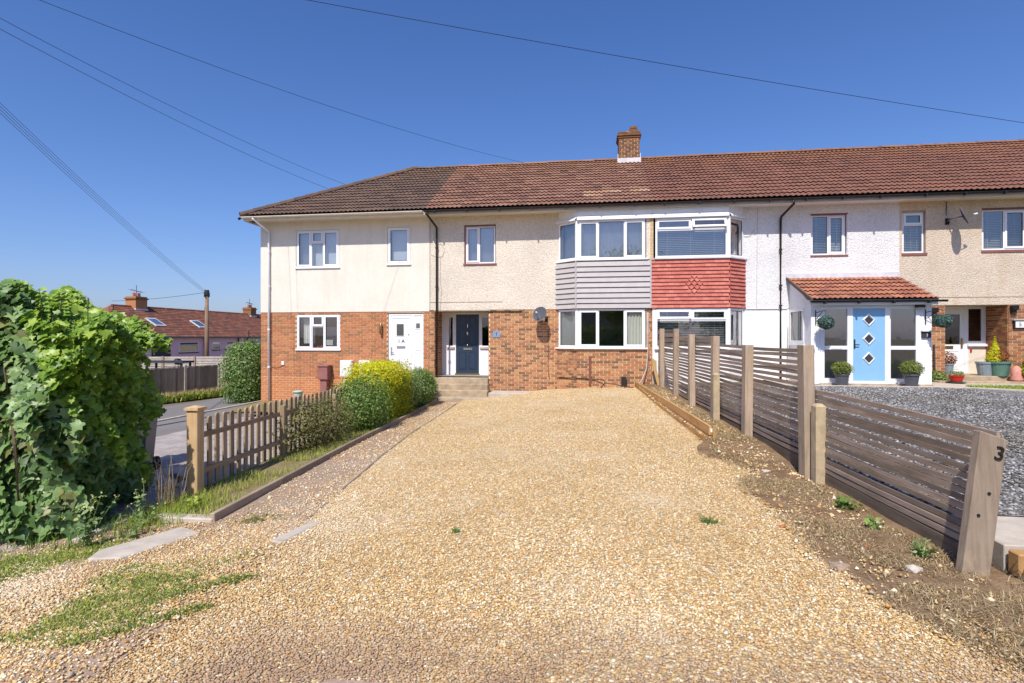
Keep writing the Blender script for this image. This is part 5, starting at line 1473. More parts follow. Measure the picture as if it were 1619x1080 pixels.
for (y, x, zt, dy, label) in ((6.70, -0.16, 0.89, 0, 'pale concrete spur beside the tall post nearest the leaning one'), (10.62, -0.17, 0.98, 0, 'pale concrete spur against the middle fence post by the plank end'), (17.4, -0.02, 0.95, 0, 'short pale concrete spur at the house end of the fence')):
    m = MB().box(-0.055, -0.06, -0.2, 0.055, 0.06, zt - 0.03)
    m.add([(-0.055, -0.06, zt - 0.03), (0.055, -0.06, zt - 0.03), (0.055, 0.06, zt - 0.03), (-0.055, 0.06, zt - 0.03), (-0.03, -0.03, zt), (0.03, -0.03, zt), (0.03, 0.03, zt), (-0.03, 0.03, zt)], [(0, 1, 5, 4), (1, 2, 6, 5), (2, 3, 7, 6), (3, 0, 4, 7), (4, 5, 6, 7)])
    xx = 0.03 if y < 7 else -0.04
    o = m.build('concrete_spur', 'spur', None, fence_frame(y) @ Matrix.Translation((xx - 0.06, -0.06, 0)))
    tag(o, label, 'concrete post', 'concrete spurs along the fence')
m = MB().box(-0.045, -0.03, 0, 0.045, 0.03, 0.9)
tag(m.build('timber_offcut', 'stake', None, Matrix.Translation((1.99, 16.75, 0.12)) @ Matrix.Rotation(RAD(-12), 4, 'Y') @ Matrix.Rotation(RAD(-14), 4, 'X'), bevel=0.004), 'pale timber offcut leaning on the house end of the fence', 'timber')

# retaining planks
pl = thing('plank_edging', (1.55, 13.0, 0.0), 'new orange timber planks on edge holding back the soil bed', 'edging')
def plank_seg(y0, y1, z0, z1, off=0.0, nm='plank'):
    px = lambda y: 1.78 - (y - 8.66) * 0.0517
    p, q = Vector((px(y0) + off, y0, 0)), Vector((px(y1) + off, y1, 0))
    a = math.atan2(-(q.x - p.x), q.y - p.y)
    xf = Matrix.Translation(p) @ Matrix.Rotation(a, 4, 'Z')
    MB().box(-0.02, 0, z0, 0.02, (q - p).length, z1).build(nm, 'plank', pl, xf, bevel=0.005)
plank_seg(8.68, 13.0, 0.155, 0.295); plank_seg(13.01, 17.5, 0.155, 0.29, -0.004)
plank_seg(8.70, 11.4, -0.02, 0.150, 0.006); plank_seg(11.41, 17.5, 0.01, 0.150, 0.003)
MB().box(-0.025, -0.03, -0.15, 0.025, 0.02, 0.31).build('stake', 'stake', pl, Matrix.Translation((1.83, 8.66, 0)), bevel=0.004)
for y in (11.0, 13.2, 15.6):
    MB().box(0.03, -0.03, -0.1, 0.075, 0.02, 0.27).build('stake', 'stake', pl, Matrix.Translation((1.78 - (y - 8.66) * 0.0517, y, 0)))
MB().box(-0.022, -0.0302, 0.20, 0.022, -0.0285, 0.26).build('price_label', 'paper', pl, Matrix.Translation((1.80, 8.695, 0)))

# ================================================================== picket fence, edging, path on the left
pk = thing('picket_fence', (-4.9, 10.0, -0.2), 'tan round-topped picket fence with a square capped gate post', 'fence')
PANG = math.atan(0.0585)
def pk_frame(y): return Matrix.Translation((picket_x(y), y, Tz(picket_x(y), y))) @ Matrix.Rotation(PANG, 4, 'Z')
gp = MB().box(-0.065, -0.065, -0.3, 0.065, 0.065, 1.0).build('gate_post', 'picketpost', pk, pk_frame(5.78), bevel=0.006)
m = MB().box(-0.085, -0.085, 1.0, 0.085, 0.085, 1.03)
m.add([(-0.085, -0.085, 1.03), (0.085, -0.085, 1.03), (0.085, 0.085, 1.03), (-0.085, 0.085, 1.03), (0, 0, 1.055)], [(0, 1, 4), (1, 2, 4), (2, 3, 4), (3, 0, 4)])
m.build('post_cap', 'picketpost', gp, pk_frame(5.78))
pm = MB()
n = 6
pw = 0.036
prof = [(-pw, 0.05), (pw, 0.05)] + [(pw * math.cos(PI * i / n), 0.86 + 0.04 * math.sin(PI * i / n)) for i in range(n + 1)]
pm.prism(prof, -0.011, 0.011, 0)
pmesh = pm.mesh('picket', 'picket')
y = 6.08
while y < 16.6:
    inst('picket', pmesh, pk, pk_frame(y) @ Matrix.Translation((-0.03 + rnd.uniform(-.004, .004), 0, rnd.uniform(-0.012, 0.012))) @ Matrix.Rotation(rnd.uniform(-0.02, 0.02), 4, 'X'))
    y += 0.155
for (a, b) in ((5.83, 7.7), (7.7, 9.6), (9.6, 11.5), (11.5, 13.4), (13.4, 15.3), (15.3, 16.9)):
    p, q = pk_frame(a).translation, pk_frame(b).translation
    for zz in (0.24, 0.66):
        m = MB(); pa, qa = p + Vector((0, 0, zz)), q + Vector((0, 0, zz))
        m.add([pa + Vector(v) for v in ((-0.015, 0, 0), (0.02, 0, 0), (0.02, 0, 0.06), (-0.015, 0, 0.06))] + [qa + Vector(v) for v in ((-0.015, 0, 0), (0.02, 0, 0), (0.02, 0, 0.06), (-0.015, 0, 0.06))],
              [(0, 1, 2, 3), (7, 6, 5, 4), (0, 4, 5, 1), (1, 5, 6, 2), (2, 6, 7, 3), (3, 7, 4, 0)])
        m.build('rail', 'picketrail', pk)
    if a > 6: MB().box(0.02, -0.035, -0.2, 0.09, 0.035, 0.82).build('post', 'picket', pk, pk_frame(a), bevel=0.005)
kb = MB(); yy = 4.0
tk = thing('edging_kerb', (-4.7, 9.0, -0.2), 'pale concrete kerb stones along the foot of the picket fence', 'kerb')
for i in range(14):
    y0 = 4.3 + i * 0.92
    f_ = pk_frame(y0)
    MB().box(-0.14, 0, -0.12, -0.07, 0.91, 0.045 + rnd.uniform(-.01, .01)).build('kerb_stone', 'slab', tk, f_, bevel=0.006)

def board_run(name, pts, w_, z0, z1, mat, label, cat):
    t = thing(name, (pts[len(pts) // 2][0], pts[len(pts) // 2][1], -0.2), label, cat)
    for (p, q) in zip(pts[:-1], pts[1:]):
        P, Q = Vector((p[0], p[1], Tz(*p))), Vector((q[0], q[1], Tz(*q)))
        d = (Q - P); a = math.atan2(-d.x, d.y)
        n_ = Vector((math.cos(a), math.sin(a), 0)) * w_ / 2
        vs = []
        for E_ in (P, Q - d.normalized() * 0.006):
            vs += [E_ - n_ + Vector((0, 0, z0)), E_ + n_ + Vector((0, 0, z0)), E_ + n_ + Vector((0, 0, z1)), E_ - n_ + Vector((0, 0, z1))]
        MB().add(vs, [(0, 1, 2, 3), (7, 6, 5, 4), (0, 4, 5, 1), (1, 5, 6, 2), (2, 6, 7, 3), (3, 7, 4, 0)]).build('board', mat, t, bevel=0.006)
    return t
bp = [(float(board_x(y)), float(y)) for y in (4.9, 6.3, 7.7, 9.2, 11.0, 12.8, 14.6, 16.3)]
board_run('verge_edging', bp, 0.05, -0.1, 0.09, 'edging', 'grey timber board edging between grassy verge and worn path', 'edging')
ep = [(float(edge_x(y)), float(y)) for y in (6.0, 7.6, 9.2, 10.8, 12.4, 14.0, 15.6)]
board_run('path_edging', ep, 0.04, -0.1, 0.02, 'edging', 'thin timber strip between worn path and golden gravel', 'edging')
o = MB().box(0, 0, -0.1, 0.62, 0.13, 0.06).build('concrete_edging', 'slab', None, Matrix.Translation((-4.28, 4.86, Tz(-4, 4.9))) @ Matrix.Rotation(RAD(2), 4, 'Z'), bevel=0.012)
tag(o, 'short pale concrete edging at the near corner of the grassy verge', 'edging')
o = MB().prism([(-4.05, 3.92), (-3.80, 3.98), (-3.55, 4.60), (-3.85, 4.72), (-4.0, 4.35), (-4.12, 4.1)], -0.3, -0.155, 2).build('broken_slab', 'slab', bevel=0.01)
tag(o, 'broken pale concrete slab sunk in the gravel by the grass', 'slab')
o = MB().prism([(-2.72, 4.35), (-2.60, 4.33), (-2.52, 4.85), (-2.62, 4.88)], -0.2, -0.095, 2).build('buried_kerb', 'slab', bevel=0.008)
tag(o, 'short buried kerb end showing through the left of the gravel', 'kerb')

# block paving: the 300 largest blocks are objects, the rest one part
pv = thing('block_paving', (-7.5, 7.5, -0.3), 'pale block paved drive beyond the picket fence', 'paving')
blk = MB().box(0.009, 0.009, -0.05, 0.191, 0.281, 0.0).mesh('paver', 'paver', bevel=0.006)
cells = []
PC = Vector((-6.05, 6.05))                 # centre of the circular feature
for i in range(34):
    for j in range(36):
        x = -11.3 + i * 0.2; y = 3.1 + j * 0.29 + (0.145 if i % 2 else 0)
        if x > picket_x(y) - 0.38 or y > 13.2 or x < -9.2: continue
        if (Vector((x + .1, y + .14)) - PC).length < 0.86: continue
        cells.append((x, y))
cells.sort(key=lambda c: (c[0] + 5.6) ** 2 * 0.5 + (c[1] - 6.8) ** 2)
rest = MB()
for q_, (x, y) in enumerate(cells):
    z = Tz(x + .1, y + .14) + rnd.uniform(0.0, 0.005)
    tilt = Matrix.Rotation(0.06, 4, 'Y') if x < -4.6 else Matrix()
    if q_ < 270: inst('paver', blk, pv, Matrix.Translation((x, y, z)) @ tilt)
    else:
        rest.box(x + 0.009, y + 0.009, z - 0.05, x + 0.191, y + 0.281, z)
tag(rest.build('paver_field', 'paver', pv), kind='stuff')
for ring, (r0, r1, nn) in enumerate(((0.62, 0.8, 22), (0.40, 0.58, 15), (0.18, 0.36, 9))):
    for i in range(nn):
        a0, a1 = 2 * PI * i / nn + 0.02, 2 * PI * (i + 1) / nn - 0.02
        ps = [(PC.x + r * math.cos(a), PC.y + r * math.sin(a)) for r, a in ((r0, a0), (r1, a0), (r1, (a0 + a1) / 2), (r1, a1), (r0, a1))]
        vs = [(p[0], p[1], Tz(*p) + 0.004) for p in ps] + [(p[0], p[1], Tz(*p) - 0.05) for p in ps]
        MB().add(vs, [(0, 1, 2, 3, 4), (9, 8, 7, 6, 5)] + [(k, (k + 1) % 5, (k + 1) % 5 + 5, k + 5) for k in range(5)]).build('paver', 'paver', pv)

# ================================================================== wheelie bin behind the big bush
bn = thing('wheelie_bin', (-6.6, 7.3, -0.3), 'grey wheelie bin half hidden behind the big leafy bush', 'bin')
BX = Matrix.Translation((-6.82, 7.35, Tz(-6.8, 7.3))) @ Matrix.Rotation(RAD(28), 4, 'Z')
m = MB()
m.add([(-0.22, -0.27, 0.06), (0.22, -0.27, 0.06), (0.22, 0.25, 0.06), (-0.22, 0.25, 0.06), (-0.28, -0.34, 0.98), (0.28, -0.34, 0.98), (0.28, 0.34, 0.98), (-0.28, 0.34, 0.98)], [(0, 3, 2, 1), (4, 5, 6, 7), (0, 1, 5, 4), (1, 2, 6, 5), (2, 3, 7, 6), (3, 0, 4, 7)])
m.build('body', 'binplastic', bn, BX, bevel=0.02)
MB().box(-0.30, -0.36, 0.98, 0.30, 0.36, 1.03).build('lid', 'binplastic', bn, BX, bevel=0.015)
MB().tube([(-0.25, 0.40, 0.95), (0.25, 0.40, 0.95)], 0.018).build('handle', 'binplastic', bn, BX)
MB().tube([(-0.3, -0.20, 0.1), (0.42, -0.20, 0.1)], 0.014).build('axle', 'black', bn, BX)
for sx in (-0.28, 0.36):
    wl = MB().lathe([(0.055, -0.03), (0.10, -0.03), (0.105, 0.0), (0.10, 0.03), (0.055, 0.03)], (sx, -0.20, 0.105), 16, Matrix.Rotation(RAD(90), 4, 'Y')).build('wheel', 'rubber', bn, BX, smooth=False)
    MB().lathe([(0.015, -0.034), (0.052, -0.032), (0.052, 0.032), (0.015, 0.034)], (sx, -0.20, 0.105), 12, Matrix.Rotation(RAD(90), 4, 'Y')).build('rim', 'binplastic', wl, BX)

# ================================================================== vegetation helpers
def rotmats(n, normals, spin):
    """matrices whose z axis follows normals"""
    zt = normals / np.linalg.norm(normals, axis=1, keepdims=True)
    up = np.tile(np.array([0.0, 0.0, 1.0]), (n, 1))
    up[np.abs(zt[:, 2]) > 0.95] = (1, 0, 0)
    x = np.cross(up, zt); x /= np.linalg.norm(x, axis=1, keepdims=True)
    y = np.cross(zt, x)
    c, s = np.cos(spin)[:, None], np.sin(spin)[:, None]
    return np.stack([x * c + y * s, -x * s + y * c, zt], -1)      # columns

def scatter_mesh(name, P, Nn, size, tmpl, mat, parent=None, spin=None, kind='stuff'):
    tv, tf = tmpl
    n = len(P)
    spin = rng.uniform(0, 2 * PI, n) if spin is None else spin
    Rm = rotmats(n, Nn, spin)
    V = np.einsum('nij,kj->nki', Rm, tv) * size[:, None, None] + P[:, None, :]
    k = len(tv)
    Fc = (tf[None] + (np.arange(n) * k)[:, None, None]).reshape(-1, tf.shape[1])
    o = link(bpy.data.objects.new(name, fastmesh(name, V.reshape(-1, 3), Fc, mat)), parent)
    if kind: tag(o, kind=kind)
    return o

def leaf_tmpl(kind):
    if kind == 'small':      # folded rhombic leaf
        v = np.array([(0, 0, 0), (0.30, 0.5, 0.10), (0, 1, 0.0), (-0.30, 0.5, 0.10)], float)
        f = np.array([(0, 1, 2), (0, 2, 3)])
    elif kind == 'frond':
        v = np.array([(-0.08, 0, 0), (0.08, 0, 0), (0.28, 0.6, 0.08), (0.0, 1.0, -0.05), (-0.28, 0.6, 0.08)], float)
        f = np.array([(0, 1, 2), (0, 2, 3), (0, 3, 4)])
    elif kind == 'lobed':    # five-lobed ivy or maple-like leaf, fanned from the stalk
        out = [(0.0, 0.0), (0.24, -0.09), (0.46, 0.02), (0.36, 0.22), (0.60, 0.47), (0.28, 0.55), (0.0, 1.0), (-0.28, 0.55), (-0.60, 0.47), (-0.36, 0.22), (-0.46, 0.02), (-0.24, -0.09)]
        v = np.array([(x, y, 0.22 * abs(x) - 0.22 * y * y) for x, y in out] + [(0, 0.38, -0.03)], float)
        c = len(out)
        f = np.array([(c, i, (i + 1) % c) for i in range(c)])
    v = v - np.array([0, 0.4, 0])
    return v, f
LEAF = {k: leaf_tmpl(k) for k in ('small', 'frond', 'lobed')}

def blob_points(n, c, r, seed, shell=0.35, rough=0.22, flat_bottom=None, boxy=2.0, clump=9):
    """points in the outer shell of a lumpy superellipsoid, with outward normals"""
    g_ = np.random.default_rng(seed)
    d = g_.normal(size=(n * 2, 3)); d /= np.linalg.norm(d, axis=1, keepdims=True)
    sup = (np.abs(d) ** boxy).sum(1) ** (-1 / boxy)
    lump = np.zeros(len(d))
    for i in range(clump):
        a = g_.normal(size=3); a /= np.linalg.norm(a)
        lump += np.exp(-((1 - d @ a) / 0.10)) * g_.uniform(-0.5, 1.0)
    rr = sup * (1 + rough * lump) * (1 - shell * g_.random(len(d)) ** 1.6 + 0.07 * g_.normal(size=len(d)))
    stray = g_.random(len(d)) < 0.03
    rr = np.where(stray, rr * g_.uniform(1.02, 1.2, len(d)), rr)
    P = d * rr[:, None] * np.array(r) + np.array(c)
    Nn = d / np.array(r); Nn /= np.linalg.norm(Nn, axis=1, keepdims=True)
    keep = np.ones(len(P), bool)
    if flat_bottom is not None: keep &= P[:, 2] > flat_bottom + 0.02
    hole = np.sin(P[:, 0] * 9.1 / max(r[0], .3) + seed) * np.sin(P[:, 1] * 8.3 / max(r[1], .3)) * np.sin(P[:, 2] * 7.7 / max(r[2], .3) + 1)
    keep &= hole < 0.62
    P, Nn = P[keep][:n], Nn[keep][:n]
    return P, Nn

def branches(parent, base, c, r, n, seed, mat='bark', r0=0.03, name='stem'):
    g_ = random.Random(seed)
    m = MB()
    for i in range(n):
        a = g_.uniform(0, 2 * PI); e = g_.uniform(0.2, 0.95)
        tip = Vector((c[0] + r[0] * 0.8 * math.cos(a) * e, c[1] + r[1] * 0.8 * math.sin(a) * e, c[2] + r[2] * g_.uniform(-0.2, 0.85)))
        b = Vector(base) + Vector((g_.uniform(-.1, .1) * r[0], g_.uniform(-.1, .1) * r[1], -0.08))
        mid = b.lerp(tip, 0.5) + Vector((g_.uniform(-.1, .1), g_.uniform(-.1, .1), g_.uniform(0, .15)))
        m.tube([b, mid, tip], [r0, r0 * 0.7, r0 * 0.25], 5)
    return m.build(name, mat, parent)

def shrub(name, base, c, r, n, size, mat, label, seed, cat='shrub', tm='small', shell=0.4, rough=0.25, boxy=2.0, nstem=8, mats2=None, group=None, inner=True, crown='foliage'):
    t = thing(name, base, label, cat, group)
    P, Nn = blob_points(n, c, r, seed, shell, rough, base[2], boxy)
    g_ = np.random.default_rng(seed + 50)
    Nl = Nn + g_.normal(size=Nn.shape) * 0.55 + np.array([0, 0, 0.35])
    sz = size * g_.uniform(0.65, 1.3, len(P))
    if mats2:
        hi = mats2[1](P)
        scatter_mesh(crown, P[~hi], Nl[~hi], sz[~hi], LEAF[tm], mat, t)
        scatter_mesh(crown, P[hi], Nl[hi], sz[hi], LEAF[tm], mats2[0], t)
    else:
        scatter_mesh(crown, P, Nl, sz, LEAF[tm], mat, t)
    if nstem: branches(t, base, c, r, nstem, seed, 'twig', max(0.008, 0.02 * r[2]))
    return t

def blades(name, P, h, wd, lean, mat, parent=None, kind='stuff'):
    """grass: one bent blade (two segments) for every point"""
    n = len(P)
    a = rng.uniform(0, 2 * PI, n)
    dx, dy = np.cos(a), np.sin(a)
    ln = rng.uniform(0.2, 1.0, n) * lean
    wv = np.stack([-dy, dx, np.zeros(n)], -1) * (wd * rng.uniform(0.6, 1.3, n))[:, None] / 2
    dv = np.stack([dx, dy, np.zeros(n)], -1)
    hh = (h * rng.uniform(0.5, 1.25, n))[:, None]
    mid = P + np.array([0, 0, 1]) * hh * 0.6 + dv * hh * (ln * 0.35)[:, None]
    tip = P + np.array([0, 0, 1]) * hh * (1 - 0.25 * ln)[:, None] + dv * hh * ln[:, None]
    V = np.stack([P - wv, P + wv, mid + wv * 0.7, mid - wv * 0.7, tip], 1).reshape(-1, 3)
    b = (np.arange(n) * 5)[:, None]
    Fc = np.concatenate([b + np.array([0, 1, 2]), b + np.array([0, 2, 3]), b + np.array([3, 2, 4])])
    o = link(bpy.data.objects.new(name, fastmesh(name, V, Fc, mat)), parent)
    if kind: tag(o, kind=kind)
    return o
def noise2(X, Y, s, seed):
    return lumps(X, Y, s, 3.0, seed)

# ------------------------------------------------------------------ big bush on the left
bush = thing('leafy_bush', (-5.6, 5.2, -0.25), 'big left foreground bush of dull lobed leaves and bright ivy', 'bush')
def hedge_pts(n, seed):
    """leaves in the outer half metre of a lumpy block: front, drive side and top"""
    g_ = np.random.default_rng(seed)
    f = g_.random(n); u = g_.random(n); zf = g_.random(n) ** 0.85; dep = 0.45 * g_.random(n) ** 1.6
    lump = 0.10 * np.sin(u * 17 + zf * 5) + 0.09 * np.sin(zf * 12 + u * 6 + 1) + 0.05 * np.sin(u * 41 + zf * 29)
    bulge = 0.16 * np.sin(zf * PI) ** 0.8
    # front
    X = -7.4 + u * 2.65; Y = 4.40 + dep - lump - bulge + 0.35 * np.clip(zf - 0.8, 0, 1) * 4 * 0.4
    N = np.stack([0.15 + 0 * u, -1.0 + 0 * u, 0.35 + 0.5 * zf], -1)
    # drive side
    side = (f > 0.50) & (f < 0.78)
    Ys = 4.35 + u * 1.55
    X = np.where(side, -4.72 - (Ys - 4.4) * 0.36 + bulge * 0.8 + lump - dep - 0.10 - 0.5 * np.clip(zf - .85, 0, 1) * 3, X); Y = np.where(side, Ys, Y)
    N = np.where(side[:, None], np.stack([0.8 + 0 * u, -0.6 + 0 * u, 0.4 + 0.4 * zf], -1), N)
    ztop = 1.98 + 0.10 * np.sin(X * 3.1 + 2) + 0.07 * np.sin(X * 7.7) - 0.40 * np.clip(X + 5.6, 0, 1) - 0.12 * np.clip(Y - 5.2, 0, 1)
    Z = -0.26 + zf * (ztop + 0.26)
    top = f >= 0.78
    v = g_.random(n)
    X = np.where(top, -7.4 + u * 2.55, X); Y = np.where(top, 4.4 + v * 1.4, Y)
    zt2 = 1.98 + 0.10 * np.sin(X * 3.1 + 2) + 0.07 * np.sin(X * 7.7 + Y * 3) - 0.40 * np.clip(X + 5.6, 0, 1) - 0.12 * np.clip(Y - 5.2, 0, 1)
    Z = np.where(top, zt2 + 0.06 - 0.35 * dep + 0.08 * np.sin(Y * 9 + X * 5), Z)
    N = np.where(top[:, None], np.array([0.1, -0.5, 1.0]), N)
    return np.stack([X, Y, Z], -1), N
P, Nn = hedge_pts(18500, 3)
Nl = Nn / np.linalg.norm(Nn, axis=1, keepdims=True) + rng.normal(size=Nn.shape) * 0.5 + np.array([-0.05, -0.5, 0.6])
w_iv = (P[:, 0] + 5.0) * 1.5 + (P[:, 1] - 4.65) * 1.1 + (P[:, 2] - 1.2) * 0.95 + noise2(P[:, 0], P[:, 1] + P[:, 2], 3.0, 4) * 0.18
ivy = w_iv > 0
sz = np.where(ivy, 0.072 * rng.lognormal(0, 0.28, len(P)), 0.102 * rng.lognormal(0, 0.30, len(P)))
sz = np.clip(sz, 0.04, np.where(ivy, 0.115, 0.16))
spin = rng.normal(PI, 0.7, len(P))
# the 300 nearest outer leaves are pieces of their own
dcam = P - np.array([0, 0, 1.64])
score = -np.linalg.norm(dcam, axis=1) + sz * 8 + (np.random.default_rng(9).random(len(P))) * 0.4
score[(P[:, 2] < 0.0) | (P[:, 0] < -6.4)] = -99
pick = np.zeros(len(P), bool); pick[np.argsort(-score)[:300]] = True
for nm, sel, mt in (('leaf_mass', ~ivy & ~pick, 'leaf_big'), ('leaf_mass', ivy & ~pick, 'leaf_ivy')):
    scatter_mesh(nm, P[sel], Nl[sel], sz[sel], LEAF['lobed'], mt, bush, spin[sel])
LM = {}
for mt in ('leaf_big', 'leaf_ivy'):
    LM[mt] = fastmesh('leaf', LEAF['lobed'][0], LEAF['lobed'][1], mt)
Rm = rotmats(len(P), Nl, spin)
for i in np.nonzero(pick)[0]:
    mw = Matrix([list(Rm[i][r] * sz[i]) + [P[i][r]] for r in range(3)] + [[0, 0, 0, 1]])
    inst('leaf', LM['leaf_ivy' if ivy[i] else 'leaf_big'], bush, mw)
g_ = random.Random(4)
for i in range(34):
    y0 = g_.uniform(4.28, 5.6); x0 = -5.1 - g_.uniform(0, 1.6)
    hgt = g_.uniform(1.2, 2.2)
    MB().tube([(x0, y0, -0.3), (x0 + g_.uniform(-.1, .2), y0 + g_.uniform(-.2, .2), hgt * 0.5), (x0 + g_.uniform(-.2, .3), y0 + g_.uniform(-.3, .3), hgt)], [0.02, 0.015, 0.006], 6).build('stem', 'bark', bush)
# upright shoots over the top
sp_ = MB(); sl_P = []; sl_N = []
for (x0, y0, h0, h1) in ((-5.45, 4.75, 1.8, 2.12), (-5.6, 4.65, 1.85, 2.1), (-5.5, 5.0, 1.85, 2.12), (-5.7, 4.6, 1.85, 2.08)):
    sp_.tube([(x0, y0, h0), (x0 + 0.04, y0, (h0 + h1) / 2), (x0 + 0.02, y0 - 0.02, h1)], [0.006, 0.005, 0.002], 5)
    for k_ in range(16):
        f = k_ / 15; s = 1 if k_ % 2 else -1
        sl_P.append((x0 + 0.03 + s * 0.05 * (1.2 - f), y0 + 0.02 * s, h0 + (h1 - h0) * f)); sl_N.append((0.2 * s, -0.7, 0.6))
sp_.build('shoot', 'twig', bush)
scatter_mesh('shoot_leaves', np.array(sl_P), np.array(sl_N, float), np.full(len(sl_P), 0.085), LEAF['small'], 'leaf_ivy', bush, np.array([1.2 if k_ % 2 else -1.2 for k_ in range(len(sl_P))]))

# ------------------------------------------------------------------ shrubs by the picket fence
def pt(x, y, dz=0.0): return (x, y, Tz(x, y) + dz)
shrub('scrubby_shrub', pt(-4.45, 8.5), (-4.55, 8.7, 0.2), (0.46, 1.15, 0.46), 5200, 0.042, 'leaf_olive', 'straggly olive brown shrub growing through the pickets', 21, shell=0.8, rough=0.4, nstem=26)
shrub('rounded_shrub', pt(-4.55, 10.3), (-4.62, 10.55, 0.22), (0.55, 0.85, 0.52), 9000, 0.05, 'leaf_dark', 'rounded dark green shrub before the golden hedge', 22, shell=0.45, rough=0.25)
shrub('golden_conifer_hedge', pt(-4.95, 12.4), (-4.98, 12.45, 0.31), (0.54, 0.88, 0.68), 28000, 0.045, 'leaf_goldlow', 'clipped golden yellow conifer hedge block', 23, tm='frond', boxy=9.0, shell=0.25, rough=0.05, nstem=5, mats2=('leaf_gold', lambda P: (P[:, 2] + 0.1 * np.sin(P[:, 0] * 9 + P[:, 1] * 6)) > 0.62), cat='hedge')
shrub('dull_green_shrub', pt(-5.0, 13.9), (-4.98, 13.85, 0.2), (0.52, 0.75, 0.58), 8500, 0.06, 'leaf_var', 'pale leaved shrub right behind the golden hedge', 24, shell=0.4)
shrub('glossy_shrub', pt(-4.95, 15.2), (-4.9, 15.2, 0.15), (0.48, 0.85, 0.5), 8500, 0.06, 'leaf_dark', 'glossy dark shrub between the pale shrub and the steps', 25, shell=0.45, mats2=('leaf_var', lambda P: np.sin(P[:, 0] * 17 + P[:, 2] * 13) > 0.35))
shrub('low_box_shrub', pt(-5.2, 16.3), (-5.2, 16.3, 0.2), (0.42, 0.6, 0.44), 6500, 0.045, 'leaf_box', 'small clipped light green shrub beside the black downpipe', 26, shell=0.35, rough=0.15)
o = MB().box(-6.1, 16.55, -0.6, -5.42, 16.75, 0.42).build('garden_wall', 'brick_tint', bevel=0.0); tag(o, 'low brick garden wall behind the clipped light green shrub', 'wall')
MB().box(-6.14, 16.51, 0.42, -5.38, 16.79, 0.48).build('coping', 'concrete', o, bevel=0.01)
t = thing('water_butt', (-8.2, 14.5, -0.6), 'pale green lidded bin top showing over the picket fence', 'bin')
MB().lathe([(0.11, -0.7), (0.12, 0.0), (0.12, 0.02)], (-8.2, 14.5, 0.07), 16).build('body', 'palegreen', t, smooth=True)
MB().lathe([(0.14, 0.0), (0.14, 0.03), (0.11, 0.05), (0.03, 0.06)], (-8.2, 14.5, 0.08), 16).build('lid', 'palegreen', t, smooth=True)
# laurel by the end of the terrace
shrub('laurel_bush', (-12.4, 18.5, -0.85), (-12.42, 18.55, 0.28), (0.62, 0.9, 1.1), 12000, 0.085, 'leaf_dark', 'tall clipped dark green laurel against the left end of the terrace', 27, shell=0.3, rough=0.12, boxy=3.5, mats2=('leaf_var', lambda P: np.sin(P[:, 0] * 21 + P[:, 1] * 17 + P[:, 2] * 19) > 0.55), cat='bush')
# ------------------------------------------------------------------ pots, hanging balls and plants on the right
def pot(name, x, y, z, r, h, mat, label, plant, psize, n, lsize, seed, group=None, saucer=False):
    t = thing(name, (x, y, z), label, 'plant pot', group)
    MB().lathe([(r * 0.72, 0.0), (r * 0.95, h * 0.86), (r * 1.06, h * 0.87), (r * 1.06, h), (r * 0.93, h), (r * 0.9, h * 0.9)], (x, y, z), 18).build('pot', mat, t, smooth=False)
    MB().lathe([(r * 0.9, h * 0.88), (r * 0.5, h * 0.9)], (x, y, z), 12).build('compost', 'soil', t)
    if saucer: MB().lathe([(r * 1.1, -0.03), (r * 1.35, -0.005), (r * 1.3, -0.005), (r * 1.0, -0.02)], (x, y, z), 16).build('saucer', 'greenpot', t)
    if n:
        c = (x, y, z + h + psize[2] * 0.72)
        Pp, Np = blob_points(n, c, psize, seed, 0.35, 0.15, z + h * 0.8)
        g_ = np.random.default_rng(seed)
        scatter_mesh('foliage', Pp, Np + g_.normal(size=Np.shape) * 0.5 + np.array([0, 0, .3]), lsize * g_.uniform(0.7, 1.3, len(Pp)), LEAF['small'], plant, t)
    return t
zp = float(TR(8, 15.75)) + 0.004
pot('topiary_pot', 6.60, 15.76, zp, 0.17, 0.33, 'greypot', 'grey pot with clipped box ball left of the blue door', 'leaf_box', (0.24, 0.24, 0.19), 1800, 0.04, 41, 'clipped box balls by the blue door')
pot('topiary_pot', 8.27, 15.72, zp, 0.18, 0.34, 'greypot', 'grey pot with clipped box ball right of the blue door', 'leaf_box', (0.25, 0.25, 0.2), 1800, 0.04, 42, 'clipped box balls by the blue door')
for (x, y, z, hx, label) in ((6.18, 15.72, 2.03, 6.06, 'hanging blue green leaf ball left of the porch door'), (9.0, 15.7, 2.06, 8.80, 'hanging blue green leaf ball right of the porch door')):
    t = thing('hanging_ball', (x, y, z), label, 'topiary ball', 'hanging leaf balls')
    Pp, Np = blob_points(1600, (x, y, z), (0.2, 0.2, 0.17), 43, 0.2, 0.06)
    scatter_mesh('foliage', Pp, Np + rng.normal(size=Np.shape) * 0.4, 0.045 * rng.uniform(0.7, 1.3, len(Pp)), LEAF['small'], 'leaf_ball', t)
    MB().lathe([(0.02, -0.14), (0.13, -0.08), (0.17, 0), (0.13, 0.08), (0.02, 0.14)], (x, y, z), 12).build('core', 'charcoal', t, smooth=True)
    MB().tube([(hx, PY - 0.02, 1.98), (hx, PY - 0.02, 2.38)], 0.012, 6).tube([(hx, PY - 0.02, 2.30), (x - 0.02, y + 0.06, 2.36), (x, y, 2.33)], 0.01, 6).tube([(hx, PY - 0.02, 2.12), (x - 0.03, y + 0.12, 2.33)], 0.008, 6).tube([(x, y, 2.33), (x, y, z + 0.15)], 0.004, 5).build('bracket', 'black', t)
ST = 0.40
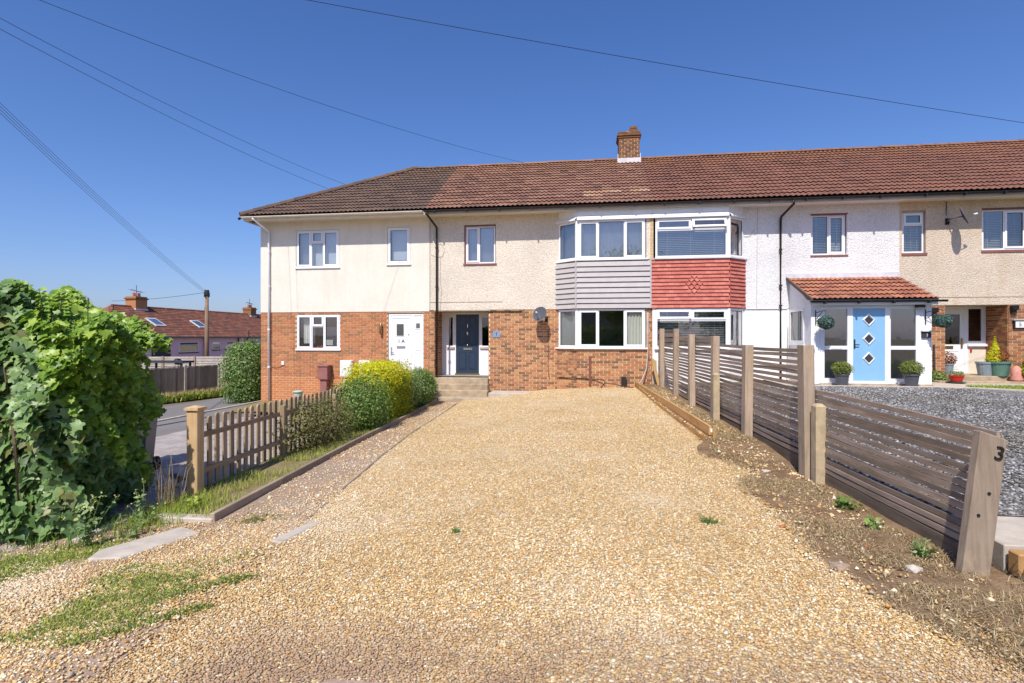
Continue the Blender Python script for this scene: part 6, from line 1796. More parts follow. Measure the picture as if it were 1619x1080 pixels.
pot('red_planter', 10.12, 17.05, float(TR(0, 17)) + 0.06, 0.18, 0.17, 'redpot', 'small red bowl planter on a green saucer by the steps', 'leaf_var', (0.18, 0.18, 0.07), 220, 0.05, 44, saucer=True)
pot('blue_grey_planter', 10.40, 17.9, 0.52, 0.14, 0.34, 'bluepot', 'tall blue grey pot of rust leaves behind the brick pier', 'leaf_rust', (0.2, 0.2, 0.2), 420, 0.06, 45)
t = pot('green_tub', 11.62, 17.68, 0.52, 0.26, 0.42, 'greenpot', 'large green tub with golden conifer and rust plant beside the white door', 'leaf_rust', (0.22, 0.22, 0.2), 500, 0.05, 46)
Pp, Np = blob_points(3200, (11.52, 17.72, 1.18), (0.21, 0.21, 0.42), 47, 0.4, 0.2, 0.92)
tp = np.clip((1.62 - Pp[:, 2]) / 0.7, 0.15, 1)
Pp[:, 0] = 11.52 + (Pp[:, 0] - 11.52) * tp; Pp[:, 1] = 17.72 + (Pp[:, 1] - 17.72) * tp
scatter_mesh('conifer', Pp, Np + rng.normal(size=Np.shape) * 0.4 + np.array([0, 0, .4]), 0.05 * rng.uniform(0.7, 1.3, len(Pp)), LEAF['frond'], 'leaf_gold', t)
t = thing('green_tub', (11.40, 17.66, 0.52), 'second pale green tub standing behind the green tub', 'plant pot')
MB().lathe([(0.17, 0), (0.22, 0.34), (0.24, 0.35), (0.24, 0.4), (0.2, 0.4)], (11.36, 17.86, 0.52), 16).build('pot', 'bluepot', t)
t = thing('garden_ornament', (11.78, 17.28, 0.4), 'pink stoneware garden figure between the tubs and terracotta pot', 'ornament')
MB().lathe([(0.13, 0), (0.16, 0.06), (0.12, 0.18), (0.145, 0.27), (0.10, 0.36), (0.03, 0.43)], (11.80, 17.30, 0.40), 12).build('body', 'gnome', t, smooth=True)
pot('terracotta_pot', 12.05, 17.15, 0.34, 0.17, 0.24, 'terracotta', 'terracotta pot with yellow green grass at the right edge', 'leaf_goldlow', (0.22, 0.22, 0.2), 420, 0.09, 48)
pot('dark_planter', 12.35, 16.75, 0.34, 0.2, 0.2, 'greypot', 'dark planter spilling pale leaves at the right edge', 'leaf_var', (0.3, 0.3, 0.16), 700, 0.07, 49)
shrub('flowering_shrub', (12.55, 17.3, 0.3), (12.6, 17.3, 0.95), (0.46, 0.4, 0.62), 5000, 0.06, 'leaf_dark', 'dark leafy shrub with purple tips against the brown bricks', 50, mats2=('leaf_purple', lambda P: P[:, 2] > 1.32))
shrub('yellow_shrub', (12.75, 16.6, 0.3), (12.75, 16.6, 0.5), (0.3, 0.3, 0.26), 1500, 0.05, 'leaf_goldlow', 'low yellow green plant at the right edge by the lawn', 51)
t = thing('timber_prop', (9.95, 17.6, 0.3), 'two thin grey poles propped on the brick pier beside the porch', 'pole')
MB().tube([(9.80, F - 0.12, 0.3), (9.82, F - 0.05, 1.42)], 0.025, 6).build('pole', 'edging', t)
MB().tube([(9.93, F - 0.12, 0.3), (9.94, F - 0.05, 1.42)], 0.022, 6).build('pole', 'charcoal', t)
shrub('ivy_clump', (9.9, 17.5, 0.3), (9.9, 17.5, 0.42), (0.22, 0.18, 0.24), 420, 0.07, 'leaf_dark', 'small ivy clump at the foot of the propped grey poles', 52, nstem=0)
t = thing('grey_cable_stub', (5.5, F - 0.2, 1.4), 'thin grey pole leaning on the white wall beside the downpipe', 'pole')
MB().tube([(5.78, F - 0.5, 0.3), (5.9, F - 0.05, 1.95)], 0.018, 6).build('pole', 'fascia_grey', t)

# concrete edging before the porch and lawn
ce = thing('path_kerb', (9.0, 15.6, 0.3), 'pale concrete edging between slate gravel and the path before the porch', 'kerb')
prev = (2.3, 15.62)
kp = [(5.2, 15.62), (6.4, 15.62), (7.6, 15.62), (8.8, 15.62), (9.6, 15.55), (10.6, 14.9), (11.6, 14.2), (13.0, 13.2)]
for p, q in zip(kp[:-1], kp[1:]):
    a = math.atan2(q[1] - p[1], q[0] - p[0]); l_ = math.hypot(q[0] - p[0], q[1] - p[1])
    MB().box(0, -0.04, -0.1, l_ - 0.01, 0.05, 0.03).build('kerb_stone', 'slab', ce, Matrix.Translation((p[0], p[1], float(TR(*p)))) @ Matrix.Rotation(a, 4, 'Z'), bevel=0.006)
np_v = thing('neighbour_paving', (4.0, 4.6, 0.1), 'pale paving slabs right of the leaning numbered post', 'paving')
for i in range(7):
    MB().box(2.86 + i * 0.9, 4.31, -0.05, 2.86 + i * 0.9 + 0.89, 5.0, 0.185 + rnd.uniform(-0.003, 0.003)).build('slab', 'slab', np_v, bevel=0.006)
sl = thing('sleeper_edging', (3.2, 4.2, 0.1), 'brown timber sleeper before the pale slabs beside the numbered post', 'sleeper')
MB().box(0, 0, 0, 2.4, 0.11, 0.17).build('sleeper', 'plank', sl, Matrix.Translation((2.86, 4.17, 0.0)), bevel=0.01)
MB().box(0, 0, 0, 1.9, 0.32, 0.07).build('tread', 'path', sl, Matrix.Translation((2.84, 3.80, 0.0)) @ Matrix.Rotation(RAD(-2), 4, 'Z'), bevel=0.02)

# ------------------------------------------------------------------ things at the foot of the bay
t = thing('outside_tap_cover', (0.92, 17.2, 0.1), 'dark brown square pipe boot against the bay bricks', 'pipe')
MB().box(0.90, BY - 0.13, 0.12, 1.06, BY - 0.012, 0.42).build('boot', 'brownpipe', t, bevel=0.008)
MB().tube([(0.95, BY - 0.1, 0.14), (0.96, BY - 0.14, 0.0)], 0.015, 6).build('wire', 'lead', t)
c = MB().tube([(-1.05, F - 0.06, 0.34), (-0.5, BY - 0.03, 0.36), (0.1, BY - 0.04, 0.33), (0.35, BY - 0.12, 0.32), (0.42, BY - 0.22, 0.24), (0.7, BY - 0.25, 0.20), (1.05, BY - 0.3, 0.13), (1.25, BY - 0.35, 0.12)], 0.014, 6)
tag(c.build('black_hose', 'black', smooth=True), 'black hose running along the foot of the bay bricks', 'hose')
c = MB().tube([(0.42, BY - 0.2, 0.26), (0.34, BY - 0.24, 0.16), (0.28, BY - 0.3, 0.09)], 0.014, 6)
tag(c.build('hose_end', 'black', smooth=True), 'loose black hose end hanging to the gravel', 'hose')
c = MB().tube([(1.70, BY - 0.04, 2.4), (1.70, BY - 0.05, 1.2), (1.66, BY - 0.1, 0.7), (1.52, BY - 0.2, 0.35), (1.36, BY - 0.35, 0.16)], 0.018, 6)
tag(c.build('grey_hose', 'fascia_grey', smooth=True), 'grey hose curving down the bay corner to the planks', 'hose')

# ------------------------------------------------------------------ background left
def road_z(x): return -0.85
bgz = -0.9
def bungalow(y0, y1, wall_mat, label, hip_near=False, windows=(), lights=(), extra=None):
    t = thing('bungalow', (-39, (y0 + y1) / 2, bgz), label, 'house', 'bungalows across the side road')
    xe, xr, ez, rz = -35.0, -39.2, 1.66, 4.25
    wl = MB().box(-43.0, y0, bgz, -35.35, y1, 1.60).build('wall', wall_mat, t)
    m = MB()
    a = y0 - 0.35 if hip_near else y0
    ra = y0 + 4.0 if hip_near else y0
    m.add([(xe, a, ez), (xe, y1, ez), (xr, y1, rz), (xr, ra, rz), (-43.4, a, ez), (-43.4, y1, ez)], [(0, 1, 2, 3), (4, 3, 2, 5)] + ([(0, 3, 4)] if hip_near else [(0, 3, 4)]))
    rf_ = m.build('roof', 'tile_bung', t)
    sl_ = math.hypot(xe - xr, rz - ez); an = math.atan2(rz - ez, xe - xr)
    xf = Matrix.Translation((xe, 0, ez + 0.02)) @ Matrix.Rotation(RAD(90), 4, 'Z') @ Matrix.Rotation(an, 4, 'X')
    cs = MB(); nrow = int(sl_ / 0.30)
    for r_ in range(nrow):
        s0 = (a + (r_ * 0.30) * math.cos(an)) if hip_near else y0
        u = s0
        while u < y1 - 0.05:
            w2_ = min(0.5, y1 - u) - 0.02
            j = rnd.uniform(0, 0.01)
            cs.add([(u, r_ * 0.30, 0.0), (u + w2_, r_ * 0.30, 0.0), (u, r_ * 0.30, 0.03 + j), (u + w2_, r_ * 0.30, 0.03 + j), (u + w2_, r_ * 0.30 + 0.32, 0.006), (u, r_ * 0.30 + 0.32, 0.006)], [(0, 1, 3, 2), (2, 3, 4, 5)])
            u += 0.5
    me = cs.mesh('tile_courses', 'tile_bung', xf, fix=False)
    tag(link(bpy.data.objects.new('tile_courses', me), rf_), kind='stuff')
    u = ra
    rc = MB().tube([(0, 0, 0), (0, 0.47, 0)], [0.13, 0.12], 7).mesh('ridge_tile', 'tile_bung')
    while u < y1 - 0.3:
        inst('ridge_tile', rc, rf_, Matrix.Translation((xr, u, rz + 0.0))); u += 0.47
    if hip_near:
        h0, h1_ = Vector((xe, a, ez)), Vector((xr, ra, rz)); dv = h1_ - h0
        hq = dv.to_track_quat('Y', 'Z').to_matrix().to_4x4()
        for k_ in range(12): inst('hip_tile', rc, rf_, Matrix.Translation(h0.lerp(h1_, k_ / 12)) @ hq)
    MB().box(xe - 0.02, a, ez - 0.10, xe + 0.06, y1, ez - 0.02).build('gutter', 'charcoal', t)
    for (wy0, wy1, wz0, wz1, top) in windows:
        f_ = Matrix.Translation((-35.30, 0, 0)) @ Matrix.Rotation(RAD(90), 4, 'Z')
        rows_ = [(0.26, 'f'), (0.74, 'f')] if top else [(1, 'f')]
        wd = window(t, wy0, wy1, wz0, wz1, f_, [(1, rows_)] if not top else [(1, rows_)], 'glass_dark', fr=0.07)
        MB().box(wy0 - .05, -0.06, wz0 - 0.08, wy1 + .05, 0.04, wz0 - 0.005).build('sill', 'charcoal', wd, f_)
    for (ly, s0) in lights:
        lx_ = Matrix.Translation((xe, ly, ez + 0.05)) @ Matrix.Rotation(RAD(90), 4, 'Z') @ Matrix.Rotation(an, 4, 'X') @ Matrix.Translation((0, s0, 0.06))
        lo = MB().box(0, 0, -0.05, 1.15, 1.25, 0.03).build('skylight', 'lead', t, lx_)
        MB().quad((0.12, 0.12, 0.034), (1.03, 0.12, 0.034), (1.03, 1.13, 0.034), (0.12, 1.13, 0.034)).build('pane', 'glass_up', lo, lx_)
    return t
b1 = bungalow(36.2, 46.0, 'pink', 'pink rendered bungalow with hipped mottled red roof, skylight and chimney', True,
              [(43.0, 45.3, 0.30, 1.22, True)], [(41.6, 1.6)])
MB().box(-35.349, 40.0, bgz, -35.30, 42.0, 1.58).build('dark_boarding', 'charcoal', b1)
window(b1, 38.9, 39.9, 0.3, 1.3, Matrix.Translation((-35.30, 0, 0)) @ Matrix.Rotation(RAD(90), 4, 'Z'), [(1, [(1, 'f')])], 'glass_dark', fr=0.07)
MB().tube([(-35.2, 46.0, 1.6), (-35.2, 46.0, -0.9)], 0.06, 6).build('downpipe', 'charcoal', b1)
b2 = bungalow(46.02, 52.0, 'pink', 'second pink bungalow behind the utility pole with a small skylight', False, [(47.2, 48.3, 0.45, 1.2, True), (49.2, 50.3, 0.45, 1.2, True)], [(46.7, 1.5)])
MB().tube([(-35.2, 50.9, 1.6), (-35.2, 50.9, -0.9)], 0.06, 6).build('downpipe', 'charcoal', b2)
b3 = bungalow(52.02, 70.0, 'greywall', 'grey white bungalow at the far end of the row beside the laurel', False, [(52.8, 54.0, 0.5, 1.25, True), (55.6, 56.5, 0.5, 1.25, True), (58.2, 59.3, 0.5, 1.25, True)], [])
for (yy, tt) in ((52.2, 0), (56.9, 0)):
    MB().tube([(-35.2, yy, -0.9), (-35.2, yy, 1.3), (-35.05, yy + 0.15, 1.7), (-35.05, yy + 0.15, 2.3)], 0.06, 6).build('downpipe', 'charcoal', b3)
def far_chimney(y, w_, z1, label, aerial):
    t = thing('chimney_stack', (-39.2, y, 4), label, 'chimney', 'chimneys of the bungalows')
    MB().box(-39.7, y - w_, 3.6, -38.7, y + w_, z1).build('stack', 'brick3', t)
    MB().box(-39.78, y - w_ - 0.07, z1 - 0.25, -38.62, y + w_ + 0.07, z1 - 0.12).build('oversail_course', 'brick_ch', t)
    MB().box(-39.75, y - w_ - 0.05, 3.7, -38.64, y + w_ + 0.05, 4.1).build('flashing', 'lead', t)
    for k_ in (-0.3, 0.3): MB().lathe([(0.14, 0), (0.11, 0.3), (0.13, 0.32)], (-39.2, y + k_ * w_ * 1.4, z1), 10).build('chimney_pot', 'terracotta', t)
    if aerial:
        a = thing('tv_aerial', (-39.2, y, z1), aerial, 'aerial', 'roof aerials')
        MB().tube([(-39.2, y, z1 - 0.4), (-39.2, y, z1 + 1.0)], 0.03, 6).build('mast', 'dishgrey', a)
        MB().tube([(-38.9, y - 0.95, z1 + 0.55), (-39.5, y + 0.95, z1 + 0.45)], 0.022, 5).build('boom', 'dishgrey', a)
        for k_ in range(7):
            f = k_ / 6
            MB().tube([(-38.9 - 0.6 * f - 0.2, y - 0.95 + 1.9 * f - 0.08, z1 + 0.55 - 0.1 * f), (-38.9 - 0.6 * f + 0.2, y - 0.95 + 1.9 * f + 0.08, z1 + 0.55 - 0.1 * f)], 0.014, 5).build('element', 'dishgrey', a)
far_chimney(42.7, 0.62, 5.15, 'square brick chimney with two pots on the pink bungalow', 'long television aerial on the pink bungalow chimney')
far_chimney(58.7, 0.5, 5.05, 'brick chimney on the far bungalow by the terrace end', 'thin television aerial on the far bungalow chimney')

# close-board fence beyond the road
cf = thing('closeboard_fence', (-16.6, 20.3, -0.9), 'grey close-board fence beyond the side road with concrete posts', 'fence')
A0, A1_ = Vector((-17.45, 15.6, 0)), Vector((-16.1, 21.9, 0))
dv = (A1_ - A0); L = dv.length; ang = math.atan2(dv.y, dv.x)
cxf = Matrix.Translation((A0.x, A0.y, -0.93)) @ Matrix.Rotation(ang, 4, 'Z')
npan = 4; pwid = L / npan
for i in range(npan + 1):
    MB().box(i * pwid - 0.05, -0.05, 0, i * pwid + 0.05, 0.05, 1.42).build('post', 'slab', cf, cxf)
for i in range(npan):
    m = MB(); nbd = 16; bw_ = (pwid - 0.1) / nbd
    for k_ in range(nbd):
        u = i * pwid + 0.05 + k_ * bw_
        m.box(u, -0.012 - 0.004 * (k_ % 2), 0.12, u + bw_ * 0.97, 0.01, 1.33 + rnd.uniform(-0.01, 0.01))
    tag(m.build('boards', 'oldfence', cf, cxf), kind='stuff')
    MB().box(i * pwid + 0.05, -0.02, 0, (i + 1) * pwid - 0.05, 0.02, 0.12).build('gravel_board', 'oldfence', cf, cxf)
    MB().box(i * pwid + 0.05, -0.03, 1.34, (i + 1) * pwid - 0.05, 0.03, 1.37).build('capping', 'oldfence', cf, cxf)
# pale horizontal fence further back
hf = thing('horizontal_fence', (-20, 30, -0.9), 'pale horizontal slat fence far behind the utility pole', 'fence')
hA, hB = Vector((-27.0, 29.0, 0)), Vector((-16.9, 32.0, 0)); hd_ = hB - hA
hxf = Matrix.Translation((hA.x, hA.y, -0.95)) @ Matrix.Rotation(math.atan2(hd_.y, hd_.x), 4, 'Z')
for i in range(7): MB().box(i * hd_.length / 6 - 0.06, -0.06, 0, i * hd_.length / 6 + 0.06, 0.0, 1.45).build('post', 'oldfence', hf, hxf)
for k_ in range(9): MB().box(0, 0.0, 0.1 + k_ * 0.15, hd_.length, 0.03, 0.22 + k_ * 0.15).build('slat', 'slab', hf, hxf)
# utility pole
def d2w(px, depth):
    xc = (px - 809.5) / 870.0
    r_ = xc * depth
    return r_ * math.cos(YAW) - depth * math.sin(YAW), r_ * math.sin(YAW) + depth * math.cos(YAW)
ux, uy = d2w(327, 40.0)
up = thing('utility_pole', (ux, uy, -0.95), 'brown timber utility pole in front of the pink bungalows', 'utility pole')
MB().tube([(ux, uy, -1.2), (ux, uy, 2.0), (ux, uy, 5.0)], [0.17, 0.15, 0.12], 10).build('pole', 'pole', up, smooth=True)
MB().tube([(ux, uy, 4.7), (ux, uy, 5.06)], [0.2, 0.16], 10).build('cap', 'charcoal', up)
for a in range(4): MB().tube([(ux + 0.18 * math.cos(a * 1.57), uy + 0.18 * math.sin(a * 1.57), 4.55), (ux + 0.18 * math.cos(a * 1.57), uy + 0.18 * math.sin(a * 1.57), 4.85)], 0.05, 6).build('insulator', 'black', up)
NP = Vector((-11.9, 6.9, 8.1))
np_ = thing('utility_pole', (NP.x, NP.y, -0.8), 'tall timber pole beside the side road carrying the overhead wires', 'utility pole')
MB().tube([(NP.x, NP.y, -1.0), (NP.x, NP.y, 8.3)], [0.16, 0.11], 10).build('pole', 'pole', np_, smooth=True)
def wire(p, q, sag, label, r=0.0055, side=(0, 0, 0)):
    p, q = Vector(p), Vector(q)
    pts = []
    for i in range(25):
        f = i / 24
        v = p.lerp(q, f); v.z -= sag * 4 * f * (1 - f)
        pts.append(v)
    o = MB().tube(pts, r, 5).build('overhead_wire', 'black')
    return tag(o, label, 'wire', 'overhead wires')
def proj_pt(px, py, Y):
    xc = (px - 809.5) / 870.0; zc = (533.0 - py) / 870.0
    dx = -math.sin(YAW) + xc * math.cos(YAW); dy = math.cos(YAW) + xc * math.sin(YAW)
    t = Y / dy
    return Vector((dx * t, Y, 1.64 + zc * t))
wire(NP + Vector((0.05, 0.05, 0.0)), proj_pt(549, 293, 21.0), 0.25, 'upper wire reaching the hip of the end house roof')
wire(NP + Vector((0.0, 0.0, -0.12)), proj_pt(525, 301, 20.6), 0.25, 'lower wire reaching the hip of the end house roof')
wire(NP + Vector((0.1, 0, 0.1)), proj_pt(830, 258, 21.75), 0.35, 'single wire ending on the ridge of the main house')
wp = Vector((9.7, 14.0, 6.66)); ws = NP + Vector((0.1, -0.1, 0.15))
wire(ws, ws + (wp - ws) * 1.35, 0.22, 'long wire crossing the sky to the right edge')
for i, nm in enumerate(('uppermost', 'second', 'third', 'lowest')):
    wire(NP + Vector((-0.1 + 0.05 * i, 0, 0.0 - 0.11 * i)), (ux, uy, 4.95 - 0.07 * i), 0.22 + 0.03 * i, f'{nm} of the four wires running down to the utility pole')
wire((ux, uy, 4.9), (-39.0, 40.0, 4.6), 0.12, 'service wire from the utility pole to the pink bungalow roof', 0.014)
wire((ux, uy, 4.8), (-38.4, 50.0, 3.9), 0.1, 'thin service wire from the pole to the middle of the bungalow roof', 0.012)
t = thing('garden_table', (-22, 22.5, -0.9), 'dark garden table top showing over the close-board fence', 'table')
tx, ty = d2w(268, 27.5)
MB().box(-1.15, -0.4, 0.36, 1.05, 0.4, 0.46).build('table_top', 'charcoal', t, Matrix.Translation((tx, ty, 0)))
for (a, b) in ((-1.0, -0.3), (0.9, -0.3), (-1.0, 0.3), (0.9, 0.3)): MB().box(a - .04, b - .04, -0.95, a + .04, b + .04, 0.36).build('leg', 'charcoal', t, Matrix.Translation((tx, ty, 0)))
bx_, by_ = d2w(281, 29.0)
t = thing('kettle_barbecue', (bx_, by_, -0.9), 'dark domed kettle barbecue behind the close-board fence', 'barbecue')
MB().lathe([(0.06, 0.18), (0.15, 0.24), (0.19, 0.34), (0.19, 0.37)], (bx_, by_, 0), 14).build('bowl', 'black', t, smooth=True)
MB().lathe([(0.19, 0.38), (0.17, 0.44), (0.1, 0.50), (0.02, 0.52)], (bx_, by_, 0), 14).build('lid', 'black', t, smooth=True)
for a in range(3): MB().tube([(bx_ + 0.12 * math.cos(a * 2.1), by_ + 0.12 * math.sin(a * 2.1), 0.24), (bx_ + 0.24 * math.cos(a * 2.1), by_ + 0.24 * math.sin(a * 2.1), -0.95)], 0.015, 5).build('leg', 'black', t)

# ------------------------------------------------------------------ across the street behind the camera (seen mirrored in the glass)
def tree(x, y, zt, r, label, seed, mat='leaf_dark', n=14000):
    t = thing('broadleaf_tree', (x, y, 0), label, 'tree')
    h = zt - r[2] * 1.6
    MB().tube([(x, y, -0.1), (x + 0.1, y, h * 0.5), (x, y + 0.1, zt - r[2])], [0.24, 0.19, 0.12], 9).build('trunk', 'bark', t, smooth=True)
    c = (x, y, zt - r[2])
    branches(t, (x, y, h * 0.7), c, r, 12, seed, 'bark', 0.07, 'limb')
    Pp, Np = blob_points(n, c, r, seed, 0.55, 0.5, None, 2.0, 22)
    scatter_mesh('crown', Pp, Np + rng.normal(size=Np.shape) * 0.6 + np.array([0, 0, .3]), 0.2 * rng.uniform(0.7, 1.4, len(Pp)), LEAF['small'], mat, t)
tree(3.6, -16.0, 8.6, (3.4, 2.8, 3.0), 'leafy tree mirrored in the upper bay window of the main house', 61, 'leaf_var')
tree(11.5, -14.0, 6.4, (2.6, 2.4, 2.4), 'leafy tree mirrored in the glazed porch', 62, 'leaf_ivy', 9000)
shrub('street_hedge', (0.5, -10.5, 0.0), (0.5, -10.5, 1.1), (3.2, 0.8, 1.5), 9000, 0.12, 'leaf_dark', 'dark hedge mirrored in the lower bay window of the main house', 63, boxy=3.0, cat='hedge')
oh = thing('opposite_house', (0, -30, 0), 'plain house across the street mirrored in the lower bay window', 'house')
MB().box(-9, -32, -0.2, 9, -25, 5.0).build('wall', 'peb_tan', oh)
MB().prism([(-9.4, 5.0), (9.4, 5.0), (5.5, 7.6), (-5.5, 7.6)], -32.4, -24.6, 1).build('roof', 'tile_dark', oh)
for x in (-6.5, -2.2, 2.2, 6.5):
    for z in (0.9, 3.4):
        f_ = Matrix.Translation((0, -24.98, 0)) @ Matrix.Rotation(PI, 4, 'Z')
        window(oh, -x - 0.8, -x + 0.8, z, z + 1.2, f_, [(1, [(1, 'f')]), (1, [(1, 'c')])], 'glass')

# ------------------------------------------------------------------ gravel stones
def octa(n, P, s, seed, flat=0.55, mat='stone', name='gravel_stones'):
    g_ = np.random.default_rng(seed)
    base = np.array([(1, 0, 0), (0, 1, 0), (-1, 0, 0), (0, -1, 0), (0, 0, 1), (0, 0, -1)], float)
    tri = np.array([(0, 1, 4), (1, 2, 4), (2, 3, 4), (3, 0, 4), (1, 0, 5), (2, 1, 5), (3, 2, 5), (0, 3, 5)])
    V = base[None] * (1 + 0.35 * g_.uniform(-1, 1, (n, 6, 1))) + g_.uniform(-0.22, 0.22, (n, 6, 3))
    V *= np.stack([g_.uniform(0.75, 1.35, n), g_.uniform(0.6, 1.0, n), flat * g_.uniform(0.7, 1.4, n)], -1)[:, None, :]
    a = g_.uniform(0, 2 * PI, n); t1 = g_.normal(0, 0.35, n); 
    ca, sa = np.cos(a), np.sin(a); ct, st_ = np.cos(t1), np.sin(t1); z0 = np.zeros(n); o1 = np.ones(n)
    Rz = np.stack([np.stack([ca, -sa, z0], -1), np.stack([sa, ca, z0], -1), np.stack([z0, z0, o1], -1)], 1)
    Rx = np.stack([np.stack([o1, z0, z0], -1), np.stack([z0, ct, -st_], -1), np.stack([z0, st_, ct], -1)], 1)
    V = np.einsum('nij,njk,nmk->nmi', Rz, Rx, V) * s[:, None, None] + P[:, None, :]
    Fc = (tri[None] + (np.arange(n) * 6)[:, None, None]).reshape(-1, 3)
    o = link(bpy.data.objects.new(name, fastmesh(name, V.reshape(-1, 3), Fc, mat)))
    return tag(o, kind='stuff')
g_ = np.random.default_rng(71)
NG = 720000
Y = 1.6 + (17.3 - 1.6) * g_.random(NG)
keep = g_.random(NG) < (np.minimum(1.0, (2.9 / Y) ** 1.65))
Y = Y[keep]
spread = 2.3 * np.clip((6.2 - Y) / 2.0, 0, 1)
xl = edge_x(Y) - spread * g_.random(len(Y)) ** 0.7
xr = soil_x(Y) + 0.45 * (g_.random(len(Y)) ** 2.2) * (Y < 8.6)
X = xl + (xr - xl) * g_.random(len(Y))
r_ = g_.random(len(X))
ok = ~((Y < 2.5) & (X > -1.9 + (Y - .8) * 0.25) & (X < 0.6 - (Y - 0.8) * 0.55) & (r_ < 0.92))
ok &= ~((noise2(X, Y, 1.3, 8) > 1.0) & (Y < 3.5) & (r_ < 0.5))
ok &= ~((X < edge_x(Y) + 0.1 * g_.normal(size=len(Y))) & (Y > 5.0) & (r_ < 0.6))
X, Y = X[ok], Y[ok]
GS = 0.0084 * (1 + 0.03 * (Y - 3).clip(0)) * g_.uniform(0.5, 1.5, len(X))
GP = np.stack([X, Y, T(X, Y) + 0.006 + lumps(X, Y, 3.0, 0.012, 1)], -1)
octa(len(GP), GP, GS, 75)
g_ = np.random.default_rng(76)
Y = g_.uniform(1.6, 5.0, 90000); X = edge_x(Y) + 0.1 - g_.random(90000) ** 0.9 * 3.1
ok = (g_.random(len(X)) < 0.16 + 0.65 * sstep(-0.5, 1.1, noise2(X, Y, 2.2, 17))) & (g_.random(len(X)) < np.minimum(1, (2.9 / Y) ** 1.5)) & (X < -2.2 - (Y > 4.4) * 0.8)
X, Y = X[ok], Y[ok]
octa(len(X), np.stack([X, Y, T(X, Y) + 0.012], -1), 0.0092 * g_.uniform(0.5, 1.5, len(X)), 77, 0.55, 'stone', 'loose_gravel')
# grey slate chips of the neighbour
g_ = np.random.default_rng(81)
Y = 5.02 + (15.6 - 5.02) * g_.random(52000) ** 1.25
X = fence_x(Y) + 0.15 + g_.random(len(Y)) * (np.where(Y < 12, 13.0, 13.0 - (Y - 12) * 1.2) - fence_x(Y)) ** 1.0
inr = X < np.where(Y < 12.4, 13, 9.4)
X, Y = X[inr], Y[inr]
octa(len(X), np.stack([X, Y, TR(X, Y) + 0.008], -1), 0.022 * g_.uniform(0.6, 1.5, len(X)), 82, 0.4, 'slatestone', 'slate_chips')
# sparse gravel and rubble strewn over path, verge and soil bed
g_ = np.random.default_rng(83)
Y = g_.uniform(2.2, 16, 4500); X = fence_x(Y) - 0.1 - g_.random(4500) * (fence_x(Y) - soil_x(Y))
octa(len(X), np.stack([X, Y, bedz(X, Y) + 0.02], -1), 0.010 * g_.lognormal(0, 0.45, len(X)), 84, 0.6, 'stone', 'bed_pebbles')
Y = g_.uniform(2.0, 16, 9000); X = edge_x(Y) - g_.random(9000) ** 1.6 * np.where(Y < 5, 1.9, 0.85)
octa(len(X), np.stack([X, Y, T(X, Y) + 0.012], -1), 0.009 * g_.lognormal(0, 0.4, len(X)), 85, 0.6, 'stone', 'path_pebbles')
def rock(x, y, s, mat, label, seed):
    g_ = random.Random(seed); m = MB()
    bm = bmesh.new(); bmesh.ops.create_icosphere(bm, subdivisions=1, radius=1)
    m.v = [(x + v.co.x * s * g_.uniform(0.8, 1.3), y + v.co.y * s * g_.uniform(0.6, 1.1), float(bedz(np.array(x), np.array(y))) + 0.02 + v.co.z * s * 0.5 * g_.uniform(0.7, 1.2)) for v in bm.verts]
    m.f = [tuple(v.index for v in f.verts) for f in bm.faces]; bm.free()
    return tag(m.build('loose_stone', mat), label, 'stone', 'loose stones on the soil bed')
rock(2.12, 4.63, 0.035, 'terracotta', 'small red brick fragment on the soil near the leaning post', 1)
rock(1.74, 4.18, 0.075, 'path', 'flat brown stone at the soil edge near the leaning post', 2)
rock(2.22, 4.2, 0.06, 'slab', 'pale chalky stone beside the weeds near the leaning post', 3)
rock(2.08, 7.0, 0.06, 'slab', 'pale stone on the soil behind the tall spur', 4)
rock(1.62, 5.0, 0.028, 'terracotta', 'orange brick chip at the edge of the gravel', 5)

# ------------------------------------------------------------------ grass, straw and weeds
def scatter_xy(n, x0, x1, y0, y1, seed, thr, s=2.2, nseed=5):
    g_ = np.random.default_rng(seed)
    X = g_.uniform(x0, x1, n); Y = g_.uniform(y0, y1, n)
    ok = noise2(X, Y, s, nseed) > thr
    return X[ok], Y[ok]
def lay(X, Y, H=T, dz=0.0): return np.stack([X, Y, H(X, Y) + dz], -1)
# bottom-left grass: streaks that follow the wheel marks
g_ = np.random.default_rng(91)
X = g_.uniform(-5.6, -2.3, 170000); Y = g_.uniform(2.3, 4.5, 170000)
d_ = X - Y                                                             # constant along the streaks
den = noise2(d_ * 2.4, (X + Y) * 0.8, 1.6, 12) + 0.6 * noise2(X, Y, 5, 3)
edge_ = np.maximum(0, d_ + 6.75) * 2.0 + np.maximum(0, Y - 3.95 + 0.12 * np.sin(X * 5)) * 5 + np.maximum(0, X + 3.2) * 0.8
streak = np.exp(-((d_ + 5.72) / 0.07) ** 2) * ((Y > 2.72) & (Y < 3.25)) + np.exp(-((d_ + 6.2) / 0.09) ** 2) * ((Y > 2.75) & (Y < 3.7))
pr = np.clip((den + 0.75 - edge_ + 0.9 * np.clip(-3.8 - X, 0, 1)) * 0.42, 0, 0.8) * (0.45 + 0.55 * (noise2(X, Y, 13, 21) > -0.1))
ok = (g_.random(len(X)) < pr) | (g_.random(len(X)) < 0.6 * streak)
Xa, Ya = X[ok], Y[ok]
dk = np.random.default_rng(3).random(len(Xa)) < 0.22 + 0.4 * np.clip(Xa + 3.9, 0, 1)
dy_ = np.random.default_rng(31).random(len(Xa)) < 0.14
blades('withered_grass', lay(Xa[dy_], Ya[dy_]), 0.035, 0.006, 1.4, 'grass_dry')
blades('foreground_grass', lay(Xa[~dk], Ya[~dk]), 0.036, 0.006, 1.1, 'grass')
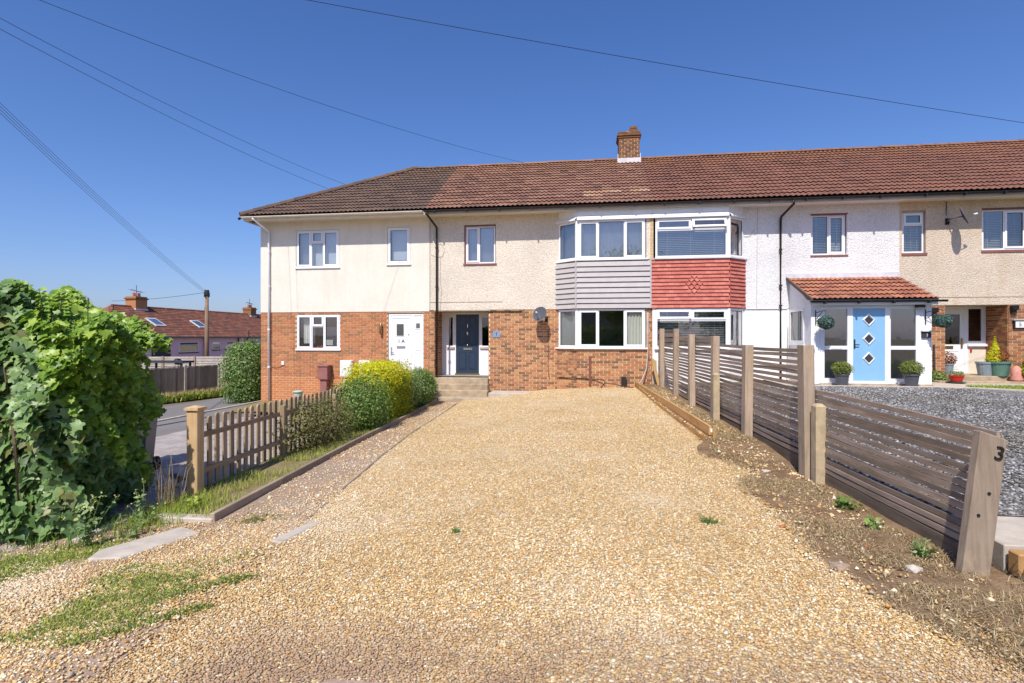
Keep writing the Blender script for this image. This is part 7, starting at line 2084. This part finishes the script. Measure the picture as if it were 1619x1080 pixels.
blades('clover_patches', lay(Xa[dk], Ya[dk]), 0.030, 0.010, 1.0, 'grass_dark')
# verge by the pickets
g_ = np.random.default_rng(93)
Y = g_.uniform(4.9, 16.2, 22000); xl = picket_x(Y) - 0.05; X = xl + g_.random(len(Y)) * (board_x(Y) - 0.03 - xl)
ok = noise2(X, Y, 3.0, 14) > -0.9
X, Y = X[ok], Y[ok]; half = np.random.default_rng(1).random(len(X)) < 0.5
blades('verge_grass', lay(X[half], Y[half], T, 0.02), 0.085, 0.006, 0.8, 'grass')
blades('verge_straw', lay(X[~half], Y[~half], T, 0.02), 0.07, 0.005, 1.0, 'grass_dry')
# at the hedge foot and gate post
g_ = np.random.default_rng(94)
X = g_.normal(-4.30, 0.18, 1300); Y = g_.normal(5.15, 0.28, 1300)
blades('tall_grass', lay(X, Y), 0.15, 0.006, 0.7, 'grass')
X = g_.uniform(-5.1, -4.2, 500); Y = 4.1 + g_.random(500) * 0.9
blades('hedge_foot_grass', lay(X, Y), 0.11, 0.007, 0.8, 'grass_dark')
X = g_.normal(-4.42, 0.06, 60); Y = g_.normal(5.25, 0.12, 60)
blades('seed_grass', lay(X, Y), 0.62, 0.006, 0.55, 'grass_dry')
# straw on the soil bed
g_ = np.random.default_rng(95)
Y = 1.9 + 15 * g_.random(52000) ** 1.7; xr = np.minimum(fence_x(Y), 3.6); X = xr - g_.random(len(Y)) * (xr - soil_x(Y)) - 0.05
ok = noise2(X, Y, 2.4, 15) > -0.35
X, Y = X[ok], Y[ok]
th_ = g_.random(len(X)) < 0.4 + 0.5 * sstep(-0.5, 1.2, noise2(X, Y, 4, 22))
X, Y = X[th_], Y[th_]
blades('bed_straw', lay(X, Y, bedz, 0.012), 0.040, 0.005, 3.6, 'grass_dry')
X = g_.uniform(1.5, 4.2, 9000); Y = g_.uniform(2.0, 4.1, 9000); ok = (g_.random(9000) < sstep(0.0, 0.9, X - 1.75 - (3.9 - Y) * 0.2) * 0.85) & (g_.random(9000) < 0.3 + 0.7 * sstep(-0.4, 0.8, noise2(X, Y, 5, 23)))
blades('foreground_straw', lay(X[ok], Y[ok], bedz, 0.015), 0.055, 0.005, 3.6, 'grass_dry')
# lawn and far verge
X = g_.uniform(9.7, 13.5, 9000); Y = g_.uniform(12.5, 16.1, 9000); ok = (Y > 15.55 - (X - 9.6) * 0.68) & (Y < 16.08)
blades('lawn_grass', lay(X[ok], Y[ok], TR, 0.015), 0.07, 0.012, 0.6, 'grass')
Y = g_.uniform(15.5, 22.2, 3500); X = -17.3 + (Y - 15.6) * 0.214 + 0.1 + g_.random(3500) * 0.75
blades('roadside_grass', lay(X, Y, T, 0.02), 0.35, 0.03, 0.6, 'grass_dry')
Y = g_.uniform(15.5, 22.2, 3500); X = -17.3 + (Y - 15.6) * 0.214 + 0.15 + g_.random(3500) * 0.75
blades('roadside_weeds', lay(X, Y, T, 0.02), 0.3, 0.06, 0.9, 'grass')
X = g_.uniform(-15.8, -14.9, 600); Y = g_.uniform(24, 29, 600)
blades('far_verge_grass', lay(X - 0.6, Y, T, 0.02), 0.5, 0.05, 0.6, 'grass_dry')

def weed(x, y, h, n, mat, label, seed, H=T, fl=False, spread=0.25, leaf=0.06, thin=0.003):
    g_ = random.Random(seed)
    z = float(H(np.array(x), np.array(y)))
    t = thing('weed', (x, y, z), label, 'weed', 'weeds in the gravel and soil')
    m = MB(); Pl = []; Nl_ = []; Fp = []
    for i in range(n):
        a = g_.uniform(0, 2 * PI); e = g_.uniform(0.2, 1) * spread; hh = h * g_.uniform(0.55, 1)
        p1 = Vector((x + math.cos(a) * e * 0.5, y + math.sin(a) * e * 0.5, z + hh * 0.6)); p2 = Vector((x + math.cos(a) * e, y + math.sin(a) * e, z + hh))
        m.tube([(x, y, z - 0.02), p1, p2], [thin, thin * 0.8, thin * 0.4], 5)
        nl = max(4, int(hh / 0.035))
        for k_ in range(nl):
            f = (k_ + 0.5) / nl
            q = Vector((x, y, z)).lerp(p1, min(1, f * 1.6)) if f < 0.6 else p1.lerp(p2, (f - 0.6) / 0.4)
            Pl.append((q.x + g_.uniform(-.03, .03), q.y + g_.uniform(-.03, .03), q.z)); Nl_.append((g_.uniform(-.8, .8), g_.uniform(-.8, .8), 0.8))
        Fp += [(p2.x + g_.uniform(-.02, .02), p2.y + g_.uniform(-.02, .02), p2.z + g_.uniform(-.03, .02)) for _ in range(5)]
    m.build('stem', 'leaf_var', t)
    scatter_mesh('leaves', np.array(Pl), np.array(Nl_), np.random.default_rng(seed).uniform(0.6, 1.3, len(Pl)) * leaf, LEAF['small'], mat, t)
    if fl: scatter_mesh('flowers', np.array(Fp), np.tile(np.array([0.1, -0.4, 1.0]), (len(Fp), 1)) + np.random.default_rng(seed).normal(size=(len(Fp), 3)) * .4, np.full(len(Fp), 0.02), LEAF['small'], 'flower', t)
    return t
weed(-4.36, 4.22, 0.46, 7, 'leaf_var', 'tall yellow flowering weed at the foot of the big bush', 1, fl=True)
weed(-4.30, 4.75, 0.42, 6, 'leaf_var', 'second yellow flowering weed nearer the picket gate post', 2, fl=True, spread=0.2)
weed(-4.15, 4.45, 0.22, 9, 'leaf_var', 'low pale weed between the two flowering weeds', 3, spread=0.2)
weed(-4.12, 5.2, 0.2, 9, 'grass', 'grassy weed by the concrete edging of the verge', 4, spread=0.22)
weed(2.40, 5.65, 0.14, 14, 'grass_dark', 'low green weed under the fence behind the flat stone', 5, bedz, spread=0.18, leaf=0.07)
weed(2.36, 5.05, 0.12, 7, 'leaf_dark', 'tiny broad-leaved weed under the fence', 6, bedz, spread=0.1, leaf=0.07)
weed(2.42, 4.45, 0.16, 16, 'leaf_var', 'fine green weed close left of the leaning post', 7, bedz, spread=0.14, leaf=0.05)
weed(2.98, 3.78, 0.55, 7, 'leaf_dark', 'tall thin weed right of the leaning post', 8, bedz, fl=True, spread=0.28, leaf=0.07)
weed(3.05, 3.35, 0.24, 24, 'leaf_ivy', 'bright ferny weed clump at the right edge below the post', 9, bedz, spread=0.34, leaf=0.11)
weed(2.55, 2.75, 0.07, 26, 'leaf_olive', 'mossy green tuft in the straw at the lower right', 10, bedz, spread=0.2, leaf=0.035)
weed(1.02, 5.05, 0.05, 22, 'grass_dark', 'small green tuft in the middle right of the gravel', 11, spread=0.14, leaf=0.03)
weed(-1.15, 4.6, 0.035, 12, 'grass_dark', 'tiny green tuft in the left of the gravel', 12, spread=0.07, leaf=0.025)
weed(-3.2, 4.95, 0.05, 22, 'leaf_olive', 'low weed patch in the path before the verge corner', 13, spread=0.3, leaf=0.035)
